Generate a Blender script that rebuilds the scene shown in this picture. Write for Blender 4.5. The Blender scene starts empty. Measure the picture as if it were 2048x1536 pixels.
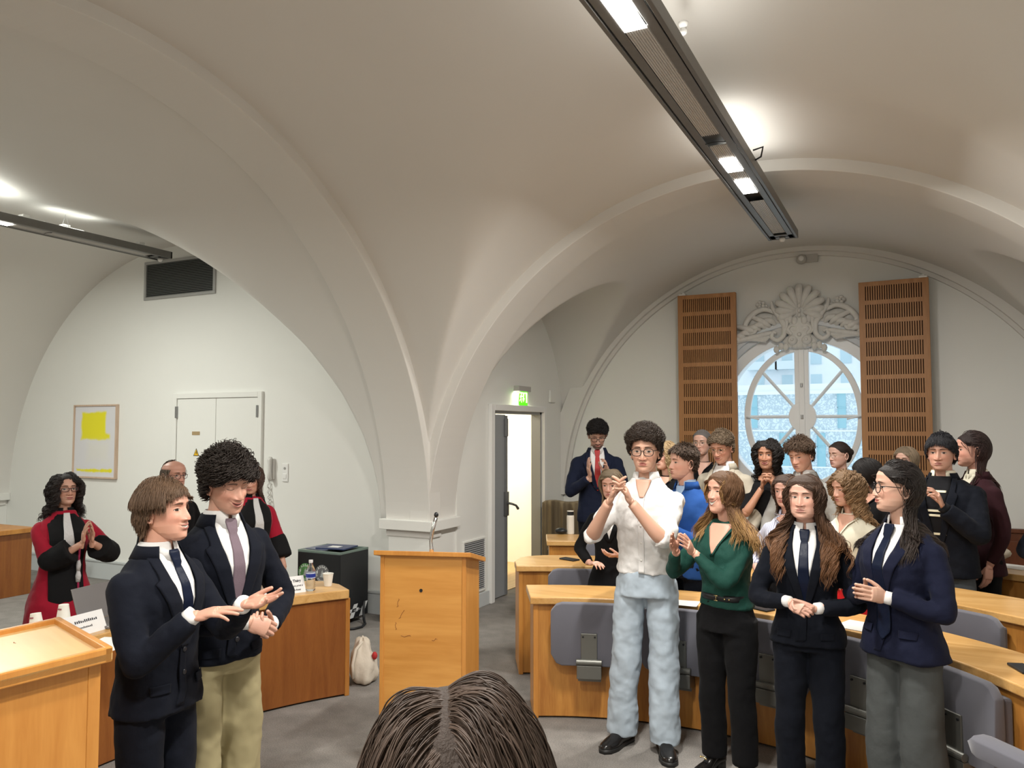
import bpy, bmesh, math, random
import numpy as np
from mathutils import Vector, Matrix, Euler
random.seed(7); np.random.seed(7)
S = bpy.context.scene
COL = S.collection
PI = math.pi
def R(d): return math.radians(d)

# ---------------------------------------------------------------- camera, sky, exposure, lights
CAMZ = 1.82
YAW = math.atan(806/1600.0); PIT = math.atan(87/1600.0)
cam = bpy.data.objects.new('camera', bpy.data.cameras.new('camera')); COL.objects.link(cam)
cam.location = (0, 0, CAMZ); cam.rotation_euler = (PI/2 + PIT, 0, YAW)
cam.data.sensor_width = 36; cam.data.lens = 36*1600/2048; cam.data.clip_start = .05
S.camera = cam
w = bpy.data.worlds.new('sky'); S.world = w; w.use_nodes = True
w.node_tree.nodes['Background'].inputs[0].default_value = (.80, .91, 1, 1)
w.node_tree.nodes['Background'].inputs[1].default_value = 1.5
S.view_settings.view_transform = 'Standard'; S.view_settings.look = 'None'
S.view_settings.gamma = 1; S.view_settings.exposure = 0.0
LAMP_W = 2.05
def area(name, loc, rot, sx, sy, p, col=(1, .965, .90), spread=180):
    l = bpy.data.lights.new(name, 'AREA'); l.shape = 'RECTANGLE'; l.size = sx; l.size_y = sy
    l.energy = p*LAMP_W; l.color = col; l.spread = R(spread)
    o = bpy.data.objects.new(name, l); o.location = loc; o.rotation_euler = rot; COL.objects.link(o); return o
LUM_R = (-1.035, 3.53)          # x centre, underside height of the long luminaires
LUM_L = (-7.40, 3.68)
# lit lamps of the right luminaire: downlights and uplights
for (y, ln, p) in ((2.95, .55, 46), (5.24, .26, 24), (5.77, .30, 24), (.6, .5, 46), (-1.4, .5, 34)):
    area('lamp_down', (LUM_R[0]+.03, y, LUM_R[1]-.012), (0, 0, 0), .1, ln, p)
for (y, p) in ((1.6, 2.5), (3.6, 2.5), (5.5, 1.7), (-.8, 2)):
    area('lamp_up', (LUM_R[0], y, LUM_R[1]+.085), (PI, 0, 0), .16, 1.0, p)
for (y, ln, p) in ((4.1, .55, 42), (1.2, .5, 42), (-1.2, .5, 30)):
    area('lamp_down', (LUM_L[0], y, LUM_L[1]-.012), (0, 0, 0), .1, ln, p, (.98, 1, .92))
for (y, p) in ((4.1, 2), (5.0, 1), (1.2, 2)):
    area('lamp_up', (LUM_L[0], y, LUM_L[1]+.085), (PI, 0, 0), .14, .4, p, (.98, 1, .92))
area('corridor_lamp', (-5.2, 8.6, 2.5), (0, 0, 0), .7, .7, 42, (1, .97, .86))

# ---------------------------------------------------------------- tags and mesh helpers
def tag(o, label=None, cat=None, group=None, kind=None):
    if label: o['label'] = label
    if cat: o['category'] = cat
    if group: o['group'] = group
    if kind: o['kind'] = kind
    return o
def empty(name, loc=(0, 0, 0), rz=0, label=None, cat=None, group=None, parent=None):
    o = bpy.data.objects.new(name, None); COL.objects.link(o); o.location = loc; o.rotation_euler = (0, 0, rz)
    o.empty_display_size = .1
    if parent: o.parent = parent
    return tag(o, label, cat, group)
class MB:
    """collects vertices and faces of ONE mesh"""
    def __init__(s): s.v = []; s.f = []; s.m = []; s.n = 0
    def add(s, V, F, mi=0):
        V = np.asarray(V, float).reshape(-1, 3); s.v.append(V)
        s.f += [tuple(i+s.n for i in f) for f in F]; s.m += [mi]*len(F); s.n += len(V); return s
    def box(s, x0, x1, y0, y1, z0, z1, mi=0, rz=0, c=None):
        V = np.array([(x, y, z) for x in (x0, x1) for y in (y0, y1) for z in (z0, z1)], float)
        if rz:
            c = np.array(c if c is not None else ((x0+x1)/2, (y0+y1)/2)); ca, sa = math.cos(rz), math.sin(rz)
            d = V[:, :2]-c; V[:, 0] = c[0]+d[:, 0]*ca-d[:, 1]*sa; V[:, 1] = c[1]+d[:, 0]*sa+d[:, 1]*ca
        return s.add(V, [(0, 1, 3, 2), (4, 6, 7, 5), (0, 4, 5, 1), (2, 3, 7, 6), (0, 2, 6, 4), (1, 5, 7, 3)], mi)
    def grid(s, P, cu=False, cv=False, mi=0):
        P = np.asarray(P, float); a, b = P.shape[:2]; F = []
        for i in range(a if cu else a-1):
            for j in range(b if cv else b-1):
                i2, j2 = (i+1) % a, (j+1) % b
                F.append((i*b+j, i2*b+j, i2*b+j2, i*b+j2))
        return s.add(P.reshape(-1, 3), F, mi)
    def loft(s, rings, caps=True, mi=0):
        P = np.asarray(rings, float); a, b = P.shape[:2]; s.grid(P, cv=True, mi=mi)
        if caps:
            s.f.append(tuple(s.n-a*b+j for j in range(b))[::-1][::-1]); s.m.append(mi)
            s.f.append(tuple(s.n-b+j for j in range(b))[::-1]); s.m.append(mi)
        return s
    def tube(s, pts, rad, n=10, mi=0, caps=True, flat=1.0, up=(0, 0, 1)):
        pts = np.asarray(pts, float); m = len(pts); rad = np.broadcast_to(np.asarray(rad, float), (m,))
        T = np.gradient(pts, axis=0); T /= np.linalg.norm(T, axis=1)[:, None]+1e-9
        u = np.array(up, float); rings = []
        if abs(T[0] @ u) > .95: u = np.array((1., 0, 0))
        for i in range(m):
            u = u - (u @ T[i])*T[i]; u /= np.linalg.norm(u)+1e-9; v = np.cross(T[i], u)
            a = np.arange(n)/n*2*PI
            rings.append(pts[i]+rad[i]*(np.cos(a)[:, None]*v+flat*np.sin(a)[:, None]*u))
        return s.loft(rings, caps, mi)
    def lathe(s, prof, n=24, c=(0, 0, 0), mi=0, caps=False):
        a = np.arange(n)/n*2*PI
        return s.loft([[(c[0]+r*math.cos(t), c[1]+r*math.sin(t), c[2]+z) for t in a] for r, z in prof], caps, mi)
    def ball(s, c, r, n=12, mi=0):
        r = np.broadcast_to(np.asarray(r, float), (3,)); P = []
        for i in range(n//2+1):
            t = PI*i/(n//2)
            P.append([(c[0]+r[0]*math.sin(t)*math.cos(a), c[1]+r[1]*math.sin(t)*math.sin(a), c[2]+r[2]*math.cos(t)) for a in np.arange(n)/n*2*PI])
        return s.grid(P, cv=True, mi=mi)
    def prism(s, poly, axis, a, b, mi=0):
        """poly of 2D points, extruded along axis (0,1,2) from a to b; other coordinates in order"""
        n = len(poly); V = []
        for t in (a, b):
            for p in poly:
                q = list(p); q.insert(axis, t); V.append(q)
        F = [tuple(range(n)), tuple(range(2*n-1, n-1, -1))]+[(i, (i+1) % n, n+(i+1) % n, n+i) for i in range(n)]
        return s.add(V, F, mi)
    def obj(s, name, mats, parent=None, smooth=False, bevel=0, loc=None, rot=None, uv=None):
        me = bpy.data.meshes.new(name); V = np.concatenate(s.v) if s.v else np.zeros((0, 3))
        me.from_pydata(V.tolist(), [], s.f); me.update()
        for m in (mats if isinstance(mats, (list, tuple)) else [mats]): me.materials.append(m)
        if any(s.m): me.polygons.foreach_set('material_index', s.m)
        bm = bmesh.new(); bm.from_mesh(me); bmesh.ops.recalc_face_normals(bm, faces=bm.faces); bm.to_mesh(me); bm.free()
        if smooth: me.polygons.foreach_set('use_smooth', [True]*len(me.polygons))
        o = bpy.data.objects.new(name, me); COL.objects.link(o)
        if parent: o.parent = parent
        if loc is not None: o.location = loc
        if rot is not None: o.rotation_euler = rot
        if bevel:
            b = o.modifiers.new('bevel', 'BEVEL'); b.width = bevel; b.segments = 2; b.limit_method = 'ANGLE'; b.angle_limit = R(40)
        return o
def copy_tree(o, parent=None):
    c = o.copy(); COL.objects.link(c); c.parent = parent if parent else o.parent
    for ch in list(o.children): copy_tree(ch, c)
    return c
def structure(o): o['kind'] = 'structure'; return o

# ---------------------------------------------------------------- materials
MATS = {}
def mat(name, col, rough=.6, metal=0, bump=0, bscale=60, vary=0, vscale=4, emit=None, es=0, trans=0, alpha=1, ior=1.45, spec=.5, coat=0, sheen=0, stretch=None):
    if name in MATS: return MATS[name]
    m = bpy.data.materials.new(name); MATS[name] = m; m.use_nodes = True; nt = m.node_tree; N = nt.nodes; L = nt.links
    b = N['Principled BSDF']; b.inputs['Base Color'].default_value = (*col, 1); b.inputs['Roughness'].default_value = rough
    b.inputs['Metallic'].default_value = metal; b.inputs['IOR'].default_value = ior; b.inputs['Specular IOR Level'].default_value = spec
    b.inputs['Transmission Weight'].default_value = trans; b.inputs['Alpha'].default_value = alpha
    b.inputs['Coat Weight'].default_value = coat; b.inputs['Sheen Weight'].default_value = sheen
    if emit: b.inputs['Emission Color'].default_value = (*emit, 1); b.inputs['Emission Strength'].default_value = es
    tc = N.new('ShaderNodeTexCoord'); mp = N.new('ShaderNodeMapping'); L.new(tc.outputs['Object'], mp.inputs[0])
    if stretch: mp.inputs['Scale'].default_value = stretch
    if vary:
        n = N.new('ShaderNodeTexNoise'); n.inputs['Scale'].default_value = vscale; n.inputs['Detail'].default_value = 5
        L.new(mp.outputs[0], n.inputs['Vector'])
        r = N.new('ShaderNodeMapRange'); r.inputs[1].default_value = .25; r.inputs[2].default_value = .75
        r.inputs[3].default_value = 1-vary; r.inputs[4].default_value = 1+vary; L.new(n.outputs[0], r.inputs[0])
        x = N.new('ShaderNodeVectorMath'); x.operation = 'SCALE'; x.inputs[0].default_value = col; L.new(r.outputs[0], x.inputs['Scale'])
        L.new(x.outputs[0], b.inputs['Base Color'])
    if bump:
        n2 = N.new('ShaderNodeTexNoise'); n2.inputs['Scale'].default_value = bscale; n2.inputs['Detail'].default_value = 4
        L.new(mp.outputs[0], n2.inputs['Vector'])
        bp = N.new('ShaderNodeBump'); bp.inputs['Strength'].default_value = bump; bp.inputs['Distance'].default_value = .01
        L.new(n2.outputs[0], bp.inputs['Height']); L.new(bp.outputs[0], b.inputs['Normal'])
    return m
def wood(name, c1, c2, scale=3.0, axis='Z', rough=.38, fine=1.0):
    if name in MATS: return MATS[name]
    m = bpy.data.materials.new(name); MATS[name] = m; m.use_nodes = True; nt = m.node_tree; N = nt.nodes; L = nt.links
    b = N['Principled BSDF']; b.inputs['Roughness'].default_value = rough
    tc = N.new('ShaderNodeTexCoord'); mp = N.new('ShaderNodeMapping'); L.new(tc.outputs['Object'], mp.inputs[0])
    sc = {'Z': (6, 6, .55), 'X': (.55, 6, 6), 'Y': (6, .55, 6)}[axis]; mp.inputs['Scale'].default_value = sc
    n = N.new('ShaderNodeTexNoise'); n.inputs['Scale'].default_value = scale; n.inputs['Detail'].default_value = 8; n.inputs['Distortion'].default_value = 1.2
    L.new(mp.outputs[0], n.inputs['Vector'])
    n2 = N.new('ShaderNodeTexNoise'); n2.inputs['Scale'].default_value = scale*14*fine; n2.inputs['Detail'].default_value = 3
    L.new(mp.outputs[0], n2.inputs['Vector'])
    mx = N.new('ShaderNodeMath'); mx.operation = 'MULTIPLY_ADD'; mx.inputs[1].default_value = .35; L.new(n2.outputs[0], mx.inputs[0]); L.new(n.outputs[0], mx.inputs[2])
    r = N.new('ShaderNodeValToRGB'); r.color_ramp.elements[0].position = .42; r.color_ramp.elements[1].position = .85
    r.color_ramp.elements[0].color = (*c2, 1); r.color_ramp.elements[1].color = (*c1, 1)
    L.new(mx.outputs[0], r.inputs[0]); L.new(r.outputs[0], b.inputs['Base Color'])
    bp = N.new('ShaderNodeBump'); bp.inputs['Strength'].default_value = .05; L.new(n2.outputs[0], bp.inputs['Height']); L.new(bp.outputs[0], b.inputs['Normal'])
    return m
PLASTER = mat('plaster', (.72, .705, .67), .8, bump=.03, bscale=180, vary=.015, vscale=1.5)
WALLW = mat('wall_paint', (.80, .80, .765), .75, bump=.03, bscale=200, vary=.012, vscale=2)
SKIRT = mat('skirting_paint', (.55, .58, .585), .6)
WHITE = mat('white_paint', (.82, .82, .80), .45)
GREYP = mat('grey_door_paint', (.30, .315, .33), .45)
DARKM = mat('dark_metal', (.10, .10, .10), .4, .6)
METAL = mat('brushed_metal', (.55, .55, .55), .3, 1)
LUMM = mat('luminaire_metal', (.20, .195, .185), .42, .7, vary=.05, vscale=20)
W_DESK = wood('desk_veneer', (.56, .255, .055), (.36, .135, .025), 1.6, 'Z')
W_TOP = wood('desk_top_wood', (.70, .42, .16), (.52, .27, .075), 1.6, 'X', .3)
W_LECT = wood('lectern_beech', (.64, .31, .075), (.50, .21, .038), 1.3, 'X', .35, .5)
W_LECD = wood('lectern_edge', (.60, .27, .06), (.48, .19, .035), 1.5, 'Z', .35)
W_LTOP = wood('lectern_top_beech', (.66, .43, .19), (.56, .34, .125), 1.0, 'X', .3, .6)
W_PANEL = wood('acoustic_wood', (.44, .21, .075), (.33, .145, .045), 1.5, 'Z', .5)
W_RED = wood('wainscot_wood', (.16, .05, .02), (.09, .028, .012), 2, 'Z', .35)
W_TABF = wood('table_front_veneer', (.30, .105, .022), (.20, .06, .012), 2.2, 'Z', .42, 1.4)
SEATF = mat('seat_fabric', (.125, .125, .15), .9, bump=.12, bscale=900, sheen=.2)
SEATB = mat('seat_bracket', (.17, .17, .155), .4, .6)
BLACK = mat('black_plastic', (.012, .013, .015), .4)
STONE = mat('grey_stone_plaster', (.70, .69, .66), .85, bump=.1, bscale=60, vary=.06, vscale=20)
# carpet
def carpet():
    m = bpy.data.materials.new('carpet'); m.use_nodes = True; nt = m.node_tree; N = nt.nodes; L = nt.links; b = N['Principled BSDF']
    tc = N.new('ShaderNodeTexCoord'); n = N.new('ShaderNodeTexNoise'); n.inputs['Scale'].default_value = 150; n.inputs['Detail'].default_value = 6
    n.inputs['Roughness'].default_value = .8; L.new(tc.outputs['Object'], n.inputs['Vector'])
    n2 = N.new('ShaderNodeTexNoise'); n2.inputs['Scale'].default_value = 7; L.new(tc.outputs['Object'], n2.inputs['Vector'])
    mx = N.new('ShaderNodeMath'); mx.operation = 'MULTIPLY_ADD'; mx.inputs[1].default_value = .25; L.new(n2.outputs[0], mx.inputs[0]); L.new(n.outputs[0], mx.inputs[2])
    r = N.new('ShaderNodeValToRGB'); r.color_ramp.elements[0].position = .38; r.color_ramp.elements[1].position = .86
    r.color_ramp.elements[0].color = (.07, .065, .06, 1); r.color_ramp.elements[1].color = (.36, .335, .31, 1)
    L.new(mx.outputs[0], r.inputs[0]); L.new(r.outputs[0], b.inputs['Base Color']); b.inputs['Roughness'].default_value = .95
    bp = N.new('ShaderNodeBump'); bp.inputs['Strength'].default_value = .5; bp.inputs['Distance'].default_value = .004
    L.new(n.outputs[0], bp.inputs['Height']); L.new(bp.outputs[0], b.inputs['Normal']); return m
CARPET = carpet()
# ---------------------------------------------------------------- the vaulted room
XP, YF = -4.0, 6.26             # corner of the pier
WP = .49                        # width of piers and arches
CX, CZ = -1.12, .88             # central bay: arch across
CY, CZ2, RL = 2.99, .80, 3.28   # arch along the left side
RR = 2.90
YW = 9.40                       # window wall
YPW = 6.50                      # wall with the painting
structure(MB().box(-11.6, 3.2, -3.3, 9.8, -.1, 0).obj('floor', CARPET))
def cosspace(a, b, n): return (a+b)/2-(b-a)/2*np.cos(np.linspace(0, PI, n))
def cyl(x, c, r, z0): return z0+np.sqrt(np.maximum(r*r-(x-c)**2, 0))
def smax(a, b, k=.09):
    h = np.maximum(k-np.abs(a-b), 0)/k; return np.maximum(a, b)+h*h*k*.25
def vault(name, xs, ys, f):
    X, Y = np.meshgrid(xs, ys, indexing='ij'); Z = f(X, Y)
    return structure(MB().grid(np.dstack([X, Y, Z])).obj(name, PLASTER, smooth=True))
RC = RR+.09; RLC = RL+.085
def f_central(X, Y):
    a = cyl(X, CX, RC, CZ); b = cyl(Y, CY, RLC, CZ2)
    k = np.clip(.05+.5*np.maximum(0, np.minimum(a, b)-2.9), .03, .5)
    return smax(a, b, k)
vault('ceiling_central', cosspace(-4.0, 1.78, 150), np.concatenate([np.linspace(-3, -.4, 8), cosspace(-.375, 6.33, 160)]), f_central)
def f_left(X, Y):
    a = cyl(X, -7.65, 3.06, .88); b = cyl(Y, CY, RLC-.03, CZ2)
    k = np.clip(.03+.4*np.maximum(0, np.minimum(a, b)-2.9), .02, .3)
    return smax(a, b, k)
vault('ceiling_left_bay', np.concatenate([cosspace(-10.71, -4.59, 140), [-4.45]]), np.concatenate([np.linspace(-3, -.4, 8), cosspace(-.375, 6.36, 140), [YPW+.02]]), f_left)
def f_back(X, Y):
    a = cyl(X, -1.13, 2.93, .90); yy = np.clip(1-((Y-8.07)/1.36)**2, 0, 1)
    b = 1.55+1.80*np.sqrt(yy); b = np.where((Y > 6.72) & (Y < 9.42), b, 0)
    return smax(a, b, .03)
vault('ceiling_back_bay', np.concatenate([[-4.0], cosspace(-3.99, 1.77, 170), [1.78]]), np.concatenate([[6.6], cosspace(6.74, YW+.01, 120)]), f_back)
def arch_x(name, x0, x1, cy, cz, r, th=.2, mt=PLASTER):    # arch in a plane x = const
    a = np.linspace(0, PI, 97); P = []
    for t in a:
        c, s_ = math.cos(t), math.sin(t)
        P.append([(x0, cy+c*r, cz+s_*r), (x1, cy+c*r, cz+s_*r), (x1, cy+c*(r+th), cz+s_*(r+th)), (x0, cy+c*(r+th), cz+s_*(r+th))])
    return structure(MB().loft(P).obj(name, mt, bevel=.006))
def arch_y(name, y0, y1, cx, cz, r, th=.2, mt=PLASTER):
    a = np.linspace(0, PI, 97); P = []
    for t in a:
        c, s_ = math.cos(t), math.sin(t)
        P.append([(cx+c*r, y0, cz+s_*r), (cx+c*r, y1, cz+s_*r), (cx+c*(r+th), y1, cz+s_*(r+th)), (cx+c*(r+th), y0, cz+s_*(r+th))])
    return structure(MB().loft(P).obj(name, mt, bevel=.006))
arch_x('trim_1', XP-WP, XP, CY, CZ2, RL); arch_x('trim_2', -11.2, -10.72, CY, CZ2, RL); arch_x('trim_3', 1.78, 2.27, CY, CZ2, RL)
arch_y('trim_4', YF, YF+WP, CX, CZ, RR)
# wall rib of the window wall: two stepped mouldings
arch_y('trim_5', YW-.10, YW+.02, -1.16, .98, 2.80, .22); arch_y('trim_6', YW-.045, YW+.02, -1.16, .98, 2.755, .1)
def pier(name, x0, x1, y0, y1, cap=.045):
    m = MB().box(x0+.02, x1-.02, y0+.02, y1, 0, .87); m.box(x0-cap, x1+cap, y0-cap, y1-.002, .868, .962)
    return structure(m.obj(name, WALLW, bevel=.005))
pier('pillar', XP-WP, XP, YF, YF+WP); pier('pillar', 1.78, 2.27, YF, YF+WP); pier('pillar', -11.2, -10.72, YF-.05, YPW)
structure(MB().box(-4.49, -4.0, -3, -.29, 0, 4.3).obj('pillar', WALLW)); structure(MB().box(1.78, 2.27, -3, -.29, 0, 4.3).obj('pillar', WALLW))
# walls
structure(MB().box(-11.4, -4.3, YPW, YPW+.12, 0, 4.4).obj('wall_left', WALLW))
DY0, DY1, DZ = 7.46, 8.72, 2.0
m = MB(); m.box(-4.12, -4.0, 6.75, DY0, 0, 4.3); m.box(-4.12, -4.0, DY1, 9.6, 0, 4.3); m.box(-4.12, -4.0, DY0, DY1, DZ, 4.3)
structure(m.obj('wall_door', WALLW))
structure(MB().box(1.78, 1.9, 6.7, 9.6, 0, 4.3).obj('wall_right_back', WALLW))
structure(MB().box(2.25, 2.4, -3.2, 6.8, 0, 4.4).obj('wall_right', WALLW))
structure(MB().box(-11.4, 2.4, -3.15, -3, 0, 4.4).obj('wall_rear', WALLW))
structure(MB().box(-11.5, -11.2, -3.1, 6.6, 0, 4.4).obj('wall_far_left', WALLW))
structure(MB().box(-11.6, 2.6, -3.3, 9.8, 4.4, 4.5).obj('light_leak_slab', PLASTER))  # unseen slab added over the vaults so no sky light leaks through seams
structure(MB().box(-4.12, 2.3, 6.4, 6.52, 3.95, 4.4).obj('wall_above_arch', PLASTER))
# window wall with a round opening
WX, WZ, WR = -1.12, 1.94, .96
m = MB(); n = 128; P = [[], [], [], []]
for i in range(n):
    t = 2*PI*i/n; c, s_ = math.cos(t), math.sin(t)
    x0, x1, z0, z1 = -4.1, 1.9, 0., 4.35
    k = min(((x1-WX)/c if c > 1e-9 else (x0-WX)/c if c < -1e-9 else 1e9), ((z1-WZ)/s_ if s_ > 1e-9 else (z0-WZ)/s_ if s_ < -1e-9 else 1e9))
    P[0].append((WX+c*k, YW, WZ+s_*k)); P[1].append((WX+c*WR, YW, WZ+s_*WR)); P[2].append((WX+c*WR, YW+.42, WZ+s_*WR)); P[3].append((WX+c*k, YW+.42, WZ+s_*k))
m.grid(P, cv=True); structure(m.obj('wall_window', WALLW))
# corridor behind the door
m = MB(); m.box(-7.2, -4.12, 6.7, 6.75, 0, 2.8); m.box(-7.2, -4.12, 9.75, 9.85, 0, 2.8); m.box(-7.25, -7.2, 6.7, 9.8, 0, 2.8); m.box(-7.2, -4.1, 6.7, 9.8, 2.7, 2.8)
structure(m.obj('wall_corridor', mat('corridor_paint', (.85, .82, .70), .6)))
structure(MB().box(-7.2, -4.12, 6.75, 9.75, 0, .006).obj('floor_corridor', wood('parquet', (.62, .40, .16), (.45, .26, .09), 2, 'Y', .35)))
# skirting boards
structure(MB().box(-10.72, XP-WP, YPW-.03, YPW, 0, .20).box(-10.72, XP-WP, YPW-.04, YPW, .20, .225).obj('baseboard_left', SKIRT, bevel=.004))
structure(MB().box(XP-WP-.025, XP+.025, YF-.025, YF+WP+.02, 0, .16).box(XP-WP-.032, XP+.032, YF-.032, YF+WP+.02, .16, .18).obj('baseboard_pier', SKIRT, bevel=.004))
structure(MB().box(-4.0, -3.975, 6.78, DY0-.09, 0, .14).box(-4.0, -3.975, DY1+.09, 9.4, 0, .14).obj('baseboard_door', SKIRT, bevel=.004))
structure(MB().box(-4.0, -2.7, 9.37, 9.4, 0, .16).obj('baseboard_window', SKIRT))
# dark wainscot at the right of the window wall
m = MB().box(.3, 1.78, YW-.05, YW, 0, .78).box(.3, 1.78, YW-.07, YW, .78, .82)
for i in range(4): m.box(.36+i*.36, .66+i*.36, YW-.06, YW, .1, .7)
structure(m.obj('wall_wainscot', W_RED, bevel=.006))
# door casing, fixed grey leaf, inner white door
m = MB(); m.box(-4.0, -3.955, DY0-.08, DY0, 0, DZ+.07).box(-4.0, -3.955, DY1, DY1+.07, 0, DZ+.07).box(-4.0, -3.955, DY0, DY1, DZ, DZ+.07)
structure(m.obj('trim_7', WHITE, bevel=.006))
structure(MB().box(-4.12, -4.0, DY0, DY0+.02, 0, DZ).box(-4.12, -4.0, DY1-.03, DY1, 0, DZ).box(-4.12, -4.0, DY0, DY1, DZ-.03, DZ).obj('trim_8', mat('steel_grey', (.33, .33, .32), .4, .3)))
d = empty('door_1', (-4.04, DY0+.02, 0)); structure(d)
MB().box(-.02, .02, 0, .34, .01, DZ-.04).obj('door_leaf', GREYP, d, bevel=.004)
MB().box(-.025, .035, .315, .365, .01, DZ-.05).obj('leaf_edge', mat('edge_grey', (.17, .175, .18), .4), d, bevel=.004)
m = MB().box(.02, .05, .30, .37, .86, 1.12); m.tube([(.05, .335, 1.0), (.10, .345, .99), (.12, .40, .97), (.12, .45, .93)], [.014, .013, .012, .016], 10)
m.obj('door_handle', mat('handle_grey', (.2, .2, .2), .35, .7), d, smooth=True, bevel=.002)
MB().box(.02, .05, .30, .36, 1.72, 1.92).obj('door_closer', mat('edge_grey', (.17, .175, .18), .4), d, bevel=.01)
d = empty('door_2', (-4.75, 7.85, 0)); structure(d)
CREAM = mat('cream_door', (.86, .83, .70), .45)
MB().box(-.02, .02, 0, .95, .01, 2.05).obj('door_leaf', CREAM, d, bevel=.004)
MB().box(.02, .035, .06, .60, .86, 1.0).obj('push_plate', CREAM, d, bevel=.004)
m = MB().box(.02, .075, .05, .62, .90, .96).box(.02, .09, .0, .07, .885, .975).box(.02, .09, .60, .67, .885, .975)
m.obj('push_bar', mat('push_bar_white', (.75, .74, .68), .35), d, bevel=.008)
structure(MB().box(-4.8, -4.7, 8.82, 8.87, 0, 2.1).box(-4.8, -4.7, 7.75, 8.87, 2.07, 2.12).obj('trim_9', mat('steel_grey', (0, 0, 0))))

# ---------------------------------------------------------------- the round window
win = empty('window_1', (WX, YW, WZ)); structure(win)
WF = mat('window_white', (.88, .89, .89), .4)
def ringm(a, b, y0, y1, a2, b2, n=96, c=(0, 0), t0=0, t1=2*PI):
    P = []; full = abs(t1-t0-2*PI) < 1e-6; k = n if full else n+1
    for i in range(k):
        t = t0+(t1-t0)*i/n; cx, s_ = math.cos(t), math.sin(t)
        P.append([(c[0]+cx*a, y0, c[1]+s_*b), (c[0]+cx*a, y1, c[1]+s_*b), (c[0]+cx*a2, y1, c[1]+s_*b2), (c[0]+cx*a2, y0, c[1]+s_*b2)])
    m = MB()
    if full: m.grid(P, cu=True, cv=True)
    else: m.loft(P)
    return m
ringm(.845, .845, .02, .22, .99, .99).obj('outer_frame', WF, win, smooth=False, bevel=.006)
m = ringm(.96, .96, -.05, .02, 1.035, 1.035); m2 = ringm(1.02, 1.02, -.09, .0, 1.07, 1.07); m.add(np.concatenate(m2.v), m2.f)
m.obj('moulded_ring', mat('sky_tinted_moulding', (.66, .69, .72), .6), win, bevel=.01)  # the blue tinge of skylight is put into the ring's colour
m = ringm(.565, .73, -.0, .06, .63, .795); m.obj('casement_ring', WF, win, bevel=.006)
m = MB().box(-.075, .075, -.01, .08, -.95, .93).box(-.03, .03, -.03, -.01, -.95, .93); m.obj('centre_post', WF, win, bevel=.006)
m = MB(); P = []
for y in (-.012, .07): P.append([(math.cos(t)*.145, y, math.sin(t)*.165) for t in np.linspace(0, 2*PI, 48, endpoint=False)])
m.loft(P).obj('hub', WF, win, bevel=.005)
for (sx, sz) in ((1, 0), (-1, 0), (1, 1), (-1, 1), (1, -1), (-1, -1)):
    if sz: a, b = (sx*.10, sz*.12), (sx*.435, sz*.52)
    else: a, b = (sx*.13, 0), (sx*.60, 0)
    MB().tube([(a[0], .03, a[1]), (b[0], .03, b[1])], .018, 4).obj('spoke', WF, win)
for sx in (1, -1):
    MB().tube([(sx*.60, -.01, 0), (sx*.60, -.035, 0), (sx*.52, -.04, -.015), (sx*.46, -.04, -.03)], .008, 8).obj('window_handle', WF, win, smooth=True)
for z in (.35, .0, -.35): MB().lathe([(.0, -.02), (.014, -.02), (.014, .02), (0, .02)], 12, (0, -.04, z)).obj('latch', METAL, win)
GLASS = bpy.data.materials.new('window_glass'); GLASS.use_nodes = True
nt = GLASS.node_tree; nt.nodes.remove(nt.nodes['Principled BSDF']); tr = nt.nodes.new('ShaderNodeBsdfTransparent'); tr.inputs[0].default_value = (.93, .97, .98, 1)
gl = nt.nodes.new('ShaderNodeBsdfGlossy'); gl.inputs['Roughness'].default_value = .02; mx = nt.nodes.new('ShaderNodeMixShader'); mx.inputs[0].default_value = .05
nt.links.new(tr.outputs[0], mx.inputs[1]); nt.links.new(gl.outputs[0], mx.inputs[2]); nt.links.new(mx.outputs[0], nt.nodes['Material Output'].inputs[0])
P = [[(math.cos(t)*r, .12, math.sin(t)*r) for t in np.linspace(0, 2*PI, 64, endpoint=False)] for r in (.001, .85)]
MB().grid(P, cv=True).obj('glass', GLASS, win)

# ---------------------------------------------------------------- buildings across the street
def facade_mat():
    m = bpy.data.materials.new('perforated_facade'); m.use_nodes = True; nt = m.node_tree; N = nt.nodes; L = nt.links; b = N['Principled BSDF']
    tc = N.new('ShaderNodeTexCoord'); v = N.new('ShaderNodeTexVoronoi'); v.feature = 'DISTANCE_TO_EDGE'; v.inputs['Scale'].default_value = 5.5
    n = N.new('ShaderNodeTexNoise'); n.inputs['Scale'].default_value = 6; mm = N.new('ShaderNodeVectorMath'); mm.operation = 'MULTIPLY_ADD'; mm.inputs[1].default_value = (.5, .5, .5)
    L.new(tc.outputs['Object'], n.inputs[0]); L.new(n.outputs[1], mm.inputs[0]); L.new(tc.outputs['Object'], mm.inputs[2]); L.new(mm.outputs[0], v.inputs['Vector'])
    r = N.new('ShaderNodeValToRGB'); r.color_ramp.elements[0].position = .05; r.color_ramp.elements[1].position = .22
    r.color_ramp.elements[0].color = (.44, .55, .61, 1); r.color_ramp.elements[1].color = (.66, .76, .80, 1)
    L.new(v.outputs['Distance'], r.inputs[0]); L.new(r.outputs[0], b.inputs['Base Color']); b.inputs['Roughness'].default_value = .8; return m
FM = facade_mat(); CY_ = mat('cyan_pane', (.28, .52, .60), .25); PALE = mat('pale_concrete', (.78, .82, .84), .8); PALE2 = mat('pale_stone', (.9, .93, .95), .8)
bl = empty('office_building', (-4.5, 30, -12), 0, 'grey building with a perforated facade and narrow blue windows outside the round window', 'building')
MB().box(-14, 16, 0, 8, 0, 15.0).obj('facade', FM, bl)
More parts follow.
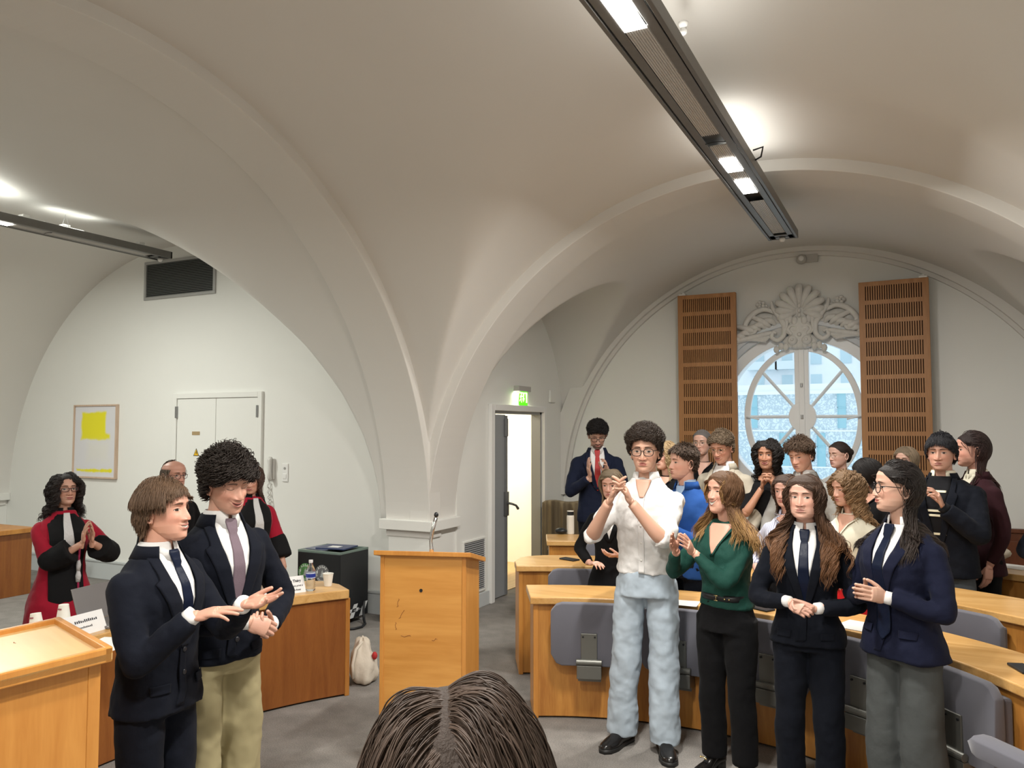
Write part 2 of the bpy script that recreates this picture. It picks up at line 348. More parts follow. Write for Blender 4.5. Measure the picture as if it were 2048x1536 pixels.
MB().box(-14, 16, -.12, 8, 15.0, 15.12).box(-14, 16, -.06, 8, 15.12, 15.36).obj('parapet', PALE, bl)
for (x0, x1, z0, z1) in ((-.98, -.62, 13.8, 15), (2.10, 2.36, 13.8, 15), (.15, .47, 12.45, 13.62), (1.41, 1.67, 12.45, 13.62), (-2.6, -2.3, 12.45, 13.62), (3.6, 3.9, 12.45, 13.62), (-3.4, -3.1, 13.8, 15), (4.6, 4.9, 13.8, 15), (.9, 1.2, 11, 12.2), (-.9, -.6, 11, 12.2), (2.5, 2.8, 11, 12.2)):
    MB().box(x0, x1, -.03, .1, z0, z1).box(x0-.02, x0, -.05, .1, z0, z1).box(x0-.02, x1+.02, -.05, .1, (z0+z1)/2+.1, (z0+z1)/2+.13).obj('window', CY_, bl)
for z in (13.68, 12.4): MB().box(-14, 16, -.03, .1, z, z+.05).obj('joint_strip', PALE, bl)
b2 = empty('apartment_building', (-5, 46, -12), 0, 'white apartment block with balconies behind the perforated building', 'building')
MB().box(-22, 24, 0, 8, 0, 34).obj('wall', PALE2, b2)
for i in range(14):
    for j in range(3):
        x = -9+i*1.5; z = 15.9+j*1.35
        MB().box(x, x+.55, -.05, .2, z, z+.8).obj('window', mat('soft_blue_pane', (.55, .70, .76), .3), b2)
        if (i//2) % 2 == 0: MB().box(x-.3, x+1.3, -.5, 0, z-.25, z-.17).box(x-.3, x+1.3, -.5, -.46, z-.17, z+.2).obj('balcony', mat('pale_rail', (.74, .82, .85), .6), b2)
# ---------------------------------------------------------------- ring of desks around (RX, RY)
RX, RY = -1.25, 2.95
def pol(r, a, z=0): return (RX+r*math.cos(a), RY+r*math.sin(a), z)
def arc_slab(r0, r1, a0, a1, z0, z1, n=48, round0=0, round1=0):
    """curved slab; round0 / round1 cut the outer corner at that end with this radius"""
    P = []; L = np.linspace(0, 1, n+1)
    for t in L:
        a = a0+(a1-a0)*t; ro = r1
        for rr, d in ((round0, abs(a-a0)*r1), (round1, abs(a-a1)*r1)):
            if rr and d < rr: ro = min(ro, r1-rr+math.sqrt(max(rr*rr-(rr-d)**2, 0)))
        P.append([pol(r0, a, z0), pol(r0, a, z1), pol(ro, a, z1), pol(ro, a, z0)])
    return MB().loft(P)
def curved_desk(name, label, r, depth, a0, a1, ztop, front, round0=0, round1=0, top=None, tt=.045, over=.035, panels=0, n=64):
    d = empty(name, (0, 0, 0), 0, label, 'desk')
    arc_slab(r-over, r+depth, a0+over/r*.6, a1-over/r*.6, ztop-tt, ztop, n, round0, round1).obj('desk_top', top or W_TOP, d, bevel=.006)
    arc_slab(r, r+.028, a0, a1, .012, ztop-tt, n).obj('front_panel', front, d, bevel=.003)
    for a, s_ in ((a0, 1), (a1, -1)):
        e = .032/r*(-1 if a1 < a0 else 1)*s_
        arc_slab(r-.004, r+depth-.05, a, a+e, .0, ztop-tt, 2).obj('end_panel', W_LECD if front is not W_TABF else W_DESK, d, bevel=.003)
    arc_slab(r+depth-.12, r+depth-.10, a0, a1, .05, ztop-tt, n).obj('modesty_board', front, d)
    return d
D1 = curved_desk('curved_desk', 'front curved wooden desk of the audience, behind the people standing in a line', 1.93, .37, R(119), R(2), .755, W_DESK)
D2 = curved_desk('curved_desk', 'second curved wooden desk with a rounded left end and a phone on it', 2.82, .46, R(120), R(50), .80, W_DESK, round0=.3, round1=.35)
D3 = curved_desk('curved_desk', 'rear curved wooden desk with a pale drinking flask on its left end', 4.12, .42, R(115), R(53), .80, W_DESK)
DT = curved_desk('curved_table', 'curved red-brown jury table with name cards, cups and a water bottle', 2.70, .47, R(146), R(226), .715, W_TABF, round0=.28, tt=.06, over=.02)
# ---- upholstered seats hinged on the desk fronts
def seat(r, a, z0, z1, label, w=.47, bracket=True, group='grey upholstered seats in front of the curved desks'):
    s = empty('folding_seat', pol(r, a, 0), a-PI/2, label, 'seat', group)       # local +y points outwards (towards the desk)
    rr = r; P = []
    n = 14
    for i in range(n+1):
        x = -w/2+w*i/n; y = math.sqrt(max(rr*rr-x*x, 0))-rr; k = abs(2*x/w); cr = .05*max(0, (k-.72)/.28)**2.2
        P.append([(x, y-.028, z0+cr*1.4), (x, y-.034, (z0+z1)/2), (x, y-.028, z1-cr), (x, y+.0, z1-cr+.006), (x, y+.022, z1-cr), (x, y+.025, (z0+z1)/2), (x, y+.02, z0+cr*1.4), (x, y-.004, z0+cr*1.4-.006)])
    MB().loft(P).obj('seat_back', SEATF, s, smooth=True, bevel=.006)
    P = []
    for i in range(n+1):
        x = -w/2+.02+(w-.04)*i/n; y = math.sqrt(max(rr*rr-x*x, 0))-rr
        P.append([(x, y+.035, z0+.06), (x, y+.035, z1-.05), (x, y+.085, z1-.06), (x, y+.085, z0+.08)])
    MB().loft(P).obj('seat_cushion', SEATF, s, smooth=False, bevel=.012)
    if bracket:
        m = MB().box(-.05, .05, -.044, -.03, z0+.02, z0+.20); m.box(-.075, .075, -.06, .03, z0-.07, z0+.01); m.obj('bracket', SEATB, s, bevel=.003)
        MB().tube([(-.078, -.052, z0+.03), (.078, -.052, z0+.03)], .019, 14).obj('hinge_pin', SEATB, s, bevel=.002)
        for x in (-.036, .036): MB().tube([(x, -.05, z0+.18), (x, -.043, z0+.18)], .006, 10).obj('screw', BLACK, s)
        MB().box(-.07, .07, .0, .10, z0-.1, z0-.03).obj('mount', SEATB, s)
    return s
for a, l in ((108.4, 'grey seat with hinge bracket at the left end of the front desk'), (91.3, 'grey seat behind the legs of the man in pale jeans'),
             (74.4, 'grey seat behind the woman in the green blouse'), (57.6, 'grey seat between the two women in navy jackets'), (40.5, 'grey seat right of the grey trousers, at the front desk')):
    seat(1.835, R(a), .36, .735, l)
seat(2.70, R(110.5), .42, .79, 'grey seat behind the left end of the front desk', .48, group='grey seats of the second row')
seat(2.70, R(57.8), .42, .79, 'grey seat of the second row right of the navy blazer', .50, group='grey seats of the second row')
seat(4.0, R(107.5), .42, .79, 'small far grey seat in front of the rear desk, behind the phone', .46, bracket=False, group='grey seats of the rear row')
# seat swung out at the lower right, seen along its edge
s = empty('folding_seat', (.153, 3.41, 0), R(-46), 'grey padded seat panel swung out at the lower right corner, seen edge-on', 'seat')
P = []
for i in range(21):
    t = i/20; x = .62*t; zc = .685-.015*t; e = .034*math.sqrt(max(0, 1-(1-min(t*12, 1))**2)); hw = .045*(.4+.6*min(t*12, 1))
    P.append([(x, -hw, zc-e), (x, -hw, zc+e*.7), (x, -hw*.6, zc+e), (x, hw*.6, zc+e), (x, hw, zc+e*.7), (x, hw, zc-e)])
MB().loft(P).obj('seat_cushion', SEATF, s, smooth=True, bevel=.006)
MB().box(.45, .52, -.03, .03, .40, .66).box(.46, .51, -.02, .02, 0, .4).obj('seat_support', SEATB, s, bevel=.004)

# ---------------------------------------------------------------- lecterns
def lectern(loc, rz, w, dep, hf, hb, label, lips=False, flip=False):
    """front (audience side) along local -y; the top slopes from hf at the front to hb at the speaker's side"""
    L_ = empty('lectern', loc, rz, label, 'lectern')
    x0, x1 = -w/2, w/2; t = .022
    MB().add([(x0+.015, 0, 0), (x1-.015, 0, 0), (x1-.015, t, 0), (x0+.015, t, 0), (x0+.015, 0, hf-.03), (x1-.015, 0, hf-.03), (x1-.015, t, hf-.03), (x0+.015, t, hf-.03)],
             [(0, 1, 2, 3), (4, 7, 6, 5), (0, 4, 5, 1), (1, 5, 6, 2), (2, 6, 7, 3), (3, 7, 4, 0)]).obj('front_panel', W_LECT, L_, bevel=.002)
    for x in (x0, x1-.022):
        MB().box(x, x+.022, -.006, .03, 0, hf-.028).obj('corner_post', W_LECD, L_, bevel=.003)
        zb = hb-.03
        MB().prism([(.03, 0), (dep, 0), (dep, zb), (.03, hf-.03)], 0, x+.002, x+.020).obj('side_panel', W_LECD, L_, bevel=.002)
    ov = .03
    MB().prism([(-ov, hf-.03), (dep+ov, hb-.035), (dep+ov, hb-.01), (-ov, hf-.005)], 0, x0-ov, x1+ov).obj('top_board', W_LTOP if lips else W_LECD, L_, bevel=.003)
    if lips:
        k = (hb-hf)/(dep); 
        def strip(p0, p1, name='edge_lip'):
            MB().tube([p0, p1], .019, 4, flat=1.0, up=(0.7, .7, 1)).obj(name, W_LECD, L_, bevel=.003)
        MB().prism([(-ov, hf-.035), (-ov+.024, hf-.036), (-ov+.024, hf+.012), (-ov, hf+.012)], 0, x0-ov, x1+ov).obj('edge_lip', W_LECD, L_, bevel=.004)
        for x in (x0-ov, x1+ov-.024):
            MB().prism([(-ov, hf-.035), (dep+ov, hb-.04), (dep+ov, hb+.006), (-ov, hf+.012)], 0, x, x+.024).obj('edge_lip', W_LECD, L_, bevel=.004)
        MB().box(x0-ov, x1+ov, dep+ov-.004, dep+ov+.02, hb-.05, hb-.006).obj('front_edge', W_LECD, L_, bevel=.003)
    return L_
# right lectern: audience side seen frontally
ang = math.atan2(3.733-3.513, -2.176+2.61)
LR = lectern((-2.360, 3.632, 0), ang-R(9), .47, .36, 1.17, 1.085, 'light beech lectern with a microphone, standing in the middle of the floor')
m = MB(); m.tube([(.02, .10, 1.14), (.02, .10, 1.16), (.015, .102, 1.20), (.025, .10, 1.26), (.045, .095, 1.33)], [.014, .010, .009, .011, .011], 10); m.obj('microphone_stem', mat('chrome', (.7, .7, .7), .15, 1), LR, smooth=True)
MB().ball((.047, .094, 1.345), (.013, .013, .015), 12).obj('microphone_head', BLACK, LR, smooth=True)
MB().tube([(-.01, -.001, .955), (-.01, -.0025, .955)], .009, 14).obj('cable_hole', BLACK, LR)
MB().tube([(.221, .16, .62), (.223, .16, .62)], .02, 14, flat=.6).obj('grip_hole', BLACK, LR)
# scratches on the veneer
SCR = mat('scratch', (.22, .07, .02), .7)
for (x, z, l, a) in ((-.14, .86, .05, 80), (-.13, .80, .06, 60), (-.145, .74, .045, 95), (-.12, .71, .06, 5), (-.11, .36, .05, 8), (.05, .695, .03, 20), (-.1, .22, .04, 5)):
    p = []
    for i in range(6): t = i/5; p.append((x+l*t*math.cos(R(a))+.004*math.sin(i*2.1+x*50), -.0008, z+l*t*math.sin(R(a))+.004*math.cos(i*1.7)))
    MB().tube(p, .0011, 4).obj('scratch_mark', SCR, LR)
# left lectern, nearest: top seen from above.  A=(-2.66,1.80) B=(-2.16,1.63) C=(-2.01,1.21)
angL = math.atan2(1.75-1.93, -2.30+2.83)
A_, B_ = Vector((-2.81, 1.875)), Vector((-2.285, 1.69))
mid = (A_+B_)/2
LL = lectern((mid.x, mid.y, 0), angL+PI, .50, .48, 1.12, 1.09, 'light beech lectern with a raised rim at the lower left corner, nearest the camera', lips=True)
for (x, y) in ((.1, .15), (-.08, .30), (-.17, .42)):
    MB().tube([(x, y, 1.112-.0625*y), (x+.012, y+.004, 1.112-.0625*y), (x+.02, y+.001, 1.1125-.0625*y)], .0016, 5).obj('wood_nick', SCR, LL)

# ---------------------------------------------------------------- luminaires
def luminaire(x, z, y0, y1, w, label, lens, lit, brackets, cables, right=True):
    o = empty('linear_luminaire', (x, 0, z), 0, label, 'luminaire', 'suspended linear luminaires')
    h = w/2; m = MB()
    m.box(-h, -h+.022, y0, y1, 0, .075).box(h-.022, h, y0, y1, 0, .075)
    m.box(-h+.03, -.055, y0, y1, .004, .012).box(.055, h-.03, y0, y1, .004, .012)
    m.box(-h+.02, h-.02, y0, y1, .055, .07).box(-h, h, y1-.02, y1, 0, .075).box(-h+.03, h-.03, y1-.16, y1-.02, .004, .014)
    m.obj('housing', LUMM, o, bevel=.003)
    MB().box(-h+.021, -h+.031, y0, y1-.01, .012, .05).box(h-.031, h-.021, y0, y1-.01, .012, .05).obj('side_groove', BLACK, o)
    PR = mat('prismatic_lens', (.55, .53, .50), .25, bump=.0)
    for (a, b) in lens:
        m = MB(); m.box(-.052, .052, a, b, .010, .014)
        for i in range(9): m.box(-.05+i*.0118, -.05+i*.0118+.005, a, b, .005, .011)
        m.obj('lens', PR, o)
    EM = mat('lit_lens', (1, 1, 1), .5, emit=(1, .98, .92), es=14)
    for (a, b) in lit: MB().box(-.05, .05, a, b, -.0012, .003).obj('lit_lens', EM, o)
    for y in brackets:
        m = MB().box(-.05, .05, y-.12, y+.12, .075, .10).box(-.04, .04, y-.09, y-.02, .10, .125)
        m.obj('ballast_box', WHITE, o, bevel=.006)
    for y, zc in cables:
        for dx in (-.07, .07): MB().tube([(dx, y, .07), (0, y, zc-z-.07)], .0022, 5).obj('cable', METAL, o)
        MB().tube([(0, y-.008, zc-z-.04), (0, y+.008, zc-z-.04)], .020, 16).obj('pulley', WHITE, o, smooth=True); MB().lathe([(0, -.03), (.018, -.028), (.026, -.012), (.026, 0), (0, 0)], 16, (0, y, zc-z+.01)).obj('ceiling_hook', WHITE, o, smooth=True)
    for ye in (y1-.1, 4.78):
        if ye < y1: MB().tube([(-.06+.12*i/10, ye-.018*math.sin(PI*i/10), .002) for i in range(11)], .0025, 5).obj('finger_slot', BLACK, o)
    MB().lathe([(0, -.035), (.016, -.032), (.024, -.02), (.028, 0), (0, 0)], 16, (0, y1-.06, .0)).obj('sensor_dome', WHITE, o, smooth=True)
    return o
luminaire(LUM_R[0], LUM_R[1], -2.5, 7.55, .26, 'long grey luminaire hanging along the vault above the audience', [(3.24, 4.65), (4.85, 5.12), (5.38, 5.60), (6.2, 7.3), (1, 2.6)],
          [(2.66, 3.24), (5.11, 5.38), (5.60, 5.93), (.35, .85)], [3.7], [(4.05, 3.93), (1.5, 3.9)])
m = MB().tube([(LUM_R[0]+.13, 5.3, LUM_R[1]+.1), (LUM_R[0]+.19, 5.32, LUM_R[1]+.12), (LUM_R[0]+.17, 5.36, LUM_R[1]+.07), (LUM_R[0]+.13, 5.38, LUM_R[1]+.06)], .006, 8)
tag(m.obj('cable_loop', BLACK, smooth=True), 'short black cable loop sticking out of the side of the right luminaire', 'cable')
luminaire(LUM_L[0], LUM_L[1], -2.5, 6.12, .24, 'long grey luminaire over the jury table, ending above the ventilation grille', [(4.45, 5.9), (2, 3.6)],
          [(3.85, 4.42), (1, 1.5)], [4.6, 5.0, 5.85], [(4.95, 3.98), (2, 3.98)])

# ---------------------------------------------------------------- wall fittings
def grille(name, loc, rz, w, h, n, label, slatm, framem, back=BLACK, fr=.03):
    g = empty(name, loc, rz, label, 'ventilation grille')     # local: x across, z up, -y out of the wall
    m = MB().box(-w/2, w/2, -.02, 0, h-fr, h).box(-w/2, w/2, -.02, 0, 0, fr).box(-w/2, -w/2+fr, -.02, 0, fr, h-fr).box(w/2-fr, w/2, -.02, 0, fr, h-fr)
    m.obj('frame', framem, g, bevel=.003); MB().box(-w/2+fr, w/2-fr, -.003, 0, fr, h-fr).obj('backing', back, g)
    hh = (h-2*fr)/n
    m = MB()
    for i in range(n):
        z = fr+i*hh; m.add([(-w/2+fr, -.016, z+hh*.15), (w/2-fr, -.016, z+hh*.15), (w/2-fr, -.004, z+hh*.75), (-w/2+fr, -.004, z+hh*.75), (-w/2+fr, -.016, z+hh*.35), (w/2-fr, -.016, z+hh*.35)], [(0, 1, 2, 3), (0, 1, 5, 4)])
    m.obj('slats', slatm, g); return g
grille('ventilation_grille', (-7.60, YPW, 3.33), 0, 1.17, .46, 20, 'large grey louvred grille high on the left wall', mat('slat_grey', (.22, .23, .22), .45, .5), mat('frame_grey', (.42, .42, .41), .5, .3), fr=.035)
grille('ventilation_grille', (XP, 7.08, .16), PI/2, .46, .54, 24, 'small grey louvred grille low beside the door', mat('slat_light', (.45, .46, .47), .45, .4), WALLW, back=mat('grille_dark', (.05, .05, .05), .8), fr=.02)
# framed painting
pt = empty('framed_painting', (-8.985, YPW, 1.20), 0, 'abstract painting of a yellow block on white in a thin pale wood frame', 'painting')
PWID, PHT = .80, .90
FRM = wood('pale_frame_wood', (.62, .47, .36), (.5, .36, .26), 3, 'Z', .5)
m = MB().box(-PWID/2, PWID/2, -.04, 0, 0, .02).box(-PWID/2, PWID/2, -.04, 0, PHT-.02, PHT).box(-PWID/2, -PWID/2+.02, -.04, 0, .02, PHT-.02).box(PWID/2-.02, PWID/2, -.04, 0, .02, PHT-.02)
m.obj('frame', FRM, pt, bevel=.002)
pm = bpy.data.materials.new('painted_canvas'); pm.use_nodes = True; nt = pm.node_tree; N = nt.nodes; L = nt.links; b = N['Principled BSDF']; b.inputs['Roughness'].default_value = .7
def nmath(nt, op, a, b_=None, c=None):
    n = nt.nodes.new('ShaderNodeMath'); n.operation = op
    for i, v in enumerate((a, b_, c)):
        if v is None: continue
        if isinstance(v, (int, float)): n.inputs[i].default_value = v
        else: nt.links.new(v, n.inputs[i])
    return n.outputs[0]
def sstep(nt, v, e0, e1):
    n = nt.nodes.new('ShaderNodeMapRange'); n.interpolation_type = 'SMOOTHSTEP'; n.inputs[1].default_value = e0; n.inputs[2].default_value = e1; nt.links.new(v, n.inputs[0]); return n.outputs[0]
def mixc(nt, f, a, b_):
    n = nt.nodes.new('ShaderNodeMix'); n.data_type = 'RGBA'
    if isinstance(f, (int, float)): n.inputs[0].default_value = f
    else: nt.links.new(f, n.inputs[0])
    for i, v in ((6, a), (7, b_)):
        if isinstance(v, tuple): n.inputs[i].default_value = (*v[:3], 1)
        else: nt.links.new(v, n.inputs[i])
    return n.outputs[2]
tc = N.new('ShaderNodeTexCoord'); sp = N.new('ShaderNodeSeparateXYZ'); L.new(tc.outputs['Object'], sp.inputs[0])
nz = N.new('ShaderNodeTexNoise'); nz.inputs['Scale'].default_value = 9; L.new(tc.outputs['Object'], nz.inputs[0])
wob = nmath(nt, 'MULTIPLY_ADD', nz.outputs[0], .06, -.03)
def rectmask(cx, cz, hw, hh, soft):
    dx = nmath(nt, 'SUBTRACT', nmath(nt, 'ABSOLUTE', nmath(nt, 'SUBTRACT', sp.outputs[0], cx)), hw)
    dz = nmath(nt, 'SUBTRACT', nmath(nt, 'ABSOLUTE', nmath(nt, 'SUBTRACT', sp.outputs[2], cz)), hh)
    d = nmath(nt, 'ADD', nmath(nt, 'MAXIMUM', dx, dz), wob); return sstep(nt, nmath(nt, 'MULTIPLY', d, -1), -soft, soft)
YEL = (.80, .74, .02)
c = mixc(nt, rectmask(-.03, .64, .225, .165, .02), (.70, .70, .73), YEL)
c = mixc(nt, rectmask(.02, .51, .25, .03, .02), c, YEL)
c = mixc(nt, nmath(nt, 'MULTIPLY', rectmask(.06, .33, .2, .12, .08), .25), c, (.80, .78, .55))
c = mixc(nt, rectmask(-.0, .095, .33, .018, .012), c, YEL); L.new(c, b.inputs['Base Color'])
MB().box(-PWID/2+.02, PWID/2-.02, -.025, -.002, .02, PHT-.02).obj('canvas', pm, pt)
# electrical cupboard doors
cb = empty('wall_cupboard', (-6.95, YPW, 0), 0, 'white two-door electrical cupboard with a yellow warning triangle on the left wall', 'cupboard')
m = MB().box(-.68, -.62, -.035, 0, 0, 2.21).box(.62, .68, -.035, 0, 0, 2.21).box(-.62, .62, -.035, 0, 2.15, 2.21); m.obj('frame', WALLW, cb, bevel=.004)
for x0, x1 in ((-.617, -.012), (-.006, .617)): MB().box(x0, x1, -.02, 0, .01, 2.146).obj('door', WALLW, cb, bevel=.002)
for x, z in ((-.63, 1.93), (.61, 1.93), (.61, 1.3), (.61, .5)): MB().box(x, x+.025, -.045, -.02, z, z+.13).obj('hinge', mat('hinge_grey', (.3, .3, .3), .4, .7), cb)
MB().box(-.37, -.25, -.024, -.02, 1.735, 1.775).obj('name_plate', mat('brass_plate', (.45, .33, .18), .5, .3), cb)
tri = MB(); tri.prism([(-.345, 1.50), (-.255, 1.50), (-.30, 1.585)], 1, -.0225, -.02); tri.obj('warning_sign', BLACK, cb)
MB().prism([(-.334, 1.507), (-.266, 1.507), (-.30, 1.572)], 1, -.0235, -.0222).obj('warning_field', mat('warning_yellow', (.85, .50, .02), .5), cb)
MB().prism([(-.297, 1.553), (-.288, 1.553), (-.295, 1.535), (-.286, 1.537), (-.303, 1.512), (-.298, 1.53), (-.308, 1.528)], 1, -.0243, -.0234).obj('lightning_symbol', BLACK, cb)
# wall phone
PHC = mat('phone_grey', (.62, .61, .58), .4)
ph = empty('wall_phone', (-6.13, YPW, 1.27), 0, 'white wall telephone with a hanging curly cord beside the cupboard', 'telephone')
MB().box(-.04, .04, -.035, 0, 0, .22).obj('phone_base', PHC, ph, bevel=.008)
MB().tube([(0.012, -.045, -.01), (.012, -.06, .02), (.012, -.052, .11), (.012, -.06, .20), (.012, -.045, .235)], [.02, .024, .016, .024, .02], 10).obj('handset', PHC, ph, smooth=True)
p = [(-.03+.012*math.cos(i*1.3)+.07*math.sin(PI*i/60)**2*(i/60), -.03+.012*math.sin(i*1.3), 0-.28*math.sin(PI*min(i/60, 1))-(.02)) for i in range(61)]
MB().tube(p, .005, 6).obj('phone_cord', PHC, ph, smooth=True)
sw = empty('wall_switch', (-5.95, YPW, 1.25), 0, 'white double switch plate right of the wall telephone', 'switch')
MB().box(-.04, .04, -.012, 0, 0, .19).obj('switch_plate', WHITE, sw, bevel=.003)
MB().tube([(0, -.012, .14), (0, -.016, .14)], .014, 16).obj('key_lock', METAL, sw); MB().box(-.022, .022, -.018, -.012, .03, .085).obj('rocker', WHITE, sw, bevel=.003)
# exit sign: luminous pane
ex = empty('exit_sign', (XP, 8.14, 2.07), PI/2, 'lit green emergency exit sign with running figure and arrow above the door', 'exit sign')
MB().box(-.16, .15, -.07, 0, .155, .215).obj('sign_housing', mat('sign_housing', (.45, .43, .41), .5), ex, bevel=.004)
EG = mat('sign_green', (.05, .6, .02), .5, emit=(.10, .62, .005), es=1.3); EW = mat('sign_white', (.9, 1, .7), .5, emit=(.75, 1, .45), es=1.4)
MB().box(-.105, .105, -.045, -.035, .0, .155).obj('sign_pane', EG, ex)
MB().prism([(-.012, .14), (.012, .14), (.012, .08), (.032, .08), (0, .035), (-.032, .08), (-.012, .08)], 1, -.0475, -.0455).obj('arrow', EW, ex)
MB().box(.062, .092, -.0475, -.0455, .03, .135).obj('door_symbol', EW, ex)
m = MB().ball((-.055, -.0465, .128), (.010, .001, .010), 10)
for pts in (((-.058, .115), (-.066, .078)), ((-.066, .078), (-.085, .062), (-.097, .045)), ((-.066, .078), (-.05, .06), (-.052, .03)), ((-.058, .112), (-.08, .10), (-.088, .085)), ((-.058, .112), (-.04, .095), (-.03, .10))):
    m.tube([(x, -.0465, z) for x, z in pts], .0055, 6)
m.obj('running_figure', EW, ex)
MB().box(-.150, -.110, -.06, -.0, .1545, .156).obj('lamp_slot', mat('sign_lamp', (1, 1, .8), .5, emit=(1, 1, .75), es=12), ex)
lamp = area('exit_sign_lamp', (XP+.035, 8.12, 2.215), (0, 0, 0), .04, .24, 1.2, (1, 1, .7)); lamp.parent = None
bx = MB().box(-.085, .085, -.03, 0, 0, .155); o = bx.obj('wall_speaker', WALLW, loc=(XP, 9.01, 2.125), rot=(0, 0, PI/2), bevel=.012); tag(o, 'small square off-white box on the wall right of the exit sign', 'wall speaker')
# motion detector above the window
md = empty('motion_detector', (-1.02, YW-.02, 3.66), 0, 'small white motion detector at the top of the window wall', 'detector')
MB().box(-.09, .10, -.035, 0, -.005, .085).obj('mount_plate', mat('detector_grey', (.5, .49, .46), .5), md, bevel=.006)
MB().lathe([(0, .0), (.052, .002), (.056, .02), (.05, .05), (0, .06)], 24).obj('detector_body', mat('detector_grey', (0, 0, 0)), md, smooth=True, loc=(-.07, -.03, .035), rot=(R(100), 0, 0))
MB().ball((-.07, -.085, .035), (.03, .016, .03), 16).obj('detector_lens', WHITE, md, smooth=True)

# ---------------------------------------------------------------- acoustic panels (slotted wood)
def slot_panel(x, y, rz, w, z0, z1, label, left):
    o = empty('acoustic_panel', (x, y, 0), rz, label, 'acoustic panel', 'slotted wooden acoustic panels beside the window')
    m = MB(); rows = int((z1-z0-.03)/.197); ns = 24; mx_ = .055; sw_ = (w-2*mx_)/ns
    zs = [z1-.045-.197*i for i in range(rows+1)]
    # rails between slot rows
    m.box(-w/2, w/2, -.02, 0, z1-.045, z1); top = z1-.045
    m.box(-w/2, -w/2+mx_, -.02, 0, z0, top).box(w/2-mx_, w/2, -.02, 0, z0, top)
    for i in range(rows):
        zt = top-.197*i; m.box(-w/2+mx_, w/2-mx_, -.02, 0, zt-.197, zt-.152)
        for k in range(ns+1):
            xx = -w/2+mx_+k*sw_; a, b_ = max(xx-sw_*.28, -w/2+mx_), min(xx+sw_*.28, w/2-mx_); m.box(a, b_, -.02, 0, zt-.152, zt)
    zb = top-.197*rows; m.box(-w/2+mx_, w/2-mx_, -.02, 0, z0, zb)
    m.obj('slotted_board', W_PANEL, o)
    MB().box(-w/2+.01, w/2-.01, 0, .03, z0+.01, z1-.01).obj('backing', mat('panel_back', (.05, .02, .008), .9), o)
    e = w/2
    MB().box(-e-.001, -e+.02, -.0205, .045, z0, z1).box(e-.02, e+.001, -.0205, .045, z0, z1).box(-e, e, -.0205, .045, z1-.015, z1+.002).obj('edge_frame', W_PANEL, o, bevel=.004)
    s_ = -1 if left else 1
    MB().box(s_*(e-.05)-.04, s_*(e-.05)+.04, -.015, .16, z1+.002, z1+.022).box(s_*(e-.05)-.015, s_*(e-.05)+.015, .05, .2, z1+.022, z1+.05).obj('hinge_arm', WHITE, o, bevel=.004)
    for z in (z0+.6, z0+1.2): MB().box(-s_*e-.004, -s_*e+.004, .0, .03, z, z+.12).obj('catch', METAL, o)
    MB().box(s_*(e-.05)-.03, s_*(e-.05)+.03, .04, .19, z0+.02, z0+.05).obj('lower_arm', WHITE, o)
    return o
slot_panel(-2.12, 9.20, R(2), .66, 1.02, 3.355, 'slotted wooden acoustic panel left of the round window', True)
slot_panel(-.175, 9.19, R(-3), .66, 1.02, 3.355, 'slotted wooden acoustic panel right of the round window, slightly larger in view', False)
# ---------------------------------------------------------------- stucco cartouche above the window
orn = empty('stucco_ornament', (WX, YW, WZ), 0, 'grey stucco shell with scrolls and leaves crowning the round window', 'wall ornament')
def cur(pts, r, m, n=8, y=-.06):
    pts = [Vector((p[0], p[2] if len(p) > 2 else y, p[1])) for p in pts]
    out = []; k = len(pts)
    for i in range(k-1):
        p0, p1, p2, p3 = pts[max(i-1, 0)], pts[i], pts[i+1], pts[min(i+2, k-1)]
        for t in np.linspace(0, 1, 6, endpoint=False):
            out.append(.5*((2*p1)+(p2-p0)*t+(2*p0-5*p1+4*p2-p3)*t*t+(3*p1-p0-3*p2+p3)*t**3))
    out.append(pts[-1]); rr = np.interp(np.linspace(0, 1, len(out)), np.linspace(0, 1, len(r)), r)
    m.tube([tuple(v) for v in out], rr, n)
# shell
m = MB(); c0 = (0, 1.17)
for i in range(11):
    a = R(-18+216*i/10); L0 = .225+.05*math.sin(PI*i/10)
    pts = [(c0[0]+math.cos(a)*L0*t, c0[1]+math.sin(a)*L0*t*1.02, -.03-.075*math.sin(PI*min(t*.75, 1))) for t in (0.1, .35, .6, .85, 1.0, 1.06)]
    cur(pts, [.012, .026, .036, .044, .036, .012], m, 10)
    m.ball((c0[0]+math.cos(a)*L0*1.0, -.085, c0[1]+math.sin(a)*L0), (.034, .03, .034), 10)
m.ball((0, -.0, 1.17), (.25, .08, .26), 24)
for i in range(6): m.ball((0, -.12, 1.12+.052*i), (.020-.001*i, .02, .024), 8)
for s_ in (-1, 1):
    for i in range(4): m.ball((s_*(.05+.045*i), -.10, 1.06+.02*i), (.034, .03, .05), 8)
m.obj('shell', STONE, orn, smooth=True)
# inner spirals and mask
m = MB()
for s_ in (-1, 1):
    sp_ = [(s_*(.075+(.055-.009*k)*math.cos(k*.9+2.2)), .985+(.055-.009*k)*math.sin(k*.9+2.2), -.12) for k in range(6)]
    cur([(s_*.17, 1.18, -.07), (s_*.135, 1.08, -.10), (s_*.135, .96, -.11), (s_*.09, .92, -.12)]+[(s_*(.075+.045*math.cos(t)), .965+.045*math.sin(t), -.125) for t in (-1.2, 0, 1.2, 2.4, 3.4)]+[(s_*.07, .965, -.13)], [.015, .022, .02, .018, .014, .012], m)
    m.ball((s_*.075, -.12, .845), (.055, .04, .055), 14); m.ball((s_*.075, -.165, .85), (.018, .012, .018), 10)
    for i in range(5): m.ball((s_*(.05+.05*i), -.09, .80-.012*i+.02*(i % 2)), (.034, .03, .045), 8)
    m.ball((s_*.05, -.12, 1.06), (.035, .03, .05), 10)
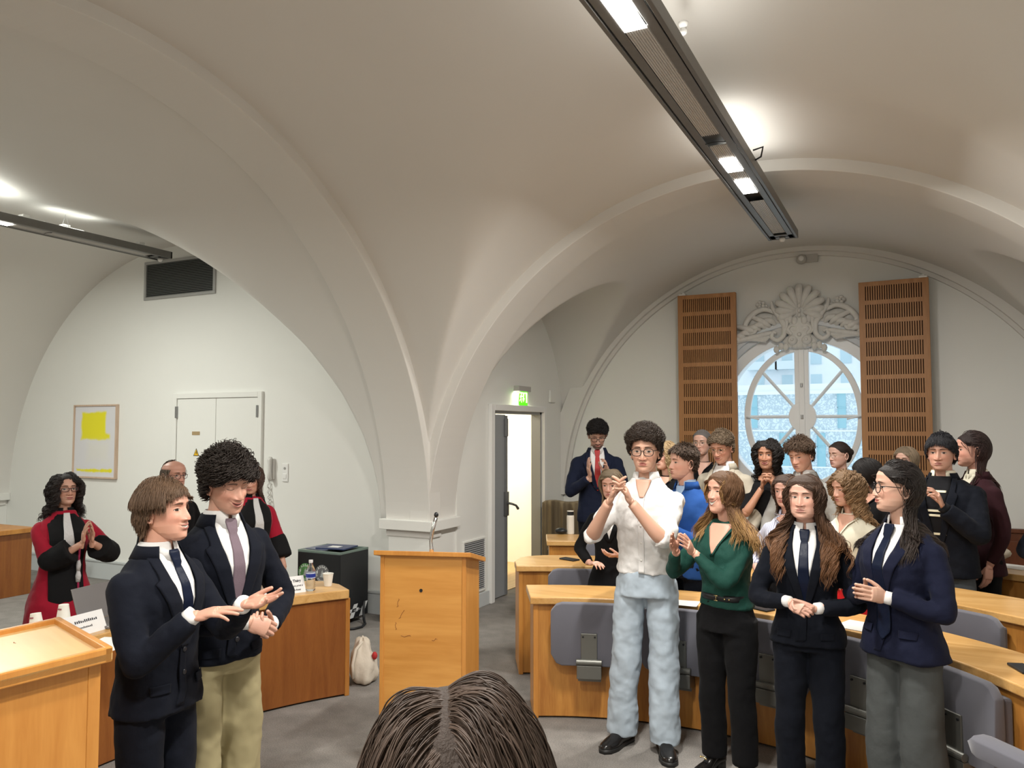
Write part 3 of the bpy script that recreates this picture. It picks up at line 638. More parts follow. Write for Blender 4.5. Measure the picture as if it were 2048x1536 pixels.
m.ball((0, -.14, .905), .024, 10); m.ball((0, -.09, .96), (.13, .05, .16), 16); m.ball((0, -.06, .84), (.19, .06, .09), 16)
m.obj('mask_and_spirals', STONE, orn, smooth=True)
# big S scrolls
for s_ in (-1, 1):
    m = MB()
    cur([(s_*.30, 1.30, -.05), (s_*.285, 1.22, -.07), (s_*.22, 1.12, -.09), (s_*.165, 1.02, -.10), (s_*.17, .91, -.10), (s_*.235, .855, -.10), (s_*.295, .89, -.10), (s_*.28, .945, -.11), (s_*.245, .93, -.12)], [.014, .026, .03, .03, .028, .024, .02, .014], m, 10)
    cur([(s_*.27, 1.17, -.06), (s_*.38, 1.215, -.08), (s_*.50, 1.17, -.08), (s_*.585, 1.06, -.08), (s_*.56, .965, -.09), (s_*.49, .955, -.10), (s_*.465, 1.005, -.11), (s_*.50, 1.025, -.11)], [.02, .03, .034, .03, .026, .02, .013], m, 10)
    m.ball((s_*.40, -.01, 1.06), (.18, .06, .13), 20); m.ball((s_*.24, -.0, 1.03), (.14, .075, .16), 20); m.ball((s_*.58, -.0, .93), (.17, .05, .07), 20)
    cur([(s_*.28, 1.05, -.07), (s_*.34, 1.07, -.09), (s_*.35, 1.02, -.09), (s_*.42, 1.03, -.09), (s_*.43, .99, -.09)], [.014, .018, .015], m, 8)
    m.obj('scroll', STONE, orn, smooth=True)
    m = MB()
    # blossoms on top
    for i in range(5):
        a = i*1.257; m.ball((s_*(.42+.035*math.cos(a)), -.06, 1.275+.028*math.sin(a)), (.024, .03, .022), 8)
    m.ball((s_*.42, -.085, 1.275), .014, 8)
    for i in range(3): m.ball((s_*(.33+.03*i), -.05, 1.235+.02*(i % 2)), (.022, .02, .016), 8)
    # outer tail spiral
    cur([(s_*.56, .98, -.05), (s_*.66, .94, -.05), (s_*.755, .95, -.05), (s_*.775, 1.01, -.05), (s_*.735, 1.04, -.05), (s_*.71, 1.01, -.05)], [.02, .02, .018, .015, .01], m, 8)
    # acanthus leaves along the ring
    for i in range(17):
        a = R(90)-s_*R(14+3.1*i); r0 = 1.05; r1 = 1.16+.07*math.sin(i*2.1)+.02*(i % 3); a1 = a-s_*R(7)
        cur([(math.cos(a)*r0, math.sin(a)*r0, -.06), (math.cos(a-s_*R(2))*(r0+.07), math.sin(a-s_*R(2))*(r0+.07), -.115), (math.cos(a1)*r1, math.sin(a1)*r1, -.07), (math.cos(a1-s_*R(2))*r1, math.sin(a1-s_*R(2))*r1, -.03)], [.014, .036, .026, .005], m, 8)
    for i in range(8):
        t = i/7; cur([(s_*(.26+.10*t), .95-.10*t, -.09), (s_*(.36+.24*t), .93-.05*t, -.12), (s_*(.46+.30*t), .90-.10*t, -.07)], [.012, .03, .006], m, 8)
    m.obj('acanthus_leaves', STONE, orn, smooth=True)

# ---------------------------------------------------------------- recycling bin with the two round stickers
def text_mesh(s, size, font_bold=False, align='CENTER', shear=0, depth=.0005):
    cu = bpy.data.curves.new('text', 'FONT'); cu.body = s; cu.size = size; cu.align_x = align; cu.extrude = depth; cu.shear = shear
    if font_bold: cu.offset = size*.018
    o = bpy.data.objects.new('tmp', cu); COL.objects.link(o); dg = bpy.context.evaluated_depsgraph_get(); me = bpy.data.meshes.new_from_object(o.evaluated_get(dg))
    V = np.zeros(len(me.vertices)*3); me.vertices.foreach_get('co', V); F = [tuple(p.vertices) for p in me.polygons]
    bpy.data.objects.remove(o); bpy.data.curves.remove(cu); return V.reshape(-1, 3), F
def put_text(m, s, size, x, z, y, bold=False, align='CENTER', shear=0, arc=None, tilt=None):
    """text in the local x-z plane facing -y; arc = (cx, cz, radius, centre angle) bends it round a circle, bottom=inside out"""
    if arc:
        cx, cz, r, a0, sgn = arc; n = len(s); step = size*.78/r
        for i, ch in enumerate(s):
            if ch == ' ': continue
            V, F = text_mesh(ch, size, bold); a = a0-sgn*(i-(n-1)/2)*step; rot = a-PI/2 if sgn > 0 else a+PI/2
            ca, sa = math.cos(rot), math.sin(rot); X = V[:, 0]; Z = V[:, 1]-size*.35
            m.add(np.stack([cx+r*math.cos(a)+X*ca-Z*sa, np.full(len(X), y)-V[:, 2], cz+r*math.sin(a)+X*sa+Z*ca], 1), F)
    else:
        V, F = text_mesh(s, size, bold, align, shear); m.add(np.stack([x+V[:, 0], y-V[:, 2], z+V[:, 1]], 1), F)
def marks(n, w, h, seed):
    """small strokes for print too blurred to read"""
    rg = random.Random(seed); V = []; F = []; x = -w/2; st = w/n
    for i in range(n):
        if rg.random() > .12:
            hh = h*(.55+.45*rg.random()); a = len(V); V += [(x, 0, 0), (x+st*.62, 0, 0), (x+st*.62, hh, 0), (x, hh, 0)]; F.append((a, a+1, a+2, a+3))
        x += st
    return np.array(V, float), F
BX, BY = -5.20, 5.86
BW, BD, BH = .50, .42, .68
bn = empty('recycling_bin', (BX, BY, 0), 0, 'black waste sorting bin on castors with two round stickers, beside the jury table', 'bin')
MB().box(0, BW, 0, BD, .055, BH-.02).obj('bin_body', BLACK, bn, bevel=.004)
TOPG = mat('bin_top_green', (.16, .22, .19), .5)
m = MB().box(0, BW, 0, .03, BH-.02, BH).box(0, BW, BD-.03, BD, BH-.02, BH).box(0, .02, .03, BD-.03, BH-.02, BH).box(BW-.02, BW, .03, BD-.03, BH-.02, BH).box(.22, .26, .03, BD-.03, BH-.02, BH)
m.obj('bin_rim', TOPG, bn, bevel=.002)
MB().box(.02, .22, .03, BD-.03, BH-.02, BH-.003).obj('bin_lid', mat('bin_lid_grey', (.35, .36, .36), .5), bn)
MB().box(.26, BW-.02, .03, BD-.03, BH-.021, BH-.019).obj('bin_opening', mat('opening_black', (.002, .002, .002), .9), bn)
for x, y in ((.05, .05), (BW-.05, .05), (.05, BD-.05), (BW-.05, BD-.05)):
    MB().tube([(x-.012, y, .028), (x+.012, y, .028)], .028, 14).box(x-.015, x+.015, y-.015, y+.015, .04, .056).obj('castor', mat('castor_grey', (.3, .3, .3), .5), bn)
WSTK = mat('sticker_white', (.75, .77, .74), .5)
for cx, colr, nm, word in ((.095, (.10, .28, .09), 'green_sticker', 'ECO'), (.295, (.16, .16, .165), 'grey_sticker', 'ECO')):
    cz = .475; rr = .083
    MB().tube([(cx, -.0005, cz), (cx, -.0022, cz)], rr, 48).obj(nm, mat(nm, colr, .5), bn)
    m = MB()
    put_text(m, 'ASSAS', .030, 0, 0, -.003, True, arc=(cx, cz, .066, PI/2, 1)); put_text(m, 'ECO RESPONSABLE', .022, 0, 0, -.003, True, arc=(cx, cz, .066, -PI/2, -1))
    # leaf, recycling arrows, dome
    m.prism([(cx-.066, cz+.012), (cx-.058, cz+.022), (cx-.054, cz+.038), (cx-.050, cz+.022), (cx-.052, cz+.006), (cx-.057, cz-.002), (cx-.064, cz+.002)], 1, -.0032, -.0023)
    for k in range(3):
        a = np.linspace(k*2.09, k*2.09+1.4, 6); P = [[(cx+.052+math.cos(t)*q, yy, cz+.014+math.sin(t)*q) for q, yy in ((.010, -.0032), (.017, -.0032), (.017, -.0023), (.010, -.0023))] for t in a]; m.loft(P)
    m.obj('sticker_lettering', WSTK, bn)
    MB().prism([(cx-.028, cz-.028), (cx-.016, cz-.014), (cx-.016, cz), (cx-.010, cz+.004), (cx-.008, cz+.022), (cx-.002, cz+.030), (cx, cz+.045), (cx+.002, cz+.030), (cx+.008, cz+.022), (cx+.010, cz+.004), (cx+.016, cz), (cx+.016, cz-.014), (cx+.034, cz-.034)], 1, -.0031, -.0023).obj('dome_symbol', mat('sticker_grey', (.45, .47, .46), .5), bn)
m = MB()
def side(pts): m.prism([(BD*u, .058+.12*v) for u, v in pts], 0, BW+.0005, BW+.002)
for a in (.0, .33, .68):
    side([(a, 0), (a+.14, 0), (a+.30, 1), (a+.16, 1)] if a < .68 else [(a, 0), (a+.14, 0), (a+.30, 1), (a+.16, 1)])
side([(.05, .42), (.62, .42), (.66, .68), (.09, .68)]); m.obj('hazard_stripes', mat('stripe_white', (.6, .62, .63), .5), bn)
m = MB(); V, F = marks(11, .16, .018, 4); V[:, 0] += .08; m.add(np.stack([np.full(len(V), BW+.0025)+V[:, 2]*.2, BD*.37+V[:, 0], .058+.057+V[:, 1]], 1), F); m.obj('stripe_lettering', mat('lettering_grey', (.3, .31, .33), .6), bn)
# folders on top
FB = mat('folder_blue', (.035, .05, .13), .4)
fo = empty('document_folder', (BX+.30, BY+.20, BH+.001), R(8), 'dark blue folder with a white label on top of the black bin', 'folder')
MB().box(-.16, .15, -.12, .13, .006, .02).obj('folder_cover', FB, fo, bevel=.003); MB().box(-.06, .05, -.07, .02, .0202, .0212).obj('folder_label', WHITE, fo)
fo = empty('document_folder', (BX+.17, BY+.16, BH+.001), R(-6), 'thin slate folder lying half under the blue one on the bin', 'folder')
MB().box(-.13, .13, -.11, .11, 0, .0055).obj('folder_cover', mat('folder_slate', (.16, .18, .25), .4), fo)
tag(MB().tube([(BX+.47+.0, BY-.06, .012), (BX+.56, BY-.04, .01), (BX+.64, BY+.03, .01), (BX+.66, BY+.12, .01), (BX+.62, BY+.22, .012), (BX+.56, BY+.28, .03), (BX+.54, BY+.30, .10), (BX+.545, BY+.3, .2)], .012, 8).obj('black_cable', BLACK, smooth=True), 'black cable looping on the carpet beside the bin', 'cable')
# small socket boxes by the pier
o = MB().box(-.03, .03, -.025, 0, 0, .07).obj('wall_socket', WHITE, loc=(-4.56, YPW, .40), bevel=.006); tag(o, 'small white socket low on the wall right of the bin', 'socket')

# ---------------------------------------------------------------- things on the jury table
ZT = .715
def ct(px, py): return px, py
def card(x, y, rz, lines, label):
    c = empty('name_card', (x, y, ZT), rz, label, 'name card', 'name cards on the jury table')
    CW = mat('card_white', (.80, .80, .80), .6); w_, h_ = .29, .105
    MB().add([(-w_/2, 0, 0), (w_/2, 0, 0), (w_/2, .045, h_), (-w_/2, .045, h_), (-w_/2, .09, 0), (w_/2, .09, 0), (-w_/2, .001, 0), (w_/2, .001, 0)], [(0, 1, 2, 3), (3, 2, 5, 4)]).obj('folded_card', CW, c)
    m = MB(); k = .045/h_
    for (s, size, z, bold, sh) in lines:
        V, F = marks(len(s), len(s)*size*.5, size*.6, len(s)) if s[0] == '~' else text_mesh(s, size, bold, 'CENTER', sh); zz = z+V[:, 1]; m.add(np.stack([V[:, 0], zz*k-.0015-V[:, 2], zz], 1), F)
    m.obj('card_lettering', mat('ink', (.03, .03, .04), .7), c); return c
def at_px(px, py, z):
    """point of the horizontal plane z seen at a pixel of the photo (used once, to lay out the table)"""
    F_ = Vector((-math.sin(YAW)*math.cos(PIT), math.cos(YAW)*math.cos(PIT), math.sin(PIT))); Rt = Vector((math.cos(YAW), math.sin(YAW), 0)); U = Rt.cross(F_)
    d = F_+Rt*((px-1024)/1600)+U*((768-py)/1600); t = (z-CAMZ)/d.z; return Vector((0, 0, CAMZ))+d*t
a = R(155); p = pol(2.76, a)
card(p[0], p[1], a-PI/2+R(2), [('Madame Raphaëlle Théry', .0235, .068, True, 0), ('Maître de conférences en droit privé à', .0165, .040, False, .25), ("l'Université Paris-Panthéon-Assas", .0165, .016, False, .25)], 'folded white name card with three printed lines near the water bottle')
q = at_px(170, 1270, ZT); aa = math.atan2(q.y-RY, q.x-RX)
card(q.x, q.y, aa-PI/2+R(4), [('~'*17, .024, .062, True, 0), ('~'*15, .0165, .034, False, .25)], 'folded white name card behind the left lectern')
CUPM = mat('paper_cup', (.80, .78, .72), .6)
def cup(x, y, z, label, inv=False, h=.082, tilt=0, logo=False):
    c = empty('paper_cup', (x, y, z), 0, label, 'paper cup', 'paper cups on the jury table')
    pr = [(0, .001), (.025, .001), (.036, h-.002), (.038, h), (.0375, h+.003), (.0345, h), (.024, .006), (0, .006)]
    if inv: pr = [(r, h+.003-z_) for r, z_ in pr][::-1]
    o = MB().lathe(pr, 28).obj('cup_body', CUPM, c, smooth=False)
    if logo:
        m = MB(); zz = h-.022 if inv else .05; r0 = np.interp(zz, [0, h], [.0375, .0265]) if inv else .0315; P = []
        for i in range(9):
            a = R(-118+8*i); P.append([(math.cos(a)*(r0+.0006+dr), math.sin(a)*(r0+.0006+dr), zz+dz) for dr, dz in ((.0008, 0), (-.0008, .008))])
        m.grid(P).obj('cup_print', mat('cup_print', (.35, .12, .14), .6), c)
    if tilt: c.rotation_euler = (0, tilt, 0)
    return c
def bottle(x, y, z, label, full=True):
    b_ = empty('water_bottle', (x, y, z), 0, label, 'bottle')
    pm_ = mat('clear_plastic', (.92, .95, .97), .08, trans=.95, ior=1.25)
    pr = [(0, 0), (.028, 0), (.032, .006)]
    for i in range(5): pr += [(.032, .012+i*.014), (.030, .018+i*.014)]
    pr += [(.032, .085), (.032, .125), (.028, .145), (.018, .165), (.0125, .178), (.0125, .19)]
    MB().lathe(pr, 24, caps=False).obj('bottle_body', pm_, b_, smooth=True)
    P = MB().lathe([(.0326, .086), (.0326, .122)], 24); P.obj('bottle_label', mat('bottle_label', (.55, .60, .75), .4), b_)
    MB().lathe([(.0331, .092), (.0331, .116)], 24).obj('label_print', mat('label_blue', (.02, .04, .28), .4), b_)
    MB().lathe([(0, .188), (.014, .188), (.0145, .205), (0, .206)], 20).obj('bottle_cap', mat('cap_white', (.8, .8, .82), .4), b_)
    return b_
q = at_px(656, 1172, ZT); cup(q.x, q.y, ZT, 'paper cup standing upright at the right end of the jury table', h=.085)
q = at_px(621, 1181, ZT); bottle(q.x, q.y, ZT, 'clear water bottle with a blue label beside the name card')
for (px, py, lb, tl) in ((126, 1262, 'paper cup upside down over a bottle neck, the taller one by the left lectern', 0), (72, 1282, 'tilted paper cup upside down over a bottle, leftmost', R(-7)), (377, 1212, 'paper cup upside down on a bottle between the two men in suits', 0)):
    q = at_px(px, py, ZT)
    b_ = empty('water_bottle', (q.x, q.y, ZT), 0, {0: 'clear bottle under the taller upside-down cup by the left lectern', 1: '', 2: ''}[0] if px == 126 else ('clear bottle under the tilted cup at the far left' if px == 72 else 'clear bottle under the cup between the two men in suits'), 'bottle')
    MB().lathe([(0, 0), (.030, 0), (.032, .01), (.03, .03), (.032, .05), (.032, .062), (.02, .08), (.013, .09)], 22).obj('bottle_body', mat('clear_plastic', (0, 0, 0)), b_, smooth=True)
    MB().lathe([(0, .089), (.0145, .089), (.0145, .105), (0, .106)], 18).obj('bottle_cap', mat('label_blue', (0, 0, 0)), b_)
    cup(q.x, q.y, ZT+.058, lb, inv=True, logo=True, tilt=tl)
q = at_px(196, 1262, ZT)
lp = empty('laptop', (q.x-.20, q.y+.16, ZT), R(100), 'open grey laptop seen from behind on the jury table at the left', 'laptop')
MB().box(-.15, .15, -.2, 0, .001, .016).obj('laptop_base', mat('laptop_grey', (.20, .19, .19), .4, .3), lp, bevel=.004)
MB().prism([(0, .016), (.008, .016), (.07, .20), (.062, .20)], 0, -.15, .15).obj('laptop_screen', mat('laptop_grey', (0, 0, 0)), lp, bevel=.003)
q = at_px(214, 1296, ZT)
tag(MB().box(-.10, .10, -.14, .14, 0, .003).obj('paper_sheet', WHITE, loc=(q.x-.05, q.y+.03, ZT+.0005), rot=(0, 0, R(20))), 'white sheet of paper beside the left name card', 'paper')
# back row chairs behind the jury
LEATH = mat('black_leather', (.018, .018, .02), .45)
for (x, y, rz, lb) in ((-5.55, 3.0, R(80), 'black chair behind the woman in the red and black robe'), (-4.95, 4.75, R(55), 'black chair behind the jury table at its right end'), (-5.35, 2.25, R(95), 'black chair at the far left of the jury table')):
    c = empty('office_chair', (x, y, 0), rz, lb, 'chair', 'black chairs behind the jury table')      # local -y is the front
    MB().box(-.23, .23, -.22, .22, .43, .50).obj('seat', LEATH, c, bevel=.02)
    MB().prism([(.20, .55), (.25, .55), (.30, .80), (.25, .80)], 0, -.21, .21).obj('backrest', LEATH, c, bevel=.02)
    MB().tube([(0, .18, .45), (0, .26, .48), (0, .27, .6)], .02, 8).obj('back_support', DARKM, c)
    MB().tube([(0, 0, .07), (0, 0, .43)], .03, 12).obj('column', DARKM, c)
    for i in range(5):
        a = i*2*PI/5; MB().tube([(0, 0, .09), (math.cos(a)*.26, math.sin(a)*.26, .06)], [.022, .015], 8).obj('leg', DARKM, c)
        MB().ball((math.cos(a)*.26, math.sin(a)*.26, .027), .027, 10).obj('castor', BLACK, c, smooth=True)
# low brown desk at the rear left and small one by the bin
for (x0, y0, x1, y1, h, lb) in ((-9.4, 3.6, -8.7, 5.6, .72, 'small brown desk far left near the wall, behind the jury'), (-5.78, 5.55, -5.30, 5.75, .76, 'narrow brown wooden cabinet between the robed person and the bin')):
    t_ = empty('side_desk', ((x0+x1)/2, (y0+y1)/2, 0), 0, lb, 'desk'); hx, hy = (x1-x0)/2, (y1-y0)/2
    MB().box(-hx, hx, -hy, hy, h-.05, h).obj('desk_top', W_DESK, t_, bevel=.004)
    MB().box(-hx+.03, hx-.03, -hy+.03, hy-.03, 0, h-.05).obj('desk_body', W_TABF, t_, bevel=.003)
# cloth bag on the floor
bm = MB(); P = []
prof = [(.0, .062, .085), (.02, .092, .12), (.07, .10, .13), (.14, .095, .115), (.21, .075, .085), (.26, .055, .055), (.30, .04, .04), (.315, .012, .015)]
for k, (z, a_, b_) in enumerate(prof):
    P.append([(math.cos(t)*a_*(1+.10*math.sin(3*t+z*20)+.05*math.sin(7*t+z*44))-.05*z, math.sin(t)*b_*(1+.10*math.sin(4*t-z*16)), z+.012*math.sin(5*t)*(z > .1)) for t in np.linspace(0, 2*PI, 40, endpoint=False)])
CLOTH = mat('cream_canvas', (.62, .56, .47), .9, bump=.3, bscale=40)
bg = empty('cloth_bag', (-3.575, 4.74, 0), R(30), 'crumpled cream canvas tote bag on the floor between table and lectern', 'bag')
o = bm.loft(P).obj('bag_body', CLOTH, bg, smooth=True); sb = o.modifiers.new('s', 'SUBSURF'); sb.levels = 1; sb.render_levels = 1
tx = bpy.data.textures.new('folds', 'CLOUDS'); tx.noise_scale = .07; dm = o.modifiers.new('d', 'DISPLACE'); dm.texture = tx; dm.strength = .03; dm.texture_coords = 'LOCAL'
MB().tube([(-.01, -.03, .29), (-.05, -.08, .25), (-.07, -.11, .15), (-.06, -.12, .06)], [.008, .012, .012, .01], 8).obj('bag_strap', CLOTH, bg, smooth=True)
MB().ball((.08, -.06, .20), (.02, .02, .028), 14).obj('red_print', mat('bag_red', (.45, .03, .03), .8), bg, smooth=True)

# ---------------------------------------------------------------- things on the audience desks
def slab(name, px, py, z, w_, l_, h, rz, m_, lb, cat, grp=None, bev=.004):
    q = at_px(px, py, z); o = MB().box(-w_/2, w_/2, -l_/2, l_/2, 0, h).obj(name, m_, loc=(q.x, q.y, z+.0005), rot=(0, 0, rz), bevel=bev); return tag(o, lb, cat, grp)
slab('mobile_phone', 1139, 1120, .80, .075, .15, .012, R(70), BLACK, 'black mobile phone lying on the second desk near its left end', 'phone')
slab('mobile_phone', 1520, 1218, .755, .08, .16, .01, R(60), BLACK, 'dark phone on the front desk behind the woman in the green blouse', 'phone')
slab('paper_sheet', 1362, 1206, .755, .21, .15, .002, R(5), WHITE, 'white paper on the front desk right of the pale jeans', 'paper', bev=0)
slab('paper_sheet', 1712, 1252, .755, .16, .21, .003, R(-20), WHITE, 'white paper on the front desk between the two women in navy jackets', 'paper', bev=0)
slab('paper_sheet', 2010, 1132, .80, .30, .21, .003, R(-25), WHITE, 'white papers on the rear desk at the right edge', 'paper', bev=0)
slab('mobile_phone', 2046, 1340, .755, .07, .14, .012, R(20), BLACK, 'black phone on the front desk at the right edge', 'phone')
q = at_px(1141, 1068, .80)
fl = empty('drinking_flask', (q.x, q.y, .80), 0, 'cream drinking flask with a black lid at the left end of the rear desk', 'flask')
MB().lathe([(0, 0), (.034, 0), (.036, .005), (.036, .165), (.032, .18), (0, .18)], 28).obj('flask_body', mat('flask_cream', (.72, .69, .62), .45), fl, bevel=.002)
MB().lathe([(0, .178), (.031, .178), (.031, .215), (0, .216)], 28).obj('flask_lid', BLACK, fl, bevel=.002); MB().lathe([(0, .215), (.033, .215), (.033, .222), (0, .224)], 28).obj('lid_rim', mat('flask_cream', (0, 0, 0)), fl)
q = at_px(1122, 1068, .80); ob = MB().ball((0, 0, .03), (.06, .05, .03), 14).obj('small_pouch', BLACK, smooth=True, loc=(q.x, q.y, .80)); tag(ob, 'small black pouch beside the drinking flask', 'pouch')
# coat hung over a chair behind the rear desk
cc = empty('coat_chair', (-3.58, 8.52, 0), R(20), 'dark chair with a back at the left end behind the rear desk', 'chair')
MB().box(-.22, .22, -.2, .2, .42, .46).obj('seat', DARKM, cc, bevel=.01); MB().box(-.22, .22, .18, .21, .5, .92).obj('backrest', DARKM, cc, bevel=.01)
for x in (-.2, .2):
    for y in (-.18, .18): MB().tube([(x, y, 0), (x, y, .44)], .012, 8).obj('leg', DARKM, cc)
    MB().tube([(x, .19, .44), (x, .195, .92)], .012, 8).obj('back_post', DARKM, cc)
COAT = mat('khaki_coat', (.20, .155, .095), .85, bump=.15, bscale=50)
P = []
for i in range(41):
    t = i/40; x = -.27+.54*t; f = .022*math.sin(t*26)+.014*math.sin(t*57+1)
    P.append([(x*1.1, .16-.035+f-.04*(1-zz), .12+zz*.83+.02*math.sin(t*9)) for zz in np.linspace(0, 1, 12)]+[(x, .20+f*.3, .965+.01*math.sin(t*9)), (x, .25, .93)]+[(x*1.05, .27+f, .9-.5*zz) for zz in np.linspace(0, 1, 8)])
o = MB().grid(P).obj('coat', COAT, smooth=True, loc=(-3.58, 8.52, 0), rot=(0, 0, R(20))); o.modifiers.new('t', 'SOLIDIFY').thickness = .012
tag(o, 'khaki brown coat hanging over a chair beside the open door', 'coat')
tag(MB().tube([(-3.30, 9.395, .90), (-3.38, 9.37, 1.0), (-3.42, 9.37, 1.12), (-3.38, 9.37, 1.22), (-3.28, 9.395, 1.28)], .011, 8).obj('black_hose', BLACK, smooth=True), 'black curved cable on the wall behind the man with the red tie', 'cable')
tag(MB().ball((0, 0, .05), (.13, .08, .055), 16).obj('beige_gloves', mat('beige_fabric', (.50, .44, .36), .9, bump=.5, bscale=30), smooth=True, loc=tuple(at_px(1985, 1118, .80))), 'crumpled beige gloves on the rear desk behind the navy jacket', 'gloves')
# ================================================================ PEOPLE
# local frame: the person faces +y, +x is the person's right, z up; measures for a height of 1.75 m
def sm(x, a, b):
    t = np.clip((x-a)/(b-a), 0, 1); return t*t*(3-2*t)
# ---------------------------------------------------------------- head
HV = np.array([-1, -.96, -.88, -.72, -.5, -.3, -.1, .1, .3, .5, .7, .85, .95, 1.0])
HWm = np.array([.008, .026, .040, .0535, .0625, .067, .070, .0725, .0755, .0755, .067, .049, .028, .002])
HFm = np.array([.058, .070, .0775, .081, .0815, .082, .082, .083, .086, .0855, .075, .053, .028, .0])
HBm = np.array([.030, .018, .0, -.030, -.062, -.080, -.090, -.097, -.101, -.098, -.082, -.055, -.030, -.002])
HZ = .113
def head_surface(v, phi, P):
    """v -1..1, phi 0 = front; returns points in head space (x right, y front, z up) and face coordinates"""
    jaw = P.get('jaw', 1.0); wd = P.get('wide', 1.0)
    w_ = np.interp(v, HV, HWm)*wd; w_ = np.where(v < -.2, w_*(1+(jaw-1)*sm(-v, .2, .8)), w_)
    f = np.interp(v, HV, HFm); b = np.interp(v, HV, HBm)
    yc = (f+b)/2*.55; cp, sp_ = np.cos(phi), np.sin(phi)
    fr = cp > 0; e = np.where(fr, 2/2.25, 1.0)
    y = yc+np.where(fr, (f-yc)*np.abs(cp)**e, (b-yc)*np.abs(cp)**e)
    x = w_*np.sign(sp_)*np.abs(sp_)**np.where(fr, 2/2.25, 1.0)
    z = v*HZ; u = x/.07; front = sm(cp, .0, .5)
    g = lambda cu, cv, su, sv: np.exp(-((u-cu)/su)**2-((v-cv)/sv)**2)
    au = np.abs(u); nz = P.get('nose', 1.0); sml = P.get('smile', 0)
    d = np.zeros_like(y)
    # nose
    prof = np.interp(v, [-.52, -.42, -.375, -.33, -.26, -.1, .08, .18, .3], [0, .001, .012, .0215, .0225, .014, .006, .003, 0])
    wid = np.interp(v, [-.42, -.3, -.15, .1, .3], [.26, .235, .17, .15, .3])
    d += nz*prof*np.exp(-(u/wid)**2*1.0)
    d += .0065*nz*(g(.24, -.335, .085, .06)+g(-.24, -.335, .085, .06))
    # sockets, brows, eyeballs, cheeks
    for s_ in (-1, 1):
        d += -.0095*g(s_*.43, .02, .26, .13)-.004*g(s_*.22, .06, .12, .12)+.0045*g(s_*.42, .235, .30, .07)
        d += .0062*g(s_*.44, .005, .17, .075)+.0016*g(s_*.44, .06, .17, .022)
        d += (.0035+.004*sml)*g(s_*.62, -.26, .26, .14)-(.002+.001*sml)*g(s_*.50, -.47, .12, .16)
        d += -.0035*sml*g(s_*.47, -.50, .07, .10)
    # mouth
    mc = -.565+sml*.10*(np.minimum(au, .6)**2)/.12; mw = .33+.08*sml
    env = np.exp(-(u/mw)**4)
    d += env*(.0042*np.exp(-((v-mc-.042)/.036)**2)+.0054*np.exp(-((v-mc+.052)/.045)**2)-.0050*np.exp(-((v-mc)/.014)**2))
    d += .006*g(0, -.55, .5, .16)-.0025*g(0, -.70, .35, .05)+.0055*g(0, -.86, .34, .11)
    if P.get('open', 0): d += -P['open']*.010*np.exp(-(u/(mw*.75))**4)*np.exp(-((v-mc+.02)/(.04*P['open']+.012))**2)
    d *= front; z = z-.003*P.get('open', 0)*front*sm(-v, .5, .8)*4
    y = y+d; z = z-front*.004*nz*np.exp(-(u/.2)**2)*np.exp(-((v+.31)/.06)**2)
    return np.stack([x, y, z], -1), u, v
def head_mesh(P, det=1.0):
    nv, nu = int(120*det), int(150*det)
    t = np.linspace(0, 1, nv); v = np.where(t < .75, -1+t/.75*1.45, .45+(t-.75)/.25*.55)
    ph = np.linspace(0, 1, nu//2); ph = PI*(ph*.55+ph**2*.45); phi = np.concatenate([ph, -ph[1:-1][::-1]])
    V, F_ = np.meshgrid(v, phi, indexing='ij'); pts, u, vv = head_surface(V, F_, P)
    return pts, u, vv
def ear_mesh(s_, sz=1.0):
    """C-shaped ear with a rim"""
    m = MB(); n = 22; P = []
    for i in range(n+1):
        a = R(-115+300*i/n) ; rx, rz = .0165*sz, .029*sz
        k = 1-.22*max(0, math.sin(a+PI))
        c = np.array((0, -math.cos(a)*rx*-1*k*-1, math.sin(a)*rz)); P.append(c)
    P = np.array(P); P[:, 0] = s_*(.010+.006*np.sin(np.linspace(0, PI, n+1)))
    m.tube(P, [.0025]+[.0042]*(n-1)+[.004], 8)
    m.ball((s_*.004, .001, 0), (.006, .0155*sz, .026*sz), 12); m.ball((s_*.006, .004, -.024*sz), (.005, .008, .011), 10)
    return np.concatenate(m.v), m.f
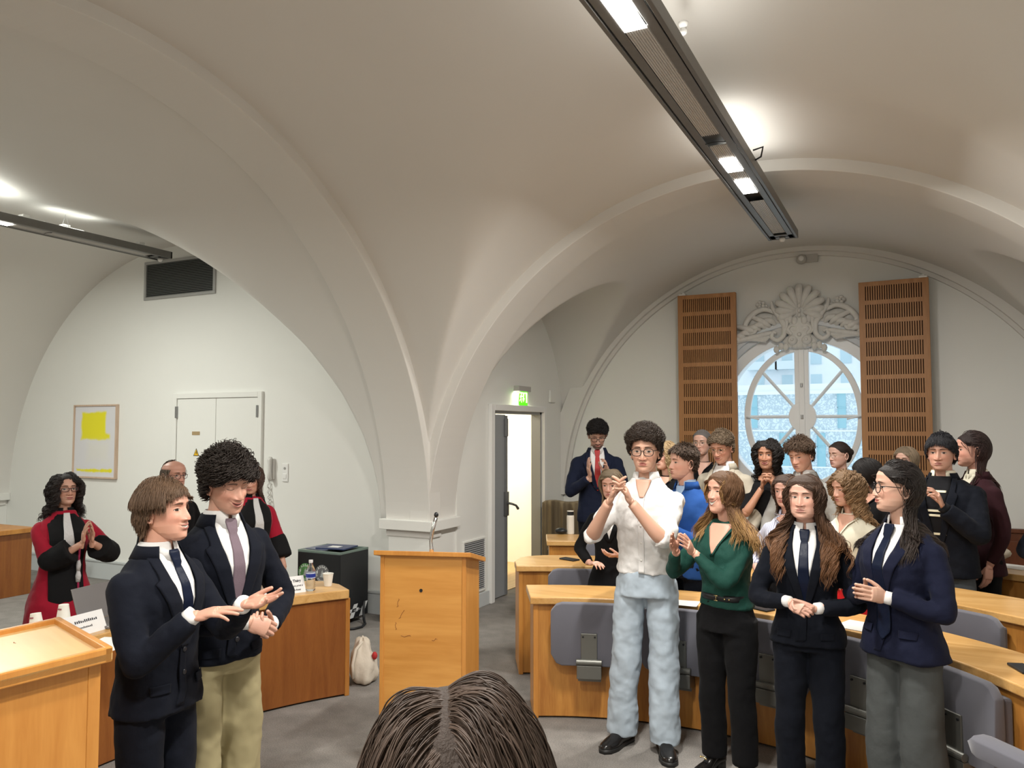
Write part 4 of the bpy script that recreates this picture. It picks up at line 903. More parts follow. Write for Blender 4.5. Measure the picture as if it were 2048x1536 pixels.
# face shader driven by the face coordinates stored as a uv map
SKINM = {}
def skin(name, col, lip, brow, iris, P):
    m = bpy.data.materials.new(name); m.use_nodes = True; nt = m.node_tree; N = nt.nodes; L = nt.links; b = N['Principled BSDF']
    b.inputs['Roughness'].default_value = .48; b.inputs['Subsurface Weight'].default_value = .12; b.inputs['Subsurface Radius'].default_value = (.012, .005, .003); b.inputs['Subsurface Scale'].default_value = .06
    uv = N.new('ShaderNodeUVMap'); uv.uv_map = 'face'; sp_ = N.new('ShaderNodeSeparateXYZ'); L.new(uv.outputs[0], sp_.inputs[0])
    u0, v0 = sp_.outputs[0], sp_.outputs[1]; M = lambda op, a, b_=None, c=None: nmath(nt, op, a, b_, c)
    au = M('ABSOLUTE', u0)
    tc = N.new('ShaderNodeTexCoord'); nz = N.new('ShaderNodeTexNoise'); nz.inputs['Scale'].default_value = 28; L.new(tc.outputs['Object'], nz.inputs[0])
    c = mixc(nt, nmath(nt, 'MULTIPLY', nz.outputs[0], .35), col, tuple(x*k for x, k in zip(col, (1.02, .80, .76))))
    def ellm(cu, cv, a, bb, soft=.15, uu=au):
        d = M('ADD', M('POWER', M('DIVIDE', M('SUBTRACT', uu, cu), a), 2), M('POWER', M('DIVIDE', M('SUBTRACT', v0, cv), bb), 2))
        return sstep(nt, M('MULTIPLY', d, -1), -1-soft, -1+soft)
    c = mixc(nt, M('MULTIPLY', ellm(.58, -.28, .36, .20, .9), .30), c, tuple(x*k for x, k in zip(col, (1.0, .62, .56))))
    c = mixc(nt, M('MULTIPLY', ellm(0, -.31, .22, .12, .9), .28), c, tuple(x*k for x, k in zip(col, (1.0, .62, .56))))
    if P.get('beard'):
        bd = M('MULTIPLY', ellm(0, -.80, .75, .36, .5), M('SUBTRACT', 1, ellm(0, -.56, .30, .09, .3)))
        c = mixc(nt, M('MULTIPLY', bd, P['beard']), c, tuple(x*.9 for x in brow))
        c = mixc(nt, M('MULTIPLY', ellm(0, -.455, .36, .045, .5), P['beard']), c, brow)
    sml = P.get('smile', 0); k = sml*.10/.12; mw = .29+.07*sml
    vv = M('SUBTRACT', v0, M('MULTIPLY_ADD', M('POWER', M('MINIMUM', au, .6), 2), k, -.565))     # distance from the mouth line
    edge = M('SQRT', M('MAXIMUM', M('SUBTRACT', 1, M('POWER', M('DIVIDE', au, mw), 2)), 0))
    up = M('LESS_THAN', vv, M('MULTIPLY', edge, .075)); dn = M('GREATER_THAN', vv, M('MULTIPLY', edge, -.10)); inn = M('LESS_THAN', au, mw)
    lipm = M('MULTIPLY', M('MULTIPLY', up, dn), inn); c = mixc(nt, M('MULTIPLY', lipm, .8), c, lip)
    op = P.get('open', 0)
    lo = M('GREATER_THAN', vv, M('MULTIPLY', edge, -.014-.075*op)); hi = M('LESS_THAN', vv, M('MULTIPLY', edge, .010+.018*op))
    line = M('MULTIPLY', M('MULTIPLY', lo, hi), M('LESS_THAN', au, mw*.96)); c = mixc(nt, M('MULTIPLY', line, .85), c, (.10, .025, .02))
    if P.get('teeth'):
        th = M('MULTIPLY', M('MULTIPLY', M('GREATER_THAN', vv, M('MULTIPLY', edge, -.012-.050*op)), M('LESS_THAN', vv, M('MULTIPLY', edge, .006+.016*op))), M('LESS_THAN', au, mw*.82)); c = mixc(nt, th, c, (.75, .70, .62))
    # nostrils
    c = mixc(nt, M('MULTIPLY', ellm(.125, -.395, .07, .020, .5), .7), c, (.12, .03, .02))
    # eyes
    eh = P.get('eyeopen', 1.0); cu, cv, hw = .44, .005, .205; gz = P.get('gaze', 0); gzv = P.get('gazev', 0)
    de = M('DIVIDE', M('SUBTRACT', au, cu), hw); arch = M('MAXIMUM', M('SUBTRACT', 1, M('POWER', de, 2)), 0)
    dv = M('SUBTRACT', v0, cv); upl = M('MULTIPLY', arch, .050*eh); lol = M('MULTIPLY', arch, -.042*max(eh, .35)); 
    if eh < .3: upl = M('MULTIPLY', arch, -.028)
    inside = M('MULTIPLY', M('MULTIPLY', M('LESS_THAN', dv, upl), M('GREATER_THAN', dv, lol)), M('LESS_THAN', M('ABSOLUTE', de), 1))
    if eh >= .3:
        c = mixc(nt, inside, c, (.50, .46, .42))
        # iris follows the gaze in signed face coordinates
        sgn = M('SIGN', u0); cc = M('MULTIPLY_ADD', sgn, cu, gz)
        di = M('ADD', M('POWER', M('DIVIDE', M('SUBTRACT', u0, cc), .105), 2), M('POWER', M('DIVIDE', M('SUBTRACT', v0, cv+.006+gzv), .066), 2))
        c = mixc(nt, M('MULTIPLY', inside, M('LESS_THAN', di, 1)), c, iris); c = mixc(nt, M('MULTIPLY', inside, M('LESS_THAN', di, .22)), c, (.01, .01, .01))
        lash = M('MULTIPLY', M('MULTIPLY', M('LESS_THAN', M('ABSOLUTE', M('SUBTRACT', dv, upl)), .011), M('LESS_THAN', M('ABSOLUTE', de), 1.04)), .9)
    else:
        lash = M('MULTIPLY', M('MULTIPLY', M('LESS_THAN', M('ABSOLUTE', M('SUBTRACT', dv, upl)), .012), M('LESS_THAN', M('ABSOLUTE', de), 1.0)), .9)
    c = mixc(nt, lash, c, (.05, .03, .02))
    crease = M('MULTIPLY', M('MULTIPLY', M('LESS_THAN', M('ABSOLUTE', M('SUBTRACT', dv, M('MULTIPLY_ADD', arch, .085, .012))), .006), M('LESS_THAN', M('ABSOLUTE', de), .9)), .35); c = mixc(nt, crease, c, tuple(x*.45 for x in col))
    # brows
    bh = .205+P.get('browup', 0); bt = P.get('browtilt', 0)
    bl_ = M('MULTIPLY_ADD', M('POWER', M('SUBTRACT', au, .42), 2), -.45, bh+.01); 
    if bt: bl_ = M('ADD', bl_, M('MULTIPLY', M('SUBTRACT', au, .42), bt))
    th_ = P.get('browthick', 1)*.03
    tap = sstep(nt, M('MULTIPLY', au, -1), -.78, -.45); d = M('ABSOLUTE', M('SUBTRACT', v0, bl_))
    bm_ = M('MULTIPLY', M('LESS_THAN', d, M('MULTIPLY', tap, th_)), M('GREATER_THAN', au, .17)); c = mixc(nt, M('MULTIPLY', bm_, .8), c, brow)
    L.new(c, b.inputs['Base Color'])
    wet = N.new('ShaderNodeMapRange'); wet.inputs[3].default_value = .48; wet.inputs[4].default_value = .30; L.new(M('MULTIPLY', inside, 1.0 if eh >= .3 else 0.0), wet.inputs[0]); L.new(wet.outputs[0], b.inputs['Roughness'])
    bp = N.new('ShaderNodeBump'); bp.inputs['Strength'].default_value = .10; bp.inputs['Distance'].default_value = .002; n2 = N.new('ShaderNodeTexNoise'); n2.inputs['Scale'].default_value = 260; L.new(tc.outputs['Object'], n2.inputs[0]); L.new(n2.outputs[0], bp.inputs['Height']); L.new(bp.outputs[0], b.inputs['Normal'])
    return m
# ---------------------------------------------------------------- hands (right hand: fingers +y, back +z, thumb towards -x)
def bake(me_obj):
    dg = bpy.context.evaluated_depsgraph_get(); me = bpy.data.meshes.new_from_object(me_obj.evaluated_get(dg))
    V = np.zeros(len(me.vertices)*3); me.vertices.foreach_get('co', V); F = [tuple(p.vertices) for p in me.polygons]
    old = me_obj.data; bpy.data.objects.remove(me_obj); bpy.data.meshes.remove(old); bpy.data.meshes.remove(me); return V.reshape(-1, 3), F
def capsule_chain(m, pts, rad, n=12):
    for i in range(len(pts)-1):
        m.tube([pts[i], pts[i+1]], [rad[i], rad[i+1]], n)
    for p, r in zip(pts, rad): m.ball(p, r, n)
def make_hand(curl, spread, thumb, vox=.0026):
    m = MB()
    base = [(-.030, .088), (-.010, .094), (.011, .091), (.030, .081)]       # index .. little
    ln = [(.042, .025, .020), (.046, .029, .021), (.043, .027, .020), (.034, .020, .018)]
    rd = [.0090, .0092, .0088, .0078]
    # palm
    m.tube([(0, -.012, 0), (0, .012, 0), (-.002, .035, .001), (-.002, .065, .002), (0, .088, .002)], [.026, .029, .036, .041, .038], 20, flat=.40)
    m.ball((-.026, .030, -.006), (.015, .030, .014), 14); m.ball((.026, .034, -.005), (.013, .032, .012), 14)
    m.tube([(0, -.05, 0), (0, .01, 0)], [.026, .026], 16, flat=.72)
    for i in range(4):
        c = R(curl[i] if isinstance(curl, (list, tuple)) else curl); a0 = R(spread*(i-1.4)*-1)
        p = np.array((base[i][0], base[i][1]-.006, .001)); pts = [p-np.array((0, .016, 0)), p]; ang = c*.55; r = rd[i]
        for k in range(3):
            d = np.array((-math.sin(a0)*math.cos(ang)*1.0, math.cos(a0)*math.cos(ang), -math.sin(ang)))
            p = p+d*ln[i][k]; pts.append(p); ang += c*(1.0 if k == 0 else .7)
        capsule_chain(m, pts, [r, r*1.06, r*1.0, r*.90, r*.78])
    t = thumb   # (out angle, down)
    p = np.array((-.024, .016, -.006)); d1 = np.array((-math.sin(R(t[0])), math.cos(R(t[0])), -math.sin(R(t[1])))); d2 = np.array((-math.sin(R(t[0]*.7)), math.cos(R(t[0]*.7)), -math.sin(R(t[1]*1.3)))); d3 = np.array((-math.sin(R(t[0]*.4)), math.cos(R(t[0]*.4)), -math.sin(R(t[1]))))
    pts = [p, p+d1*.040, p+d1*.040+d2*.032, p+d1*.040+d2*.032+d3*.024]; capsule_chain(m, pts, [.013, .0115, .0100, .0085])
    o = m.obj('tmp', []); r = o.modifiers.new('r', 'REMESH'); r.mode = 'VOXEL'; r.voxel_size = vox; s_ = o.modifiers.new('s', 'SMOOTH'); s_.factor = .5; s_.iterations = 4
    return bake(o)
HANDS = {}
for key, a in dict(flat=((10, 10, 12, 14), 1.5, (38, 12)), clap=((14, 12, 16, 22), 5, (42, 18)), cup=((34, 36, 40, 44), 2, (34, 28)), clasp=((55, 58, 62, 64), 0, (24, 34)), relax=((22, 26, 30, 34), 1, (26, 20)), talk=((12, 8, 10, 20), 3, (30, 6))).items():
    HANDS[key] = make_hand(*a)
    HANDS[key+'_far'] = make_hand(*a, vox=.0042)
# ---------------------------------------------------------------- torso profile and draped pieces
TORSO = {   # z, half width, half depth, y centre
 'm': [(.70, .180, .132, .0), (.82, .180, .135, .0), (.93, .174, .128, .0), (1.03, .160, .117, .0), (1.12, .158, .115, .003), (1.22, .170, .122, .006), (1.30, .181, .127, .006), (1.36, .182, .117, .0), (1.40, .168, .100, -.007), (1.432, .138, .086, -.013), (1.458, .106, .075, -.016), (1.482, .080, .067, -.016), (1.505, .066, .060, -.014), (1.52, .062, .057, -.012)],
 'f': [(.70, .178, .130, .0), (.82, .182, .136, -.004), (.93, .168, .122, .0), (1.03, .137, .102, .003), (1.12, .133, .101, .006), (1.22, .147, .120, .014), (1.29, .157, .129, .016), (1.35, .158, .112, .008), (1.39, .148, .093, -.004), (1.422, .120, .078, -.011), (1.448, .090, .067, -.014), (1.472, .068, .058, -.013), (1.495, .056, .052, -.011), (1.51, .052, .049, -.01)]}
EXP = 2.5
def tor(kind, z, grow=0, wid=1.0):
    T = np.array(TORSO[kind]); return [np.interp(z, T[:, 0], T[:, i])*(wid if i == 1 else 1)+(grow if i in (1, 2) else 0) for i in (1, 2, 3)]
def yfront(kind, x, z, off=0, wid=1.0, grow=0):
    a, b, c = tor(kind, z, grow, wid); a += off; b += off
    return c+b*np.maximum(1-np.abs(np.clip(np.asarray(x)/a, -.999, .999))**EXP, 0)**(1/EXP)
def torso_loft(m, kind, z0, z1, wid=1.0, grow=0, flare=0, n=40, nz=34):
    rings = []
    for z in np.linspace(z0, z1, nz):
        a, b, c = tor(kind, z, grow, wid)
        if z < .95: k = (.95-z)/.25*flare; a += k; b += k*.8
        t = np.arange(n)/n*2*PI; cs, sn = np.cos(t), np.sin(t)
        rings.append(np.stack([a*np.sign(sn)*np.abs(sn)**(2/EXP), c+b*np.sign(cs)*np.abs(cs)**(2/EXP), np.full(n, z)], 1))
    m.loft(rings)
def drape(kind, rows, off, th=.004, wid=1.0, grow=0, nx=9):
    """rows of (z, x_left, x_right [, extra offset]) laid on the front of the torso; solid piece"""
    rows = sorted(rows, key=lambda r: r[0]); zz = np.linspace(rows[0][0], rows[-1][0], max(10, int((rows[-1][0]-rows[0][0])/.012)))
    rz = [r[0] for r in rows]; A = []; B = []
    for z in zz:
        xl, xr = np.interp(z, rz, [r[1] for r in rows]), np.interp(z, rz, [r[2] for r in rows]); e = np.interp(z, rz, [(r[3] if len(r) > 3 else 0) for r in rows])
        xs = np.linspace(xl, xr, nx); y = yfront(kind, xs, z, 0, wid, grow)
        A.append(np.stack([xs, y+off+e, np.full(nx, z)], 1)); B.append(np.stack([xs, y+off+e-th, np.full(nx, z)], 1))
    A = np.array(A); B = np.array(B); m = MB(); P = np.concatenate([A, B[:, ::-1]], 1); m.loft(P); return m
def band(c, z0, r0, z1, r1, gap, th=.004, front_drop=0, n=36, ex=1.0, tilt=0):
    """collar band round the neck, open in front by +-gap degrees"""
    P = []
    for i in range(n+1):
        a = R(gap+(360-2*gap)*i/n); k = max(0, math.cos(a))**3; s_, co = math.sin(a), math.cos(a); q = []
        for z, r in ((z0-front_drop*k, r0), (z1-tilt*max(0, co), r1), (z1-tilt*max(0, co), r1-th), (z0-front_drop*k, r0-th)):
            q.append((c[0]+s_*r, c[1]+co*r*ex, z))
        P.append(q)
    return MB().loft(P)
def limb(pts, rad, n=18, sub=8):
    """smooth tapered tube through joints"""
    p = np.array(pts, float); k = len(p); out = []; rr = []
    for i in range(k-1):
        p0, p1, p2, p3 = p[max(i-1, 0)], p[i], p[i+1], p[min(i+2, k-1)]
        for t in np.linspace(0, 1, sub, endpoint=False):
            cr = .5*((2*p1)+(p2-p0)*t+(2*p0-5*p1+4*p2-p3)*t*t+(3*p1-p0-3*p2+p3)*t**3); li = p1+(p2-p1)*t
            out.append(li*.55+cr*.45); rr.append(rad[i]+(rad[i+1]-rad[i])*t)
    out.append(p[-1]); rr.append(rad[-1]); return np.array(out), np.array(rr)
def ik(S_, W_, l1, l2, hint):
    S_, W_, hint = map(lambda v: np.array(v, float), (S_, W_, hint)); d = W_-S_; L_ = np.linalg.norm(d); mx = (l1+l2)*.995
    if L_ > mx: W_ = S_+d/L_*mx; L_ = mx; d = W_-S_
    u = d/L_; a = (l1*l1-l2*l2+L_*L_)/(2*L_); h = math.sqrt(max(l1*l1-a*a, 0)); hp = hint-(hint@u)*u; hp /= np.linalg.norm(hp)+1e-9
    return S_+u*a+hp*h, W_
def rotm(f, nrm):
    """columns X,Y,Z for a hand with fingers f and palm normal nrm"""
    Y = np.array(f, float); Y /= np.linalg.norm(Y); Z = -np.array(nrm, float); Z -= (Z@Y)*Y; Z /= np.linalg.norm(Z); X = np.cross(Y, Z); return np.stack([X, Y, Z], 1)
FOLD = {}
def foldtex(sc):
    if sc not in FOLD:
        t = bpy.data.textures.new('cloth_folds', 'CLOUDS'); t.noise_scale = sc; t.noise_depth = 2; FOLD[sc] = t
    return FOLD[sc]
def cloth_mods(o, vox, smooth=6, fold=.014, fscale=.11):
    r = o.modifiers.new('r', 'REMESH'); r.mode = 'VOXEL'; r.voxel_size = vox; r.use_smooth_shade = True
    s_ = o.modifiers.new('s', 'SMOOTH'); s_.factor = .5; s_.iterations = smooth
    if fold:
        d = o.modifiers.new('d', 'DISPLACE'); d.texture = foldtex(fscale); d.strength = fold; d.texture_coords = 'LOCAL'; d.mid_level = .5
        s2 = o.modifiers.new('s2', 'SMOOTH'); s2.factor = .5; s2.iterations = 2
    return o
# ---------------------------------------------------------------- hair
HAIRM = {}
def hair_mat(col, rough=.42):
    k = (tuple(col), rough)
    if k in HAIRM: return HAIRM[k]
    m = bpy.data.materials.new('hair_colour'); m.use_nodes = True; nt = m.node_tree; b = nt.nodes['Principled BSDF']; HAIRM[k] = m
    b.inputs['Roughness'].default_value = rough+.1; b.inputs['Specular IOR Level'].default_value = .3
    at = nt.nodes.new('ShaderNodeAttribute'); at.attribute_name = 'tint'
    c2 = tuple(min(1, x*1.9+.01) for x in col); mx = mixc(nt, at.outputs['Fac'], tuple(x*.75 for x in col), c2)
    tp = nt.nodes.new('ShaderNodeAttribute'); tp.attribute_name = 'tip'; at2 = tp
    HAIRM[k] = m; m['two'] = 0; nt.links.new(mx, b.inputs['Base Color']); return m
def hair_mat2(col, tipc, rough=.42):
    k = (tuple(col), tuple(tipc), rough)
    if k in HAIRM: return HAIRM[k]
    m = bpy.data.materials.new('hair_colour_tips'); m.use_nodes = True; nt = m.node_tree; b = nt.nodes['Principled BSDF']; HAIRM[k] = m
    b.inputs['Roughness'].default_value = rough+.1; b.inputs['Specular IOR Level'].default_value = .3
    at = nt.nodes.new('ShaderNodeAttribute'); at.attribute_name = 'tint'; tp = nt.nodes.new('ShaderNodeAttribute'); tp.attribute_name = 'tip'
    a = mixc(nt, at.outputs['Fac'], tuple(x*.75 for x in col), tuple(min(1, x*1.8+.01) for x in col)); b2_ = mixc(nt, at.outputs['Fac'], tuple(x*.75 for x in tipc), tuple(min(1, x*1.35) for x in tipc))
    nt.links.new(mixc(nt, tp.outputs['Fac'], a, b2_), b.inputs['Base Color']); return m
def hairline(al, ears=.10, front=.60, back=-.45): return np.interp(al, [0, .45, .85, 1.15, 1.45, 1.75, 2.2, PI], [front, front-.04, front-.22, .22, ears, -.12, back+.05, back])
def hair(P, body, parent, s, HC, Rh, far, shoulder):
    """P: style. strands are grown in head space and then moved with the head"""
    rng = np.random.RandomState(P.get('seed', 1)); N = int(P.get('n', 2600)*(.6 if far else 1)); K = P.get('steps', 14)
    Lh = P['L']; vol = P.get('vol', .012); col = P['col']
    # roots
    pts = []; 
    while len(pts) < N:
        v = rng.uniform(-.6, 1, N*2); ph = rng.uniform(-PI, PI, N*2); al = np.abs(ph); w_ = .55+.45*sm(v, .2, .8)
        ok = (v > hairline(al, P.get('ears', .10), P.get('front', .60), P.get('back', -.45))) & (rng.rand(N*2) < w_)
        if 'bald' in P: ok &= ~((v > P['bald']-.25*np.cos(ph)*0) & (np.abs(ph) < 2.6))
        pts += list(zip(v[ok], ph[ok]))
    pts = np.array(pts[:N]); v, ph = pts[:, 0], pts[:, 1]; root, _, _ = head_surface(v, ph, dict(wide=P.get('wide', 1)))
    Cc = np.array((0, -.010, .012)); Rr = np.array((.078, .096, .104))
    nrm = (root-Cc)/Rr**2; nrm /= np.linalg.norm(nrm, axis=1)[:, None]
    part = P.get('part', 0); mode = P.get('mode', 'down'); side = np.sign(root[:, 0]-part+1e-6)
    crown = np.array((0, -.045, .10))
    # length
    Ls = Lh*(1+rng.uniform(-.18, .10, N)); step = Ls/K
    if 'sidek' in P: fk = P['sidek']+(1-P['sidek'])*sm(v, .25, .70); Ls = Ls*fk; step = Ls/K
    if 'frontk' in P: fk = 1-(1-P['frontk'])*(np.abs(ph) < .95)*np.clip((1.05-v)/.35, 0, 1); Ls = Ls*fk; step = Ls/K
    if 'Lfun' in P: Ls = P['Lfun'](root, v, ph)*(1+rng.uniform(-.15, .1, N)); step = Ls/K
    clump = np.floor(v*P.get('clv', 9))*31+np.floor((ph+PI)*P.get('clp', 5)); h1 = (np.sin(clump*12.9898)*43758.5453) % 1; h2 = (np.sin(clump*78.233)*12543.123) % 1; h3 = (np.sin(clump*39.11)*7777.7) % 1
    layer = .002+vol*(.15+.85*rng.rand(N))*(.55+.45*h3)*(1 if 'sidek' not in P else P['sidek']+(1-P['sidek'])*sm(v, .25, .70))
    d = nrm*P.get('lift', .5)
    if mode == 'down': comb = np.stack([side*.9*np.clip(root[:, 2]/.08, 0.2, 1), -.15-.25*(ph**2 > 2.2), -.35*np.ones(N)], 1); comb[:, 1] += np.where(np.abs(ph) < .9, P.get('fringe', -.1), 0)
    elif mode == 'forward': comb = np.stack([.25*P.get('sweep', 0)+.15*root[:, 0]/.07, np.where(np.abs(ph) < 2.0, .9, -.2), np.where(root[:, 2] > .05, -.05, -.8)], 1)
    elif mode == 'back': comb = np.stack([.1*side, -1*np.ones(N), P.get('rise', .1)*np.ones(N)], 1)
    elif mode == 'side': comb = np.stack([P.get('sweep', 1)*np.where(root[:, 2] > .03, 1.0, .1), np.where(root[:, 2] > .03, .15, -.3), np.where(root[:, 2] > .05, .15, -.8)], 1)
    else: comb = nrm*.6+rng.normal(0, .45, (N, 3))
    jit = rng.normal(0, P.get('jit', .12), (N, 3))+(np.stack([h1, h2, h3], 1)-.5)*P.get('cljit', .35)
    d = d+comb+jit; d /= np.linalg.norm(d, axis=1)[:, None]
    co_ = min(P.get('cap', .4)*vol, .004); p = root+nrm*(co_*.8); out = [p.copy()]; grav = P.get('grav', .28)
    tgt = P.get('target'); hug = P.get('hug', 1.10 if mode in ('down', 'back') and Lh > .16 else 0)
    for k in range(K):
        if tgt is not None:
            to = np.array(tgt)-p; dist = np.linalg.norm(to, axis=1)[:, None]; d = d*.6+to/(dist+1e-6)*.5; 
        d = d+np.array((0, 0, -(grav if k >= P.get('gstart', 0) else .04))); d /= np.linalg.norm(d, axis=1)[:, None]; q = p+d*step[:, None]
        # stay outside the head
        Ro = Rr+layer[:, None]*min(1, (k+1)/3); e = (q-Cc)/Ro; r = np.linalg.norm(e, axis=1); ins = r < 1
        q[ins] = Cc+e[ins]/r[ins][:, None]*Ro[ins]
        if hug:
            e = (q-Cc)/Ro; r = np.linalg.norm(e, axis=1); far_ = (r > hug) & (q[:, 2] > -.085); q[far_] = Cc+e[far_]/r[far_][:, None]*Ro[far_]*hug
            lo_ = (q[:, 2] < -.06) & (q[:, 2] > -.24); q[lo_, 0] += (np.sign(q[:, 0])*step*P.get('flare', .022)*3.3*(.3+h2))[lo_]
            wm = .074+layer*1.5+P.get('flare', .022)*np.clip((-.04-q[:, 2])/.15, 0, 1); lowm = (q[:, 2] <= -.03) & (q[:, 2] > -.20); q[lowm, 0] = np.clip(q[lowm, 0], -wm[lowm], wm[lowm])*.5+q[lowm, 0]*.5
        # neck and jaw
        low = (q[:, 2] < -.04); nk = np.array((0, -.012)); rn = .062+layer*.8; dx = q[:, 0]-nk[0]; dy = (q[:, 1]-nk[1]); rr = np.sqrt(dx*dx+dy*dy)+1e-6; m_ = low & (rr < rn); q[m_, 0] = (nk[0]+dx/rr*rn)[m_]; q[m_, 1] = (nk[1]+dy/rr*rn)[m_]
        # keep the face free
        if P.get('facefree', 1):
            fx = P.get('facew', .060); m_ = (q[:, 1] > P.get('facey', .012)) & (q[:, 2] < P.get('facetop', .055)) & (np.abs(q[:, 0]) < fx); q[m_, 0] = np.sign(q[m_, 0]+1e-5)*(fx+.35*layer[m_])
        if shoulder is not None:     # shoulders and chest
            kind, toh = shoulder; w3 = toh(q); zz = w3[:, 2]; T = np.array(TORSO[kind]); sw = P.get('swid', 1.0)
            a = np.interp(zz, T[:, 0], T[:, 1])*sw+.012; a = np.maximum(a, np.where(zz < 1.40, .19*sw, 0)); b = np.interp(zz, T[:, 0], T[:, 2]); c = np.interp(zz, T[:, 0], T[:, 3])
            fs = np.where(np.abs(ph) < P.get('fall', 1.35), 1.0, -1.0); prof = b*np.maximum(1-np.abs(np.clip(w3[:, 0]/a, -.99, .99))**2.5, .05)**.4+.014+layer*.7
            tgt_y = c+fs*prof; ins = (zz < 1.49) & (fs*(w3[:, 1]-tgt_y) < 0) & (np.abs(w3[:, 0]) < a)
            if ins.any():
                w4 = w3.copy(); w4[ins, 1] = w3[ins, 1]+np.clip(tgt_y[ins]-w3[ins, 1], -.03, .03); w4[:, 0] = np.where(zz < 1.46, np.clip(w4[:, 0], -.135*sw, .135*sw)*.35+w4[:, 0]*.65, w4[:, 0]); dd = toh(w4, inv=True); q[ins] = dd[ins]
        d = (q-p); d /= np.linalg.norm(d, axis=1)[:, None]+1e-9; p = q; out.append(p.copy())
    A = np.array(out)                                   # K+1, N, 3
    # curls and waves
    ca, cf = P.get('curl', 0), P.get('cfreq', 9.)
    if ca:
        t = np.linspace(0, 1, K+1)[:, None]; phs = h1*6.28+h2*3; fr = cf*(.8+.5*h3)*Ls/Lh; env = np.minimum(t*3, 1)*ca*(.7+.6*h2)
        tang = np.gradient(A, axis=0); tang /= np.linalg.norm(tang, axis=2)[:, :, None]+1e-9; s1 = np.cross(tang, np.array((0.3, .5, .8))); s1 /= np.linalg.norm(s1, axis=2)[:, :, None]+1e-9; s2 = np.cross(tang, s1)
        ang = t*fr*2*PI+phs; A = A+env[:, :, None]*(np.cos(ang)[:, :, None]*s1+np.sin(ang)[:, :, None]*s2)
    A += rng.normal(0, P.get('frizz', .0006), A.shape)*np.linspace(0, 1, K+1)[:, None, None]
    A = np.transpose(A, (1, 0, 2)); W_ = (A.reshape(-1, 3)@Rh.T+HC)*s
    hc = bpy.data.hair_curves.new('hair_strands'); hc.add_curves([K+1]*N); hc.position_data.foreach_set('vector', W_.ravel())
    rad = P.get('rad', .0011)*(1.35 if far else 1)*s; rr = np.tile(np.concatenate([np.full(K-2, 1.), [.85, .6, .25]])[:K+1], N)*rad
    at = hc.attributes.get('radius') or hc.attributes.new('radius', 'FLOAT', 'POINT'); at.data.foreach_set('value', rr)
    at = hc.attributes.new('tint', 'FLOAT', 'POINT'); at.data.foreach_set('value', np.repeat(np.clip(.5*h2+.5*rng.rand(N), 0, 1)*P.get('tintk', .6), K+1))
    tip = np.clip((np.linspace(0, 1, K+1)-P.get('tip0', .35))/.4, 0, 1); at = hc.attributes.new('tip', 'FLOAT', 'POINT'); at.data.foreach_set('value', np.tile(tip, N))
    hc.materials.append(hair_mat2(col, P['tipcol']) if 'tipcol' in P else hair_mat(col, P.get('rough', .42)))
    # scalp cap, the body of the hair
    nv, nu = 40, 64; V, Ph = np.meshgrid(np.linspace(-.62, 1, nv), np.linspace(-PI, PI, nu, endpoint=False), indexing='ij'); al = np.abs(Ph)
    hl = hairline(al, P.get('ears', .10), P.get('front', .60), P.get('back', -.45)); Vc = hl+(1-hl)*(V+.62)/1.62
    sp, _, _ = head_surface(Vc, Ph, dict(wide=P.get('wide', 1))); nn = (sp-Cc)/Rr**2; nn /= np.linalg.norm(nn, axis=2)[:, :, None]
    g = np.clip((Vc-hl)/.12, 0, 1); capk = min(P.get('cap', .4)*vol, .004)
    kk = 1 if 'sidek' not in P else (P['sidek']+(1-P['sidek'])*sm(Vc, .25, .70))[:, :, None]
    sp = sp+nn*(.0012+capk*g[:, :, None]*kk); m = MB()
    if 'bald' in P:
        keep = (Vc < P['bald']) | (al > 2.6); F = [(i*nu+j, (i+1)*nu+j, (i+1)*nu+(j+1) % nu, i*nu+(j+1) % nu) for i in range(nv-1) for j in range(nu) if keep[i, j]]; m.add((sp.reshape(-1, 3)@Rh.T+HC)*s, F)
    else: m.grid((sp.reshape(-1, 3)@Rh.T+HC).reshape(nv, nu, 3)*s, cv=True)
    if tgt is not None:
        r_ = P.get('bun', .03); m.ball(tuple(((np.array(tgt)@Rh.T)+HC)*s), r_*s, 16)
    capm = mat('hair_base_%.3f_%.3f_%.3f' % tuple(col), tuple(x*.8 for x in col), .7, bump=.5, bscale=260, stretch=(1, 1, .25))
    cap = m.obj('hair', capm, parent, smooth=True)
    o = bpy.data.objects.new('hair_strands', hc); COL.objects.link(o); o.parent = cap
    return cap
# ---------------------------------------------------------------- the person builder
def cloth(name, col, rough=.85, bump=.55, bscale=13, sheen=.02, vary=0.0, spec=.15, **k): return mat(name, col, rough, bump=bump, bscale=bscale, sheen=sheen, vary=vary, spec=spec, **k)
PUPILB = (.035, .018, .01); IRISB = (.10, .045, .02); IRISL = (.12, .16, .17)
FH = Vector((-math.sin(YAW), math.cos(YAW), 0)); RH = Vector((math.cos(YAW), math.sin(YAW), 0))
def clap(c, lift=50, apart=.02, inw=10, off=0, twist=0, pose='clap'):
    """two hands meeting in front of the chest"""
    c = np.array(c, float); li = R(lift); tw = R(twist); ca, sa = math.cos(tw), math.sin(tw)
    rz = np.array([[ca, -sa, 0], [sa, ca, 0], [0, 0, 1]]); out = {}
    for s_, k in ((1, 'r'), (-1, 'l')):
        f = np.array((-s_*math.sin(R(inw))*1.0, math.cos(li), math.sin(li)*(1 if s_ > 0 else 1))); f = rz@f; n = rz@np.array((-s_, .12, 0.0))
        w_ = c-f/np.linalg.norm(f)*.085+rz@np.array((s_*(apart/2+.022), 0, 0))+np.array((0, 0, off*s_)); out[k] = (w_, f, n, pose)
    return out
